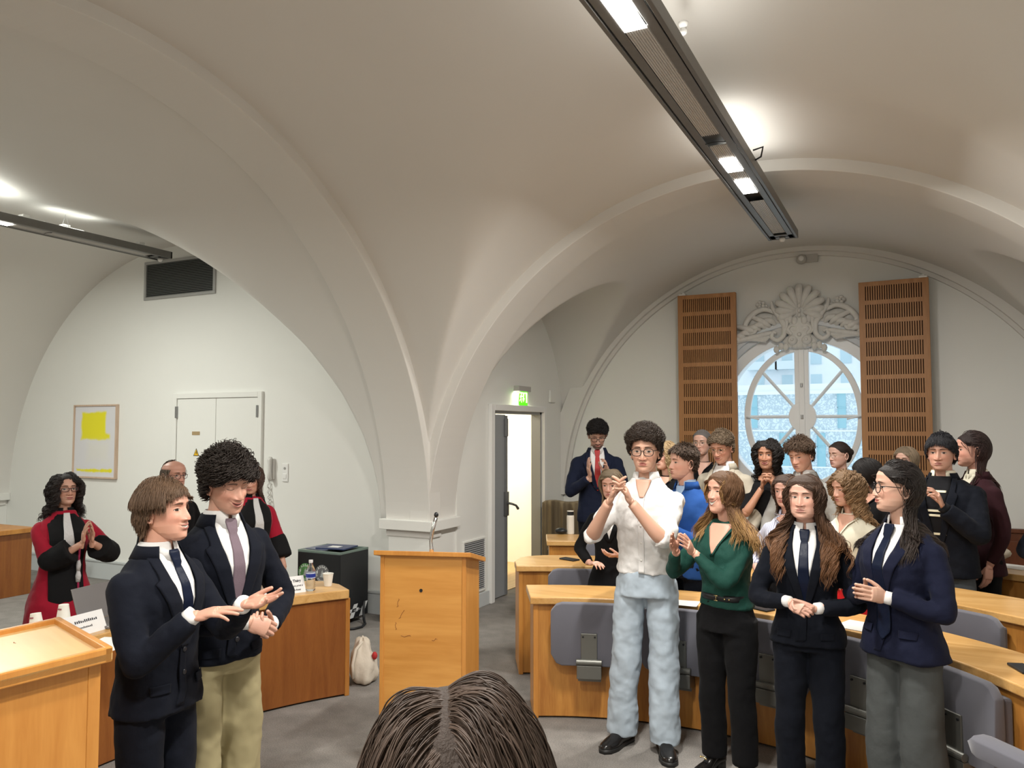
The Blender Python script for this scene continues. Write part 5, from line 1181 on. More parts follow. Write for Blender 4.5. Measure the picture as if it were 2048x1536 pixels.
def clasped(c, pose='clasp'):
    c = np.array(c, float)
    return {'r': (c+np.array((.075, -.03, .02)), (-.85, .40, -.30), (-.1, -.9, -.4), pose), 'l': (c+np.array((-.07, -.045, -.005)), (.85, .35, -.25), (.2, -.5, .7), pose)}
def arms_down(fr=.06, bend=0):
    return {'r': ((.235, fr+bend, .86+bend*.5), (0, .2, -1), (-1, 0, 0), 'relax'), 'l': ((-.235, fr+bend, .86+bend*.5), (0, .2, -1), (1, 0, 0), 'relax')}
def person(px, py, D, yaw, P, label):
    d = FH*math.cos(PIT)+Vector((0, 0, math.sin(PIT))); U = RH.cross(d)
    ray = d+RH*((px-1024)/1600)+U*((768-py)/1600)
    if P.get('row'):                                   # stand in the middle of an aisle between two rows of desks
        for _ in range(12):
            q = Vector((0, 0, CAMZ))+ray*D; D += (P['row']-math.hypot(q.x-RX, q.y-RY))*.9
    top = Vector((0, 0, CAMZ))+ray*D
    kind = P['kind']; far = P.get('far', False); hh = P.get('hh', .018); hy, hp, hr = R(P.get('hyaw', 0)), R(P.get('hpitch', 0)), R(P.get('hroll', 0))
    Rm = Euler((hp, 0, hy), 'XYZ').to_matrix() @ Euler((0, hr, 0)).to_matrix(); Rh = np.array(Rm)
    hs = P.get('hs', 1.06 if kind == 'm' else 1.04); wn = P.get('wid', 1.0)
    lean = P.get('lean', 0)            # forward shift of the head
    piv = np.array((0, .0+lean, 1.560)); HC = piv+Rh@np.array((0, .020, 1.768-.113*hs-1.560))
    crown = HC+Rh@np.array((0, -.02, .113*hs)); s = (top.z-hh)/crown[2]; s = P.get('s', s)
    tc_ = math.atan2(-top.y, -top.x); head = tc_+R(yaw); rz = head-PI/2; ca, sa = math.cos(rz), math.sin(rz)
    off = np.array((crown[0], crown[1]))*s; bx, by = top.x-(off[0]*ca-off[1]*sa), top.y-(off[0]*sa+off[1]*ca)
    zoff = top.z-hh-crown[2]*s if P.get('sit') else 0; sit = P.get('sit')
    o = empty('person', (bx, by, zoff), rz, label, 'person')
    vox = .0135 if far else .0082
    # --- arms
    sh = .168*wn if kind == 'm' else .148*wn; shz = 1.362 if kind == 'm' else 1.350; l1, l2 = (.285, .255) if kind == 'm' else (.265, .235)
    arms = {}
    A = P.get('arms') or arms_down()
    for k, s_ in (('r', 1), ('l', -1)):
        w_, f, n, pose = A[k]; Sj = np.array((s_*sh, -.008, shz)); hint = P.get('hint_'+k, (s_*.75, -.35, -.8)); E_, W_ = ik(Sj, w_, l1, l2, hint); arms[k] = (Sj, E_, W_, np.array(f, float), n, pose)
    ar = 1.0 if kind == 'm' else .84
    # --- body: one mesh with head, neck, chest, arms, hands, legs
    VV, FF, UV = [], [], []; cnt = 0
    def addm(V, F, uv=None):
        nonlocal cnt
        V = np.asarray(V); VV.append(V); FF.extend([tuple(i+cnt for i in f) for f in F]); UV.append(uv if uv is not None else np.full((len(V), 2), 9.0)); cnt += len(V)
    hp_, u, v = head_mesh(P.get('face', {}), .8 if far else 1.15); a, b = hp_.shape[:2]; Fh = [(i*b+j, i*b+(j+1) % b, (i+1)*b+(j+1) % b, (i+1)*b+j) for i in range(a-1) for j in range(b)]
    uu = np.where(hp_[..., 1] > .012, u, 9.0); hw = hp_.reshape(-1, 3)*hs
    addm(hw@Rh.T+HC, Fh, np.stack([uu.ravel(), v.ravel()], 1))
    for s_ in (-1, 1):
        V, F = ear_mesh(s_, P.get('ear', 1.0)); ct_ = R(s_*-14); rot = np.array([[math.cos(ct_), -math.sin(ct_), 0], [math.sin(ct_), math.cos(ct_), 0], [0, 0, 1]])
        V = V@rot.T+np.array((s_*.0665*P.get('face', {}).get('wide', 1), -.012, -.010)); addm((V*hs)@Rh.T+HC, F)
    m = MB(); nr = .058 if kind == 'm' else .047; nb = HC+Rh@np.array((0, -.020, -.055)); nm_ = HC+Rh@np.array((0, -.012, -.085))
    c_, r_ = limb([(0, -.02, 1.36), (0, -.022, 1.455), tuple((np.array((0, -.012, 1.52))+nm_)/2), tuple(nb)], [nr*1.35, nr*1.08, nr, nr*.98], sub=6); m.tube(c_, r_, 28)
    torso_loft(m, kind, 1.06, 1.40, wn, -.018); torso_loft(m, kind, .86, 1.06, wn, -.034)
    for k, s_ in (('r', 1), ('l', -1)):
        Sj, E_, W_, f, n, pose = arms[k]; c_, r_ = limb([Sj, E_, W_], [.050*ar, .041*ar, .027*ar], sub=10); r_ = r_*(1+.10*np.exp(-((np.linspace(0, 1, len(r_))-.62)/.10)**2)); m.tube(c_, r_, 20); m.ball(tuple(E_), .041*ar, 14)
        hx = s_*.088
        if sit: m.tube(*limb([(hx, 0, .86), (s_*.12, .40, .86), (s_*.12, .44, -zoff/s+.07)], [.080*ar, .055*ar, .036*ar]), 14); continue
        m.tube(*limb([(hx, 0, .90), (s_*.095+P.get('knee_'+k, (0, 0))[0], .01+P.get('knee_'+k, (0, 0))[1], .49), (s_*.10+P.get('foot_'+k, (0, 0))[0], -.015+P.get('foot_'+k, (0, 0))[1], .07)], [.080*ar, .052*ar, .036*ar]), 14)
    V = np.concatenate(m.v); addm(V, m.f)
    for k, s_ in (('r', 1), ('l', -1)):
        Sj, E_, W_, f, n, pose = arms[k]; V, F = HANDS[pose+('_far' if far else '')]; V = V.copy()
        if s_ < 0: V[:, 0] *= -1; F = [tuple(reversed(q)) for q in F]
        hk = .97 if kind == 'm' else .88; addm((V*hk)@rotm(f, n).T+W_+np.array(f)/np.linalg.norm(f)*.012, F)
    me = bpy.data.meshes.new('body'); V = np.concatenate(VV)*s; me.from_pydata(V.tolist(), [], FF); uvm = me.uv_layers.new(name='face'); U_ = np.concatenate(UV)
    li = np.zeros(len(me.loops), int); me.loops.foreach_get('vertex_index', li); uvm.data.foreach_set('uv', U_[li].ravel().astype(np.float32)); me.polygons.foreach_set('use_smooth', [True]*len(me.polygons))
    me.materials.append(skin('skin', P.get('skin', (.58, .33, .235)), P.get('lip', (.42, .13, .11)), P.get('brow', P['hair']['col']), P.get('iris', IRISB), P.get('face', {}))); me.update()
    body = bpy.data.objects.new('body', me); COL.objects.link(body); body.parent = o
    # --- clothes
    W = P['wear']; t = W['top']; M1 = W['mat']; hem = W.get('hem', .80)
    def fin(mb, name, m_, remesh=True, fold=.018, smooth=5, vx=None, parent=o, fsc=.11):
        for i, q in enumerate(mb.v): mb.v[i] = q*s
        ob = mb.obj(name, m_, parent, smooth=True)
        if remesh: cloth_mods(ob, (vx or vox), smooth, fold*(1 if not far else .9), fsc)
        return ob
    def sleeves(m, radii, upto=1.0, cuffgrow=0, only=None):
        for k, s_ in (('r', 1), ('l', -1)):
            if only and k != only: continue
            Sj, E_, W_, f, n, pose = arms[k]; c_, r_ = limb([Sj, E_, W_], radii, sub=12); kk = max(3, int(len(c_)*upto)); c_, r_ = c_[:kk], r_[:kk].copy(); r_[-1] += cuffgrow; m.tube(c_, r_, 24); m.ball(tuple(Sj), radii[0]*1.02, 16); m.ball(tuple(E_), radii[1]*1.0, 14) if upto > .55 else None
    nk = (0, -.014); fr = .88 if kind == 'f' else 1.0; cz = -.010 if kind == 'f' else 0
    zb = W.get('zb', 1.10)
    if t in ('jacket', 'shirt', 'sweater', 'blouse', 'robe', 'coat'):
        m = MB(); gr = {'jacket': .004, 'shirt': -.002, 'sweater': .0, 'blouse': -.002, 'robe': .02, 'coat': .022}[t]+W.get('grow', 0)
        torso_loft(m, kind, hem, {'blouse': 1.475, 'jacket': 1.466+cz, 'coat': 1.466+cz}.get(t, 1.495), wn, gr, flare=W.get('flare', .0))
        k = {'jacket': (.068, .057, .044), 'shirt': (.060, .052, .038), 'sweater': (.064, .053, .038), 'blouse': (.060, .056, .036), 'robe': (.080, .105, .10), 'coat': (.076, .068, .052)}[t]; k = [x*ar*(1.04 if kind == 'f' else 1) for x in k]
        if t == 'robe':
            fin(m, 'robe', M1, fold=.03, fsc=.16)
            for side_ in ('r', 'l'):
                m = MB(); sleeves(m, (.082*ar, .088*ar, .088*ar), .54, only=side_); fin(m, 'upper_sleeve', M1, fold=.02)
                Sj, E_, W_, f, n, pose = arms[side_]; m = MB(); dd = W_-E_; c_, r_ = limb([Sj+(E_-Sj)*.78, E_, E_+dd*.62], [.086*ar, .100*ar, .112*ar], sub=8); m.tube(c_, r_, 24); m.ball(tuple(E_), .1*ar, 14); fin(m, 'black_cuff', W['facing'], fold=.02)
        else:
            sleeves(m, k, W.get('sleeve_len', .99), W.get('cuff', 0)); fin(m, {'jacket': 'jacket', 'shirt': 'shirt', 'sweater': 'sweater', 'blouse': 'blouse', 'coat': 'coat'}[t], M1, fold=W.get('fold', .020), fsc=W.get('fsc', .09))
    g0 = gr
    vx0 = W.get('vx', .072)*fr; ztop = 1.462+cz
    if t == 'jacket' or t == 'coat':
        if W.get('shirt'):
            rows = [(zb, -.003, .003), ((zb+ztop)/2, -vx0*.55, vx0*.55), (ztop-.05, -vx0*.95, vx0*.95), (ztop+.030, -vx0*.86, vx0*.86)]
            sh_ = fin(drape(kind, rows, .0065+g0, .006, wn), 'shirt_front', W['shirt'], remesh=False)
            if not W.get('open_collar'):
                fin(band(nk, 1.480+cz, .082*fr+.005, 1.527+cz, .063*fr+.004, 7, front_drop=.034, ex=1.06), 'shirt_collar', W['shirt'], remesh=False)
            else: fin(band(nk, 1.480+cz, .080*fr+.006, 1.528+cz, .066*fr+.004, 28, front_drop=.050), 'shirt_collar', W.get('collarmat', W['shirt']), remesh=False)
            if not far:
                for k, s_ in (('r', 1), ('l', -1)):
                    Sj, E_, W_, f, n, pose = arms[k]; dd = (W_-E_)/np.linalg.norm(W_-E_); m = MB(); m.tube([W_-dd*.03, W_+dd*.014], [.036*ar, .035*ar], 20); fin(m, 'shirt_cuff', W['shirt'], remesh=False)
        for s_ in (1, -1):
            q = lambda x: (s_*x)
            def row(z, a_, b_, e=0): return (z, min(q(a_), q(b_)), max(q(a_), q(b_)), e)
            L1 = W.get('lap', 1)*fr; zm = (zb+ztop)/2
            rows = [row(zb-.01, -.004, .016*L1), row(zb+.04, vx0*.10, vx0*.10+.038*L1, .002), (row(zm, vx0*.55, vx0*.55+.060*L1, .004)), row(ztop-.085, vx0*.90, vx0*.90+.070*L1, .005), row(ztop-.070, vx0*.93, vx0*.93+.042*L1, .004), row(ztop-.02, vx0*.98, vx0*.98+.036*L1, .003), row(ztop+.018, vx0*.99, vx0*.99+.022*L1, .002)]
            fin(drape(kind, rows, .0125+g0, .006, wn), 'lapel', W.get('lapelmat', M1), remesh=False)
        fin(band(nk, 1.458+cz, .104*fr+.004, 1.512+cz, .077*fr+.006, 44, th=.006), 'jacket_collar', W.get('lapelmat', M1), remesh=False)
        if not far and t == 'jacket':
            for zz in (zb-.02, zb-.11)[:W.get('buttons', 2)]: fin(MB().ball((.0, float(yfront(kind, 0, zz, .010+g0, wn)), zz), (.011, .004, .011), 12), 'jacket_button', mat('button_dark', (.02, .02, .025), .3), remesh=False)
            # front edge below the button, pocket flaps
            fin(drape(kind, [(hem+.03, .012, .05), (zb-.18, -.006, .03), (zb, -.010, .02)], .009+g0, .005, wn), 'front_edge', M1, remesh=False)
            for s_ in (1, -1): fin(drape(kind, [(zb-.17, *sorted((s_*.075, s_*.145))), (zb-.135, *sorted((s_*.07, s_*.145)))], .010+g0, .004, wn), 'pocket_flap', M1, remesh=False)
    if t == 'shirt':
        fin(band(nk, 1.478+cz, .084*fr, 1.530+cz, .068*fr, 26, front_drop=.055, th=.004), 'shirt_collar', M1, remesh=False)
        fin(drape(kind, [(hem+.01, -.016, .016), (1.40, -.016, .016), (1.43, -.012, .012)], .007+g0, .004, wn), 'button_placket', M1, remesh=False)
        m = MB()
        for zz in np.arange(hem+.08, 1.42, .095): m.ball((.0, float(yfront(kind, 0, zz, .009+g0, wn)), zz), (.006, .003, .006), 10)
        fin(m, 'shirt_button', mat('button_white', (.75, .74, .70), .3), remesh=False)
        fin(drape(kind, [(1.39, -.010, .010), (1.45, -.036, .036), (1.488, -.044, .044)], .011+g0, .003, wn), 'open_neck', me.materials[0], remesh=False)
        if W.get('pocket'): fin(drape(kind, [(1.20, -.125, -.055), (1.215, -.13, -.05), (1.31, -.13, -.05)], .0085+g0, .004, wn), 'chest_pocket', M1, remesh=False)
    if t == 'sweater':
        if W.get('shirt'):
            fin(band(nk, 1.482+cz, .076*fr, 1.53+cz, .063*fr, 22, front_drop=.03), 'shirt_collar', W['shirt'], remesh=False)
            fin(drape(kind, [(1.37, -.004, .004), (1.42, -.02, .02), (1.485, -.045, .045)], .006+g0, .004, wn), 'shirt_front', W['shirt'], remesh=False)
        fin(band(nk, 1.464+cz, .098*fr, 1.515+cz, .080*fr, W.get('gap', 20), th=.007), 'knit_collar', M1, remesh=False)
        if W.get('stripes'):
            for z, c in W['stripes']: fin(drape(kind, [(z-.008, -.07, .07), (z+.008, -.07, .07)], .0075+g0, .003, wn), 'stripe', c, remesh=False)
    if t == 'blouse':
        nd = W.get('neck', 1.33)
        fin(drape(kind, [(nd, -.003, .003), (nd+.06, -.03, .03), (1.44, -.070, .070), (1.468, -.085, .085)], .012+g0, .003, wn), 'neckline_skin', me.materials[0], remesh=False)
        for s_ in (1, -1): fin(drape(kind, [(nd-.008, *sorted((0, s_*.010))), (nd+.06, *sorted((s_*.030, s_*.040))), (1.44, *sorted((s_*.070, s_*.086))), (1.468, *sorted((s_*.085, s_*.102)))], .015+g0, .005, wn), 'neckline_edge', M1, remesh=False)
        if W.get('collar'): fin(band(nk, 1.470+cz, .086*fr, 1.515+cz, .068*fr, 34, front_drop=.05), 'collar', M1, remesh=False)
    if t == 'robe':
        # black front facing, white bands at the throat
        fin(drape(kind, [(.30, -.125, .125), (1.10, -.115, .115), (1.30, -.12, .12), (1.40, -.125, .125), (1.475, -.095, .095)], .030+g0*.5, .008, wn, nx=15), 'front_facing', W['facing'], remesh=False)
        fin(band(nk, 1.462+cz, .104*fr, 1.53+cz, .073*fr, 14, th=.008), 'robe_collar', W['facing'], remesh=False)
        rb = drape(kind, [(1.21, -.042, .042), (1.30, -.034, .034), (1.42, -.026, .026), (1.485, -.020, .020)], .040+g0*.5, .006, wn, nx=11)
        if W.get('jabot', True): fin(rb, 'jabot', W['white'], remesh=False)
        m = MB()
        for i in range(18): zz = .72+i*.032; m.ball((.0, float(yfront(kind, 0, zz, .035, wn)), zz), (.006, .004, .006), 8)
        fin(m, 'robe_button', mat('button_dark', (0, 0, 0)), remesh=False)
        if W.get('tassel'):
            m = MB()
            for z, r in ((1.10, .018), (1.02, .020), (.88, .020)):
                m.tube([(-.075, float(yfront(kind, .06, z, .05, wn)), z+.045), (-.075, float(yfront(kind, .06, z, .053, wn)), z), (-.075, float(yfront(kind, .06, z, .05, wn)), z-.045)], [r*.5, r, r*.75], 12)
            fin(m, 'ermine_tassel', W['white'], remesh=False); m = MB(); m.tube([(-.075, float(yfront(kind, .06, z, .046, wn)), z) for z in (1.22, 1.1, 1.0, .9)], .008, 8); fin(m, 'tassel_cord', mat('cord_magenta', (.35, .02, .08), .8), remesh=False)
    if t == 'coat' and W.get('stripes'):
        for z, c in W['stripes']: fin(drape(kind, [(z-.007, -.055, .055), (z+.007, -.055, .055)], .011+g0, .003, wn), 'stripe', c, remesh=False)
    if W.get('tie'):
        ze = W.get('tie_end', zb-.02); o2 = W.get('tie_off', .0115)+g0
        fin(drape(kind, [(ze, -.002, .002), (ze+.04, -.038, .038), (1.20, -.031, .031), (1.42+cz, -.020, .020), (1.432+cz, -.017, .017, .001), (1.442+cz, -.021, .021, .007), (1.484+cz, -.027, .027, .008), (1.494+cz, -.022, .022, .006)], o2, .006, wn), 'tie', W['tie'], remesh=False)
    # --- trousers or skirt
    B = P.get('legs')
    if B and not sit:
        th, kn, an = B.get('r', (.094, .066, .058)); wz = B.get('waist', 1.00); th = min(th, .094) if t in ('jacket', 'coat') else th
        m = MB(); torso_loft(m, kind, .84, wz, wn*B.get('hipw', .98), -.020 if t in ('jacket', 'coat') else .0)
        for k, s_ in (('r', 1), ('l', -1)):
            kx, ky = P.get('knee_'+k, (0, 0)); fx, fy = P.get('foot_'+k, (0, 0))
            c_, r_ = limb([(s_*.088*wn, 0, .92), (s_*.090+kx*.5, .004, .78), (s_*.095+kx, .012+ky, .49), (s_*.10+fx, -.006+fy, .24), (s_*.10+fx, -.008+fy, B.get('hemz', .055))], [th, th*.98, kn, (kn+an)/2, an], sub=8); m.tube(c_, r_, 24)
        fin(m, 'trousers', B['mat'], fold=B.get('fold', .02), fsc=B.get('fsc', .13), smooth=5)
        if B.get('belt'):
            m = MB(); a_, b_, c2 = tor(kind, wz-.015, .006, wn*.97); P_ = []
            for i in range(48):
                a0 = i/48*2*PI; cs, sn = math.cos(a0), math.sin(a0); x = np.sign(sn)*abs(sn)**.8; y = np.sign(cs)*abs(cs)**.8
                P_.append([((a_+d2)*x, c2+(b_+d2)*y, z) for d2, z in ((.004, wz-.035), (.004, wz), (-.004, wz), (-.004, wz-.035))])
            m.grid(P_, cu=True, cv=True); fin(m, 'belt', BLACK, remesh=False)
            m = MB()
            if B['belt'] == 2:
                yy = lambda x: float(yfront(kind, x, wz-.018, .014, wn))
                for dz in (-.014, .014): m.tube([(-.012, yy(0), wz-.018+dz), (.012, yy(0), wz-.018+dz)], .003, 8)
                m.tube([(0, yy(0), wz-.032), (0, yy(0), wz-.004)], .002, 6)
                for x in (-.055, -.08): m.ball((x, yy(x), wz-.018), .006, 10)
                fin(m, 'belt_buckle', mat('gold', (.8, .62, .3), .25, 1), remesh=False)
    if P.get('skirt'):
        m = MB(); rings = []
        for z in np.linspace(.45, 1.02, 16):
            a_, b_, c2 = tor(kind, max(z, .80), .004, wn); k = max(0, (.95-z))*.10; tt = np.arange(48)/48*2*PI; f_ = 1+.03*np.sin(tt*9)*max(0, (.95-z))*2
            rings.append(np.stack([(a_+k)*np.sin(tt)*f_, c2+(b_+k)*np.cos(tt)*f_, np.full(48, z)], 1))
        m.loft(rings); fin(m, 'skirt', P['skirt'], remesh=False)
    # --- shoes
    if P.get('shoes', True):
        SM = P.get('shoemat') or mat('shoe_black_leather', (.012, .011, .011), .22)
        for k, s_ in (('r', 1), ('l', -1)):
            fx, fy = P.get('foot_'+k, (0, 0)); ta = R(s_*-P.get('toeout', 12)); cs, sn = math.cos(ta), math.sin(ta); w0 = (.046 if kind == 'm' else .037); heel = P.get('heel', 0)
            m = MB(); rings = []; Lf = .285 if kind == 'm' else .245
            for tt in np.linspace(0, 1, 20):
                y = -.085+Lf*tt; w_ = w0*np.interp(tt, [0, .06, .25, .45, .7, .9, 1], [.45, .72, .78, .80, 1.05, .85, .25]); h = np.interp(tt, [0, .08, .30, .45, .62, .8, .95, 1], [.075, .095, .10, .082, .058, .045, .036, .024]); zb_ = heel*(1-sm(tt, .25, .62))
                rings.append([(w_*np.sign(math.cos(a0))*abs(math.cos(a0))**.7, y, zb_+.020+(h-.012)*max(0, math.sin(a0))**.8+ .0*tt) for a0 in np.linspace(0, PI, 15)]+[(-w_*.95, y, zb_+.018), (w_*.95, y, zb_+.018)])
            m.loft(rings); V = m.v[0]; V[:] = np.stack([V[:, 0]*cs-V[:, 1]*sn, V[:, 0]*sn+V[:, 1]*cs, V[:, 2]], 1)+np.array((s_*.10+fx, .0+fy, 0)); sh_o = fin(m, 'shoe', SM, remesh=False)
            m = MB(); rings = []; th0 = P.get('sole', .018)
            for tt in np.linspace(0, 1, 20):
                y = -.088+(Lf+.006)*tt; w_ = (w0+.003)*np.interp(tt, [0, .06, .25, .45, .7, .9, 1], [.50, .76, .80, .80, 1.05, .88, .35]); zb_ = heel*(1-sm(tt, .25, .62)); rings.append([(-w_, y, zb_), (w_, y, zb_), (w_, y, zb_+.022), (-w_, y, zb_+.022)])
            m.loft(rings)
            if heel: m.box(-w0*.6, w0*.6, -.08, -.02, 0, heel+.01)
            for q in m.v: q[:] = np.stack([q[:, 0]*cs-q[:, 1]*sn, q[:, 0]*sn+q[:, 1]*cs, q[:, 2]], 1)+np.array((s_*.10+fx, .0+fy, 0))
            sh2 = fin(m, 'sole', mat('sole_black', (.015, .015, .015), .5), remesh=False, parent=sh_o)
            if P.get('horsebit'):
                m = MB(); y = .085; m.tube([(-.025, y, .075), (0, y+.004, .085), (.025, y, .075)], .004, 8); m.ball((-.02, y+.002, .078), .007, 8); m.ball((.02, y+.002, .078), .007, 8)
                for q in m.v: q[:] = np.stack([q[:, 0]*cs-q[:, 1]*sn, q[:, 0]*sn+q[:, 1]*cs, q[:, 2]], 1)+np.array((s_*.10+fx, .0+fy, heel*.3))
                fin(m, 'metal_bit', mat('gold', (0, 0, 0)), remesh=False, parent=sh_o)
    # --- hair
    Hd = dict(P['hair']); Hd.setdefault('wide', P.get('face', {}).get('wide', 1))
    Rs = Rh*hs
    def toh(q, inv=False): return q@Rs.T+HC if not inv else (q-HC)@np.linalg.inv(Rs).T
    if Hd.get('L', 0): hair(Hd, body, o, s, HC, Rs, far, (kind, toh) if Hd['L'] > .16 else None)
    # --- glasses
    if P.get('glasses'):
        G = P['glasses']; gm = G.get('mat') or mat('frame_black', (.01, .01, .012), .25); rx, rz_, rd = G.get('rx', .0245), G.get('rz', .0195), G.get('r', .0019); ex_ = G.get('sq', .75)
        g_ = empty('glasses', parent=o); m = MB(); yg = .096
        for s_ in (-1, 1):
            pts = []
            for i in range(25):
                a0 = i/24*2*PI; c_, n_ = math.cos(a0), math.sin(a0); x = s_*.0315+rx*np.sign(c_)*abs(c_)**ex_; z = -.003+rz_*np.sign(n_)*abs(n_)**ex_; pts.append((x, yg-abs(x)*.16, z))
            m.tube(pts, rd, 8, caps=False)
            m.tube([(s_*.057, yg-.010, .006), (s_*.066, yg-.018, .007), (s_*.0735, .03, .006), (s_*.0745, -.01, .004), (s_*.074, -.022, -.012)], rd*.9, 8)
        m.tube([(-.008, yg-.001, .003), (0, yg+.001, .006), (.008, yg-.001, .003)], rd, 8)
        for q in m.v: q[:] = (q*hs)@Rh.T+HC
        fin(m, 'glasses_frame', gm, remesh=False, parent=g_)
        m = MB()
        for s_ in (-1, 1):
            P_ = [[(s_*.0315+rx*k*np.sign(math.cos(a0))*abs(math.cos(a0))**ex_, yg-abs(s_*.0315+rx*k*np.sign(math.cos(a0))*abs(math.cos(a0))**ex_)*.16, -.003+rz_*k*np.sign(math.sin(a0))*abs(math.sin(a0))**ex_) for a0 in np.linspace(0, 2*PI, 24, endpoint=False)] for k in (.01, 1)]; m.grid(P_, cv=True)
        for q in m.v: q[:] = (q*hs)@Rh.T+HC
        fin(m, 'glasses_lens', LENS, remesh=False, parent=g_)
    if P.get('extra'): P['extra'](o, s, arms, HC, Rs, fin, kind, wn)
    return o
LENS = bpy.data.materials.new('lens_glass'); LENS.use_nodes = True; nt = LENS.node_tree; nt.nodes.remove(nt.nodes['Principled BSDF']); tr = nt.nodes.new('ShaderNodeBsdfTransparent'); tr.inputs[0].default_value = (.95, .96, .96, 1)
gl = nt.nodes.new('ShaderNodeBsdfGlossy'); gl.inputs['Roughness'].default_value = .03; mx = nt.nodes.new('ShaderNodeMixShader'); mx.inputs[0].default_value = .07
nt.links.new(tr.outputs[0], mx.inputs[1]); nt.links.new(gl.outputs[0], mx.inputs[2]); nt.links.new(mx.outputs[0], nt.nodes['Material Output'].inputs[0])
# ---------------------------------------------------------------- clothes colours
NAVY = cloth('navy_wool', (.006, .0075, .0135)); NAVY2 = cloth('navy_wool_blue', (.008, .010, .026)); NAVYG = cloth('dark_navy_wool', (.0055, .007, .012)); BLK = cloth('black_cloth', (.006, .006, .007)); WSH = cloth('white_cotton', (.72, .71, .70), .8, bump=.6, bscale=16); KHAKI = cloth('khaki_cotton', (.36, .31, .175), .85, bump=.15, bscale=600)
DENIM = cloth('pale_denim', (.44, .52, .60), .85, bump=.25, bscale=500, vary=.14, vscale=9); GREEN = cloth('green_crepe', (.014, .062, .048), .7, bump=.2, bscale=220); GREYT = cloth('grey_flannel', (.072, .078, .078), .9); NTIE = cloth('navy_satin', (.006, .010, .026), .4, sheen=0)
LTIE = cloth('mauve_silk', (.17, .125, .15), .5, bump=.3, bscale=400, sheen=0); RTIE = cloth('red_silk', (.42, .05, .05), .5, sheen=0); REDV = cloth('crimson_velvet', (.30, .008, .025), .8, sheen=.1); BLUES = cloth('royal_blue_knit', (.02, .075, .27), .85, bump=.3); PBLUE = cloth('pale_blue_cotton', (.35, .48, .68), .8)
BEIGE = cloth('beige_linen', (.42, .38, .31), .85); BEIGED = cloth('lapel_shadow_grey', (.30, .28, .25), .85); GREYJ = cloth('grey_linen', (.27, .265, .25), .85); BURG = cloth('burgundy_cotton', (.10, .012, .03), .85); MAROON = cloth('dark_maroon_wool', (.035, .012, .016), .85); CREAMC = cloth('cream_cotton', (.68, .64, .52), .85); GSW = cloth('washed_black_denim', (.09, .10, .11), .9)
def stripe_mat():
    m = mat('striped_blouse', (.72, .72, .78), .8); nt = m.node_tree; tc = nt.nodes.new('ShaderNodeTexCoord'); sp_ = nt.nodes.new('ShaderNodeSeparateXYZ'); nt.links.new(tc.outputs['Object'], sp_.inputs[0])
    w_ = nmath(nt, 'GREATER_THAN', nmath(nt, 'SINE', nmath(nt, 'MULTIPLY', sp_.outputs[0], 420)), .1); nt.links.new(mixc(nt, w_, (.74, .74, .79), (.30, .31, .46)), nt.nodes['Principled BSDF'].inputs['Base Color']); return m
STRIPE = stripe_mat()
DKH = (.016, .011, .009); BRH = (.055, .030, .016); LBR = (.12, .072, .038); BLD = (.36, .24, .12); BKH = (.007, .006, .006)
GLK = dict(on=1); GTHIN = dict(rx=.0235, rz=.020, r=.0011, sq=.95, mat=mat('thin_gold', (.5, .4, .25), .3, 1)); GROUND = dict(rx=.024, rz=.0225, r=.0020, sq=.95)
SK1 = (.60, .35, .25); SK2 = (.64, .41, .31); SK3 = (.52, .30, .21); SK4 = (.42, .225, .14)

person(318, 950, 3.02, 48, dict(kind='m', hyaw=10, hpitch=4, wid=1.03, skin=(.60, .33, .24), iris=PUPILB, face=dict(smile=.35, open=.5, teeth=1, nose=1.1, jaw=1.04, browthick=1.2, gaze=.03), brow=(.06, .032, .018),
    hair=dict(col=(.085, .048, .026), L=.082, vol=.010, sidek=.58, mode='side', sweep=.8, n=5200, lift=.5, grav=.20, frontk=.42, seed=3, jit=.05, frizz=.0004, rad=.0010, facefree=1, facew=.052, facetop=.045, front=.60, ears=.26, back=-.60, cap=.6, cljit=.16, tintk=.7), hh=.024,
    wear=dict(top='jacket', mat=NAVY, shirt=WSH, tie=NTIE, zb=1.12, hem=.86, flare=.01), legs=dict(mat=NAVY, r=(.098, .078, .070)),
    arms={'r': ((.115, .26, 1.265), (-.30, .93, .16), (-.25, .1, -1), 'talk'), 'l': ((-.075, .35, 1.275), (.0, .95, .20), (.45, .1, .9), 'talk')}, hint_r=(.45, -.7, -.8), hint_l=(-.5, -.4, -.8)),
    'young man with straight brown hair and navy suit, speaking with both hands held out flat')
person(455, 892, 3.36, 30, dict(kind='m', hyaw=4, hpitch=-13, hroll=4, wid=1.0, skin=(.56, .32, .235), iris=PUPILB, face=dict(smile=.8, open=.25, teeth=0, eyeopen=.2, nose=1.0, wide=.97, browthick=1.3),
    hair=dict(col=(.017, .011, .008), L=.062, vol=.018, sidek=.5, mode='puff', n=4400, lift=1.0, grav=.14, frontk=.5, curl=.0115, cfreq=2.2, seed=5, rad=.0015, steps=20, clv=14, clp=8, facefree=0, front=.50, ears=.16, back=-.45, cap=.62, cljit=.9, jit=.3, tintk=.5), hh=.042,
    wear=dict(top='jacket', mat=NAVY, shirt=WSH, tie=LTIE, zb=1.10, hem=.895), legs=dict(mat=KHAKI, r=(.105, .090, .082), fold=.03), shoemat=mat('brown_shoe', (.05, .025, .012), .3),
    arms={'r': ((.03, .25, 1.09), (-.80, .35, -.40), (-.2, -.9, -.3), 'clasp'), 'l': ((-.12, .19, 1.035), (.75, .5, .1), (.1, -.2, 1), 'clasp')}, hint_r=(.7, -.2, -.8), hint_l=(-.8, -.3, -.6)),
    'young man with dark curly hair, navy jacket and khaki trousers, hands folded, smiling down')
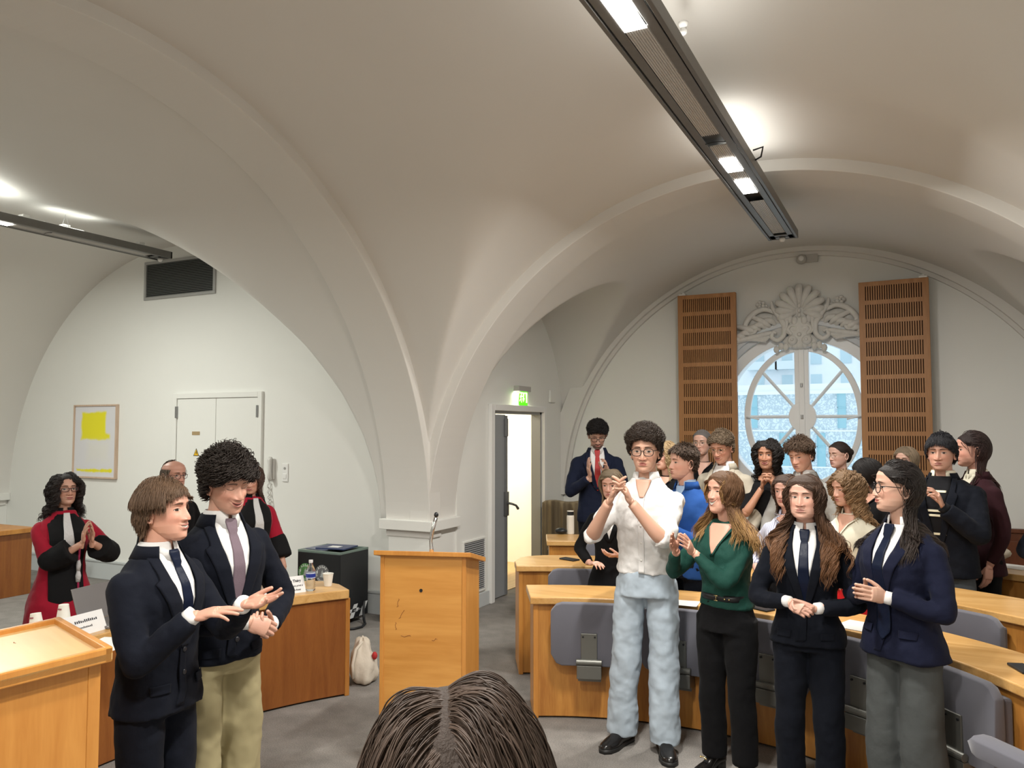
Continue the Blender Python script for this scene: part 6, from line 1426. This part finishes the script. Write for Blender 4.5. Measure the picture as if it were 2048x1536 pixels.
person(1290, 846, 4.66, -12, dict(kind='m', hyaw=4, hpitch=-2, wid=.93, skin=(.60, .36, .26), iris=PUPILB, face=dict(smile=-.25, nose=1.15, wide=.96, jaw=.96, browthick=1.2, browtilt=.0), glasses=GLK,
    hair=dict(col=(.030, .019, .013), L=.042, vol=.015, sidek=.40, mode='puff', n=7000, lift=1.1, grav=.10, curl=.008, frontk=.7, cfreq=3.0, seed=8, rad=.0011, facefree=0, front=.60, ears=.05, back=-.45, cap=.5, cljit=1.2, jit=.4, tintk=.6), hh=.038,
    wear=dict(top='shirt', mat=WSH, hem=.97, grow=.012, sleeve_len=.56, cuff=.006, pocket=1, fold=.034, fsc=.075, flare=.02), legs=dict(mat=DENIM, r=(.090, .083, .085), fold=.026, fsc=.085, hemz=.055, waist=1.02), sole=.03,
    foot_r=(.045, .0), foot_l=(.0, .04), knee_r=(.02, .0), toeout=20,
    arms=clap((.075, .31, 1.44), lift=60, apart=.012, inw=26, twist=10), hint_r=(.55, -.1, -.9), hint_l=(-.6, .0, -.9)),
    'tall young man with bushy dark hair, glasses, white shirt and pale jeans, clapping')
person(1452, 938, 4.28, -30, dict(kind='f', hyaw=-16, hpitch=3, skin=(.66, .38, .28), lip=(.50, .15, .13), iris=PUPILB, face=dict(smile=1.0, open=1.0, teeth=1, nose=1.0, eyeopen=.65),
    hair=dict(col=(.12, .058, .026), tipcol=(.46, .27, .10), tip0=.62, L=.35, vol=.012, mode='down', part=.0, n=5200, lift=.35, grav=.40, curl=.006, cfreq=2, seed=9, rad=.0011, facew=.060, flare=.09, steps=22, front=.62, cljit=.3, swid=1.0), hh=.014,
    wear=dict(top='blouse', mat=GREEN, hem=.98, neck=1.30, grow=.010, fold=.03, fsc=.10, cuff=-.006, flare=.0), legs=dict(mat=BLK, r=(.102, .078, .072), waist=1.06, belt=2, fold=.016, hemz=.09), heel=.05, horsebit=1,
    arms=clap((.115, .31, 1.36), lift=38, apart=.05, inw=6, twist=8, pose='flat'), hint_r=(.6, -.3, -.8), hint_l=(-.7, -.2, -.8)),
    'smiling woman with long brown hair blond at the tips, green blouse and black trousers, clapping')
person(1610, 945, 3.92, -6, dict(kind='f', hyaw=-8, hpitch=2, wid=1.10, skin=(.66, .40, .31), lip=(.50, .22, .19), iris=(.10, .09, .07), face=dict(smile=-.1, wide=1.08, jaw=1.06, gaze=-.05, browthick=.9),
    hair=dict(col=(.052, .025, .013), tipcol=(.17, .078, .034), tip0=.5, L=.48, vol=.012, mode='down', part=.015, n=5600, lift=.3, grav=.42, curl=.013, cfreq=3.0, seed=11, rad=.0011, facew=.064, flare=.07, steps=26, front=.62, cljit=.3, swid=1.1), hh=.014,
    wear=dict(top='jacket', mat=NAVYG, shirt=WSH, tie=NTIE, zb=1.09, hem=.875, flare=.012, buttons=1), legs=dict(mat=NAVYG, r=(.104, .080, .068), waist=1.02), arms=clasped((.0, .225, 1.10)), hint_r=(.8, -.3, -.7), hint_l=(-.8, -.3, -.7)),
    'woman with very long brown hair, dark navy suit and tie, hands folded in front')
person(1803, 922, 3.62, -38, dict(kind='f', hyaw=-34, hpitch=3, wid=1.10, skin=(.64, .40, .30), lip=(.50, .13, .11), iris=PUPILB, face=dict(smile=.35, nose=1.05, jaw=1.02), glasses=GROUND,
    hair=dict(col=(.014, .010, .009), tipcol=(.035, .024, .02), L=.46, vol=.006, mode='back', n=4800, gstart=6, facew=.09, facey=-.01, fall=1.95, lift=.05, grav=.42, curl=.004, cfreq=2, jit=.04, seed=13, rad=.0011, steps=28, flare=.06, front=.66, ears=.30, back=-.5, cljit=.08, rise=.0, swid=1.1), hh=.012, ear=1.1,
    wear=dict(top='jacket', mat=NAVY2, shirt=WSH, tie=NTIE, zb=1.14, hem=.86, flare=.02, grow=.010, tie_end=.95, buttons=1, tie_off=.018, open_collar=1), legs=dict(mat=GREYT, r=(.112, .098, .098), fold=.018, waist=1.04),
    arms=clap((.0, .255, 1.175), lift=14, apart=.03, inw=16, twist=0, pose='flat'), hint_r=(.8, -.3, -.7), hint_l=(-.75, -.3, -.7)),
    'woman in profile with round glasses, long dark hair, navy blazer and grey trousers, clapping')

# ---------------------------------------------------------------- jury behind the table
GRB = cloth('black_robe', (.008, .008, .009)); GWT = cloth('white_lace', (.55, .55, .56), .8, bump=.6, bscale=90)
person(128, 945, 5.05, 12, dict(row=3.74, kind='f', hyaw=8, hpitch=6, skin=(.50, .29, .215), lip=(.36, .12, .11), iris=PUPILB, face=dict(smile=.25, wide=.96), glasses=dict(rx=.025, rz=.014, r=.0020, sq=.8, mat=mat('frame_dark_red', (.06, .012, .015), .3)),
    hair=dict(col=(.016, .011, .010), L=.20, vol=.012, mode='down', part=.012, n=4200, lift=.3, grav=.32, curl=.016, cfreq=3, hug=1.3, flare=.05, seed=21, rad=.0012, facew=.062, steps=18, front=.66, cljit=.4), hh=.012,
    wear=dict(top='robe', mat=REDV, facing=GRB, sleeve=GRB, white=GWT, hem=.12, flare=.045, tassel=1), shoes=False, arms=clap((-.10, .30, 1.35), lift=72, apart=.01, inw=4, pose='flat'), hint_r=(.7, -.2, -.8), hint_l=(-.8, -.2, -.7)),
    'dark-haired woman with glasses in a red and black robe with white lace, clapping')
person(345, 921, 5.35, 32, dict(row=3.80, kind='m', far=1, hyaw=6, skin=(.50, .27, .20), face=dict(wide=1.05, jaw=1.08, nose=1.1), iris=PUPILB, glasses=dict(rx=.022, rz=.019, r=.0018, sq=.95, mat=mat('frame_dark_red', (0, 0, 0))),
    hair=dict(col=(.10, .075, .055), L=.035, vol=.006, mode='down', n=1400, lift=.3, grav=.4, seed=22, bald=.42, front=.72, ears=.1, back=-.5, facefree=0), hh=.002,
    wear=dict(top='jacket', mat=BLK, shirt=WSH, zb=1.15), legs=dict(mat=BLK), arms=arms_down(.12, .1)),
    'balding man with round glasses and a black jacket, half hidden behind the speaking man')
person(503, 926, 5.7, 20, dict(row=3.50, kind='f', far=1, wid=.92, hyaw=-32, hpitch=-12, skin=(.52, .29, .21), face=dict(smile=.5, eyeopen=.5), iris=PUPILB,
    hair=dict(col=(.05, .026, .018), L=.22, vol=.008, mode='down', part=0, n=2800, lift=.3, grav=.35, curl=.008, cfreq=3, seed=23, rad=.0012, facew=.058, steps=16), hh=.014,
    wear=dict(top='robe', mat=REDV, facing=GRB, white=GWT, hem=.12, flare=.045), shoes=False, arms=arms_down(.1, .05)),
    'woman in a red and black academic robe, mostly hidden behind the curly-haired man')
# ---------------------------------------------------------------- audience behind the front desk
person(1222, 935, 5.35, -10, dict(row=2.54, kind='f', far=1, hyaw=-5, hpitch=-8, skin=(.58, .34, .26), face=dict(), iris=PUPILB,
    hair=dict(col=(.12, .085, .05), tipcol=(.26, .19, .12), L=.27, vol=.014, mode='down', part=0, n=2600, lift=.3, grav=.4, seed=31, rad=.0012, steps=16), hh=.014,
    wear=dict(top='jacket', mat=BLK, shirt=WSH, zb=1.20, hem=.76, flare=.04, open_collar=1), legs=dict(mat=BLK), arms={'r': ((.16, .16, 1.02), (-.7, .6, .1), (-.4, .2, -.9), 'relax'), 'l': ((-.10, .24, 1.10), (.7, .5, .1), (.4, -.2, .9), 'relax')}),
    'woman with dark blond hair and a black jacket, face hidden behind the raised hands')
person(1372, 887, 5.42, -40, dict(row=2.54, kind='m', far=1, hyaw=-22, hpitch=2, skin=(.62, .36, .27), lip=(.46, .19, .16), face=dict(jaw=.98, smile=-.1, nose=1.05), iris=IRISB,
    hair=dict(col=(.050, .030, .019), L=.034, vol=.010, sidek=.35, mode='side', sweep=-.6, n=3600, lift=.8, grav=.12, seed=32, rad=.0011, facefree=0, front=.62, ears=.16, back=-.5, cljit=.5), hh=.018,
    wear=dict(top='sweater', mat=BLUES, shirt=PBLUE, hem=.84, gap=30, fold=.02), legs=dict(mat=NAVYG), arms=clap((.03, .27, 1.30), lift=72, apart=.02, inw=10)),
    'young man with short brown hair in a royal blue sweater over a pale blue shirt')
person(1572, 945, 4.98, -22, dict(row=2.54, kind='f', far=1, hyaw=-2, hpitch=-4, skin=(.64, .38, .30), face=dict(smile=.3, wide=.97), iris=IRISB,
    hair=dict(col=(.055, .030, .020), L=.22, vol=.012, mode='down', part=.01, n=2800, lift=.3, grav=.4, curl=.005, seed=33, rad=.0012, steps=15), hh=.014,
    wear=dict(top='blouse', mat=STRIPE, hem=.96, neck=1.40, collar=1, sleeve_len=.8), legs=dict(mat=BLK), arms={'r': ((.18, .14, 1.03), (-.5, .8, 0), (-.4, .2, -.9), 'relax'), 'l': ((-.18, .14, 1.03), (.5, .8, 0), (.4, .2, -.9), 'relax')}),
    'woman in a white blouse with thin blue stripes, partly hidden behind the long-haired woman')
person(1692, 937, 4.98, -34, dict(row=2.56, kind='f', far=1, hyaw=-18, hpitch=-8, skin=(.56, .32, .23), face=dict(eyeopen=.5, smile=-.15), iris=PUPILB,
    hair=dict(col=(.17, .10, .05), tipcol=(.34, .21, .11), L=.26, vol=.016, mode='down', part=-.01, n=4200, lift=.4, grav=.30, hug=1.15, flare=.03, curl=.014, cfreq=4.2, seed=34, rad=.0012, facew=.064, steps=22, ears=.14, front=.62), hh=.016,
    wear=dict(top='blouse', mat=CREAMC, hem=.96, neck=1.34, collar=1), skirt=cloth('red_skirt', (.55, .012, .015), .7), arms={'r': ((.17, .15, 1.03), (-.5, .8, 0), (-.4, .2, -.9), 'relax'), 'l': ((-.17, .15, 1.03), (.5, .8, 0), (.4, .2, -.9), 'relax')}),
    'woman with curly dark-blond hair, cream blouse and bright red skirt, looking down')
# ---------------------------------------------------------------- second row
person(1333, 880, 6.45, -36, dict(row=3.68, kind='f', far=1, hyaw=-8, skin=(.70, .42, .32), lip=(.5, .16, .14), face=dict(smile=.9, open=.4, teeth=1), iris=IRISL,
    hair=dict(col=(.38, .27, .15), tipcol=(.50, .38, .22), L=.26, vol=.016, mode='down', part=.01, n=2600, lift=.4, grav=.4, curl=.006, seed=41, rad=.0013, steps=15), hh=.014,
    wear=dict(top='blouse', mat=BLK, hem=.96), legs=dict(mat=BLK)), 'smiling woman with light blond hair, behind the shoulder of the man in the white shirt')
person(1441, 860, 6.15, -24, dict(row=3.68, kind='m', far=1, hyaw=-4, hpitch=-16, skin=(.60, .33, .24), face=dict(smile=.6, nose=1.1, browthick=.7), iris=PUPILB, glasses=dict(rx=.024, rz=.018, r=.0012, sq=.85, mat=mat('thin_gold', (0, 0, 0))),
    hair=dict(col=(.12, .085, .055), L=.034, vol=.010, sidek=.4, mode='forward', sweep=.4, n=3600, lift=.9, grav=.12, curl=.006, cfreq=2, seed=42, rad=.0012, facefree=0, front=.64, ears=.16), hh=.020,
    wear=dict(top='jacket', mat=BEIGE, lapelmat=BEIGE, shirt=WSH, zb=1.18, open_collar=1), legs=dict(mat=GREYT), arms=arms_down(.1, .1)),
    'man with short wavy fair hair and thin glasses in a light beige jacket')
person(1535, 876, 6.40, -8, dict(row=3.72, kind='f', far=1, hyaw=-6, skin=(.42, .22, .14), lip=(.40, .12, .11), face=dict(smile=.7, open=.2, wide=1.03), iris=PUPILB,
    hair=dict(col=(.012, .009, .008), L=.22, vol=.016, mode='down', part=.015, n=4200, lift=.5, grav=.28, hug=1.2, flare=.03, curl=.014, cfreq=4.5, seed=43, rad=.0012, facew=.060, steps=20), hh=.020,
    wear=dict(top='blouse', mat=BLK, hem=.96, neck=1.44, sleeve_len=.5), legs=dict(mat=BLK), arms=clap((-.02, .20, 1.46), lift=66, apart=.015, inw=14, pose='cup')),
    'woman with long curly black hair and a black top, hands joined near her chin')
person(1597, 873, 5.85, -20, dict(row=3.55, kind='m', far=1, hyaw=-12, hpitch=-14, hroll=4, wid=1.05, skin=(.60, .35, .26), lip=(.40, .15, .13), face=dict(smile=-.4, eyeopen=.7, gaze=-.04, nose=1.05), iris=PUPILB,
    hair=dict(col=(.060, .036, .022), L=.058, vol=.012, sidek=.35, mode='side', sweep=-.7, n=3800, lift=.8, grav=.16, curl=.005, cfreq=2, frontk=.9, seed=44, rad=.0012, facefree=0, front=.62, ears=.16, back=-.45, cljit=.5), hh=.024,
    wear=dict(top='jacket', mat=GREYJ, shirt=WSH, zb=1.15), legs=dict(mat=GREYT), arms=arms_down(.1, .12)),
    'young man with swept brown hair in a grey jacket, in front of the window')
person(1724, 914, 5.75, -50, dict(row=3.66, kind='f', far=1, hyaw=-35, hpitch=-25, skin=(.50, .28, .2), face=dict(eyeopen=.1), iris=PUPILB,
    hair=dict(col=(.010, .008, .008), tipcol=(.02, .015, .015), L=.26, vol=.010, mode='down', part=0, n=3000, lift=.2, grav=.4, seed=45, rad=.0012, steps=15, rough=.3), hh=.010,
    wear=dict(top='blouse', mat=BLK, hem=.96), legs=dict(mat=BLK)), 'woman with straight black hair bending forward behind the curly blond woman')
def rugby(o, s, arms, HC, Rs, fin, kind, wn): pass
WST = cloth('cream_stripe', (.72, .68, .52))
person(1882, 862, 5.30, -16, dict(row=3.46, kind='m', hyaw=4, hpitch=-2, wid=1.06, skin=(.54, .31, .23), lip=(.40, .16, .14), face=dict(smile=-.25, nose=1.15, jaw=1.02), iris=PUPILB, ear=1.15,
    hair=dict(col=(.006, .006, .009), L=.042, vol=.010, sidek=.8, mode='forward', n=5200, lift=.3, grav=.25, seed=46, rad=.0013, facefree=0, front=.62, ears=.10, cap=.8, jit=.08, cljit=.2), hh=.022,
    wear=dict(top='coat', mat=NAVYG, shirt=cloth('black_jersey', (.010, .010, .012)), collarmat=CREAMC, stripes=[(1.395, WST), (1.27, WST), (1.24, WST), (1.12, WST)], zb=1.02, hem=.84, lap=.8, vx=.078, open_collar=1), legs=dict(mat=GSW),
    arms={'r': ((.115, .25, 1.31), (-.25, .35, .9), (-.6, -.1, .35), 'flat'), 'l': ((-.075, .25, 1.30), (.30, .35, .88), (.8, .3, 0), 'cup')}),
    'black-haired man in a dark navy coat over a striped shirt with a cream collar')
person(1948, 862, 6.15, -52, dict(row=3.92, kind='f', far=1, hyaw=-24, skin=(.60, .33, .25), face=dict(nose=1.0, smile=.2), iris=PUPILB, wid=1.05, ear=1.0,
    hair=dict(col=(.022, .012, .011), tipcol=(.04, .018, .016), L=.42, vol=.006, mode='back', gstart=5, n=3200, lift=.1, grav=.42, seed=47, rad=.0012, steps=20, front=.64, ears=.30, facew=.08, facey=-.01, jit=.05, cljit=.1), hh=.014,
    wear=dict(top='jacket', mat=MAROON, shirt=CREAMC, zb=1.36, hem=.80), legs=dict(mat=BLK), arms=arms_down(.04, .06)),
    'woman with long dark hair and a maroon jacket against the right wall')
# ---------------------------------------------------------------- last row behind the rear desk
person(1195, 837, 7.75, 2, dict(row=4.78, kind='m', far=1, hyaw=2, hpitch=-26, wid=1.05, skin=(.55, .34, .26), face=dict(beard=.75, eyeopen=.35, wide=.96, nose=1.1), brow=(.01, .008, .008), iris=PUPILB, glasses=GLK,
    hair=dict(col=(.008, .006, .006), L=.034, vol=.010, sidek=.3, mode='puff', n=4200, lift=1.1, grav=.12, curl=.007, cfreq=2.5, seed=51, rad=.0012, facefree=0, front=.60, ears=.12, back=-.45), hh=.038,
    wear=dict(top='jacket', mat=cloth('midnight_wool', (.010, .014, .032)), shirt=WSH, tie=RTIE, zb=1.14, hem=.82), legs=dict(mat=NAVYG), arms={'r': ((.075, .235, 1.245), (.10, .30, .93), (-.8, -.2, .2), 'flat'), 'l': ((-.065, .235, 1.26), (-.12, .25, .95), (.8, .3, 0), 'cup')}),
    'bearded man with glasses, dark suit and red tie, looking down near the door')
person(1405, 857, 7.75, -14, dict(row=4.85, kind='f', far=1, hyaw=-6, skin=(.62, .39, .31), face=dict(smile=.3, wide=.98), iris=PUPILB, glasses=GTHIN,
    hair=dict(col=(.17, .155, .15), L=.12, vol=.006, mode='back', rise=.5, target=(0, -.075, .085), bun=.030, n=2600, lift=.1, grav=0, seed=52, rad=.0011, facefree=0, front=.66, steps=10, frizz=.0012), hh=.020,
    wear=dict(top='blouse', mat=BLK, hem=.96, neck=1.34), legs=dict(mat=BLK)), 'woman with grey hair in a bun and thin glasses, before the left wooden panel')
person(1680, 882, 7.35, -34, dict(row=4.8, kind='f', far=1, hyaw=-14, hpitch=-2, skin=(.66, .42, .34), lip=(.5, .22, .2), face=dict(smile=.25, eyeopen=.15), iris=PUPILB, glasses=GTHIN,
    hair=dict(col=(.030, .018, .014), L=.22, vol=.006, mode='back', n=2800, lift=.1, grav=.10, target=(0, -.125, .02), bun=.036, seed=53, rad=.0012, facefree=0, front=.66, ears=.2, steps=12), hh=.012,
    wear=dict(top='blouse', mat=BURG, hem=.96, neck=1.42, collar=1), legs=dict(mat=BLK)), 'woman with dark ponytail, thin glasses and burgundy top, eyes closed')
person(1812, 890, 7.30, -12, dict(row=4.8, kind='f', far=1, hyaw=-14, hpitch=-4, skin=(.66, .42, .33), face=dict(smile=.2), iris=PUPILB, glasses=GLK,
    hair=dict(col=(.22, .165, .11), tipcol=(.40, .32, .22), L=.30, vol=.014, mode='down', part=.0, n=2800, lift=.3, grav=.4, seed=54, rad=.0012, steps=15), hh=.014,
    wear=dict(top='blouse', mat=BLK, hem=.96), legs=dict(mat=BLK)), 'blond woman with black-rimmed glasses in front of the right wooden panel')
# ---------------------------------------------------------------- seated in front of the camera, and figures cut by the frame
person(914, 1368, .86, 170, dict(kind='f', s=.93, sit=1, hyaw=12, hpitch=-4, shoes=False, skin=(.6, .36, .27), face=dict(), hair=dict(col=(.034, .020, .013), tipcol=(.04, .024, .016), L=.34, vol=.022, hug=1.2, mode='down', part=-.012, n=15000, lift=.22, grav=.42, seed=61, rad=.0009, steps=24, frizz=.0016, rough=.30, cljit=.22, clv=14, clp=9, jit=.06, tintk=1.0, facew=.05, front=.62, swid=1.0), hh=.012,
    wear=dict(top='blouse', mat=BLK, hem=.80, neck=1.44), arms={'r': ((.16, .25, 1.02), (-.2, .9, 0), (0, 0, -1), 'relax'), 'l': ((-.16, .25, 1.02), (.2, .9, 0), (0, 0, -1), 'relax')}),
    'brown-haired person seen from behind in the foreground, only the top of the head showing')
person(2128, 925, 5.0, -20, dict(row=3.72, kind='f', far=1, hyaw=-10, skin=(.6, .36, .27), face=dict(), hair=dict(col=DKH, L=.2, vol=.01, n=1200, seed=62, mode='down'), hh=.012,
    wear=dict(top='blouse', mat=NAVYG, hem=.96), legs=dict(mat=BLK), arms={'r': ((.16, .14, 1.12), (-.5, .8, 0), (-.4, .2, -.9), 'relax'), 'l': ((-.16, .14, 1.12), (.5, .8, 0), (.4, .2, -.9), 'relax')}),
    'person in a dark blue top cut off by the right edge, only an elbow visible')

person(-128, 940, 4.9, 20, dict(kind='m', far=1, wid=1.1, skin=SK3, face=dict(), hair=dict(col=DKH, L=.03, vol=.006, mode='side', n=800, seed=63), hh=.012,
    wear=dict(top='jacket', mat=BLK, shirt=WSH), legs=dict(mat=BLK), arms={'r': ((.22, .14, 1.02), (-.3, .9, 0), (-.3, 0, -1), 'relax'), 'l': ((-.30, .10, 1.00), (.3, .9, 0), (.3, 0, -1), 'relax')}),
    'person in black cut off by the left edge, only a sleeve visible')
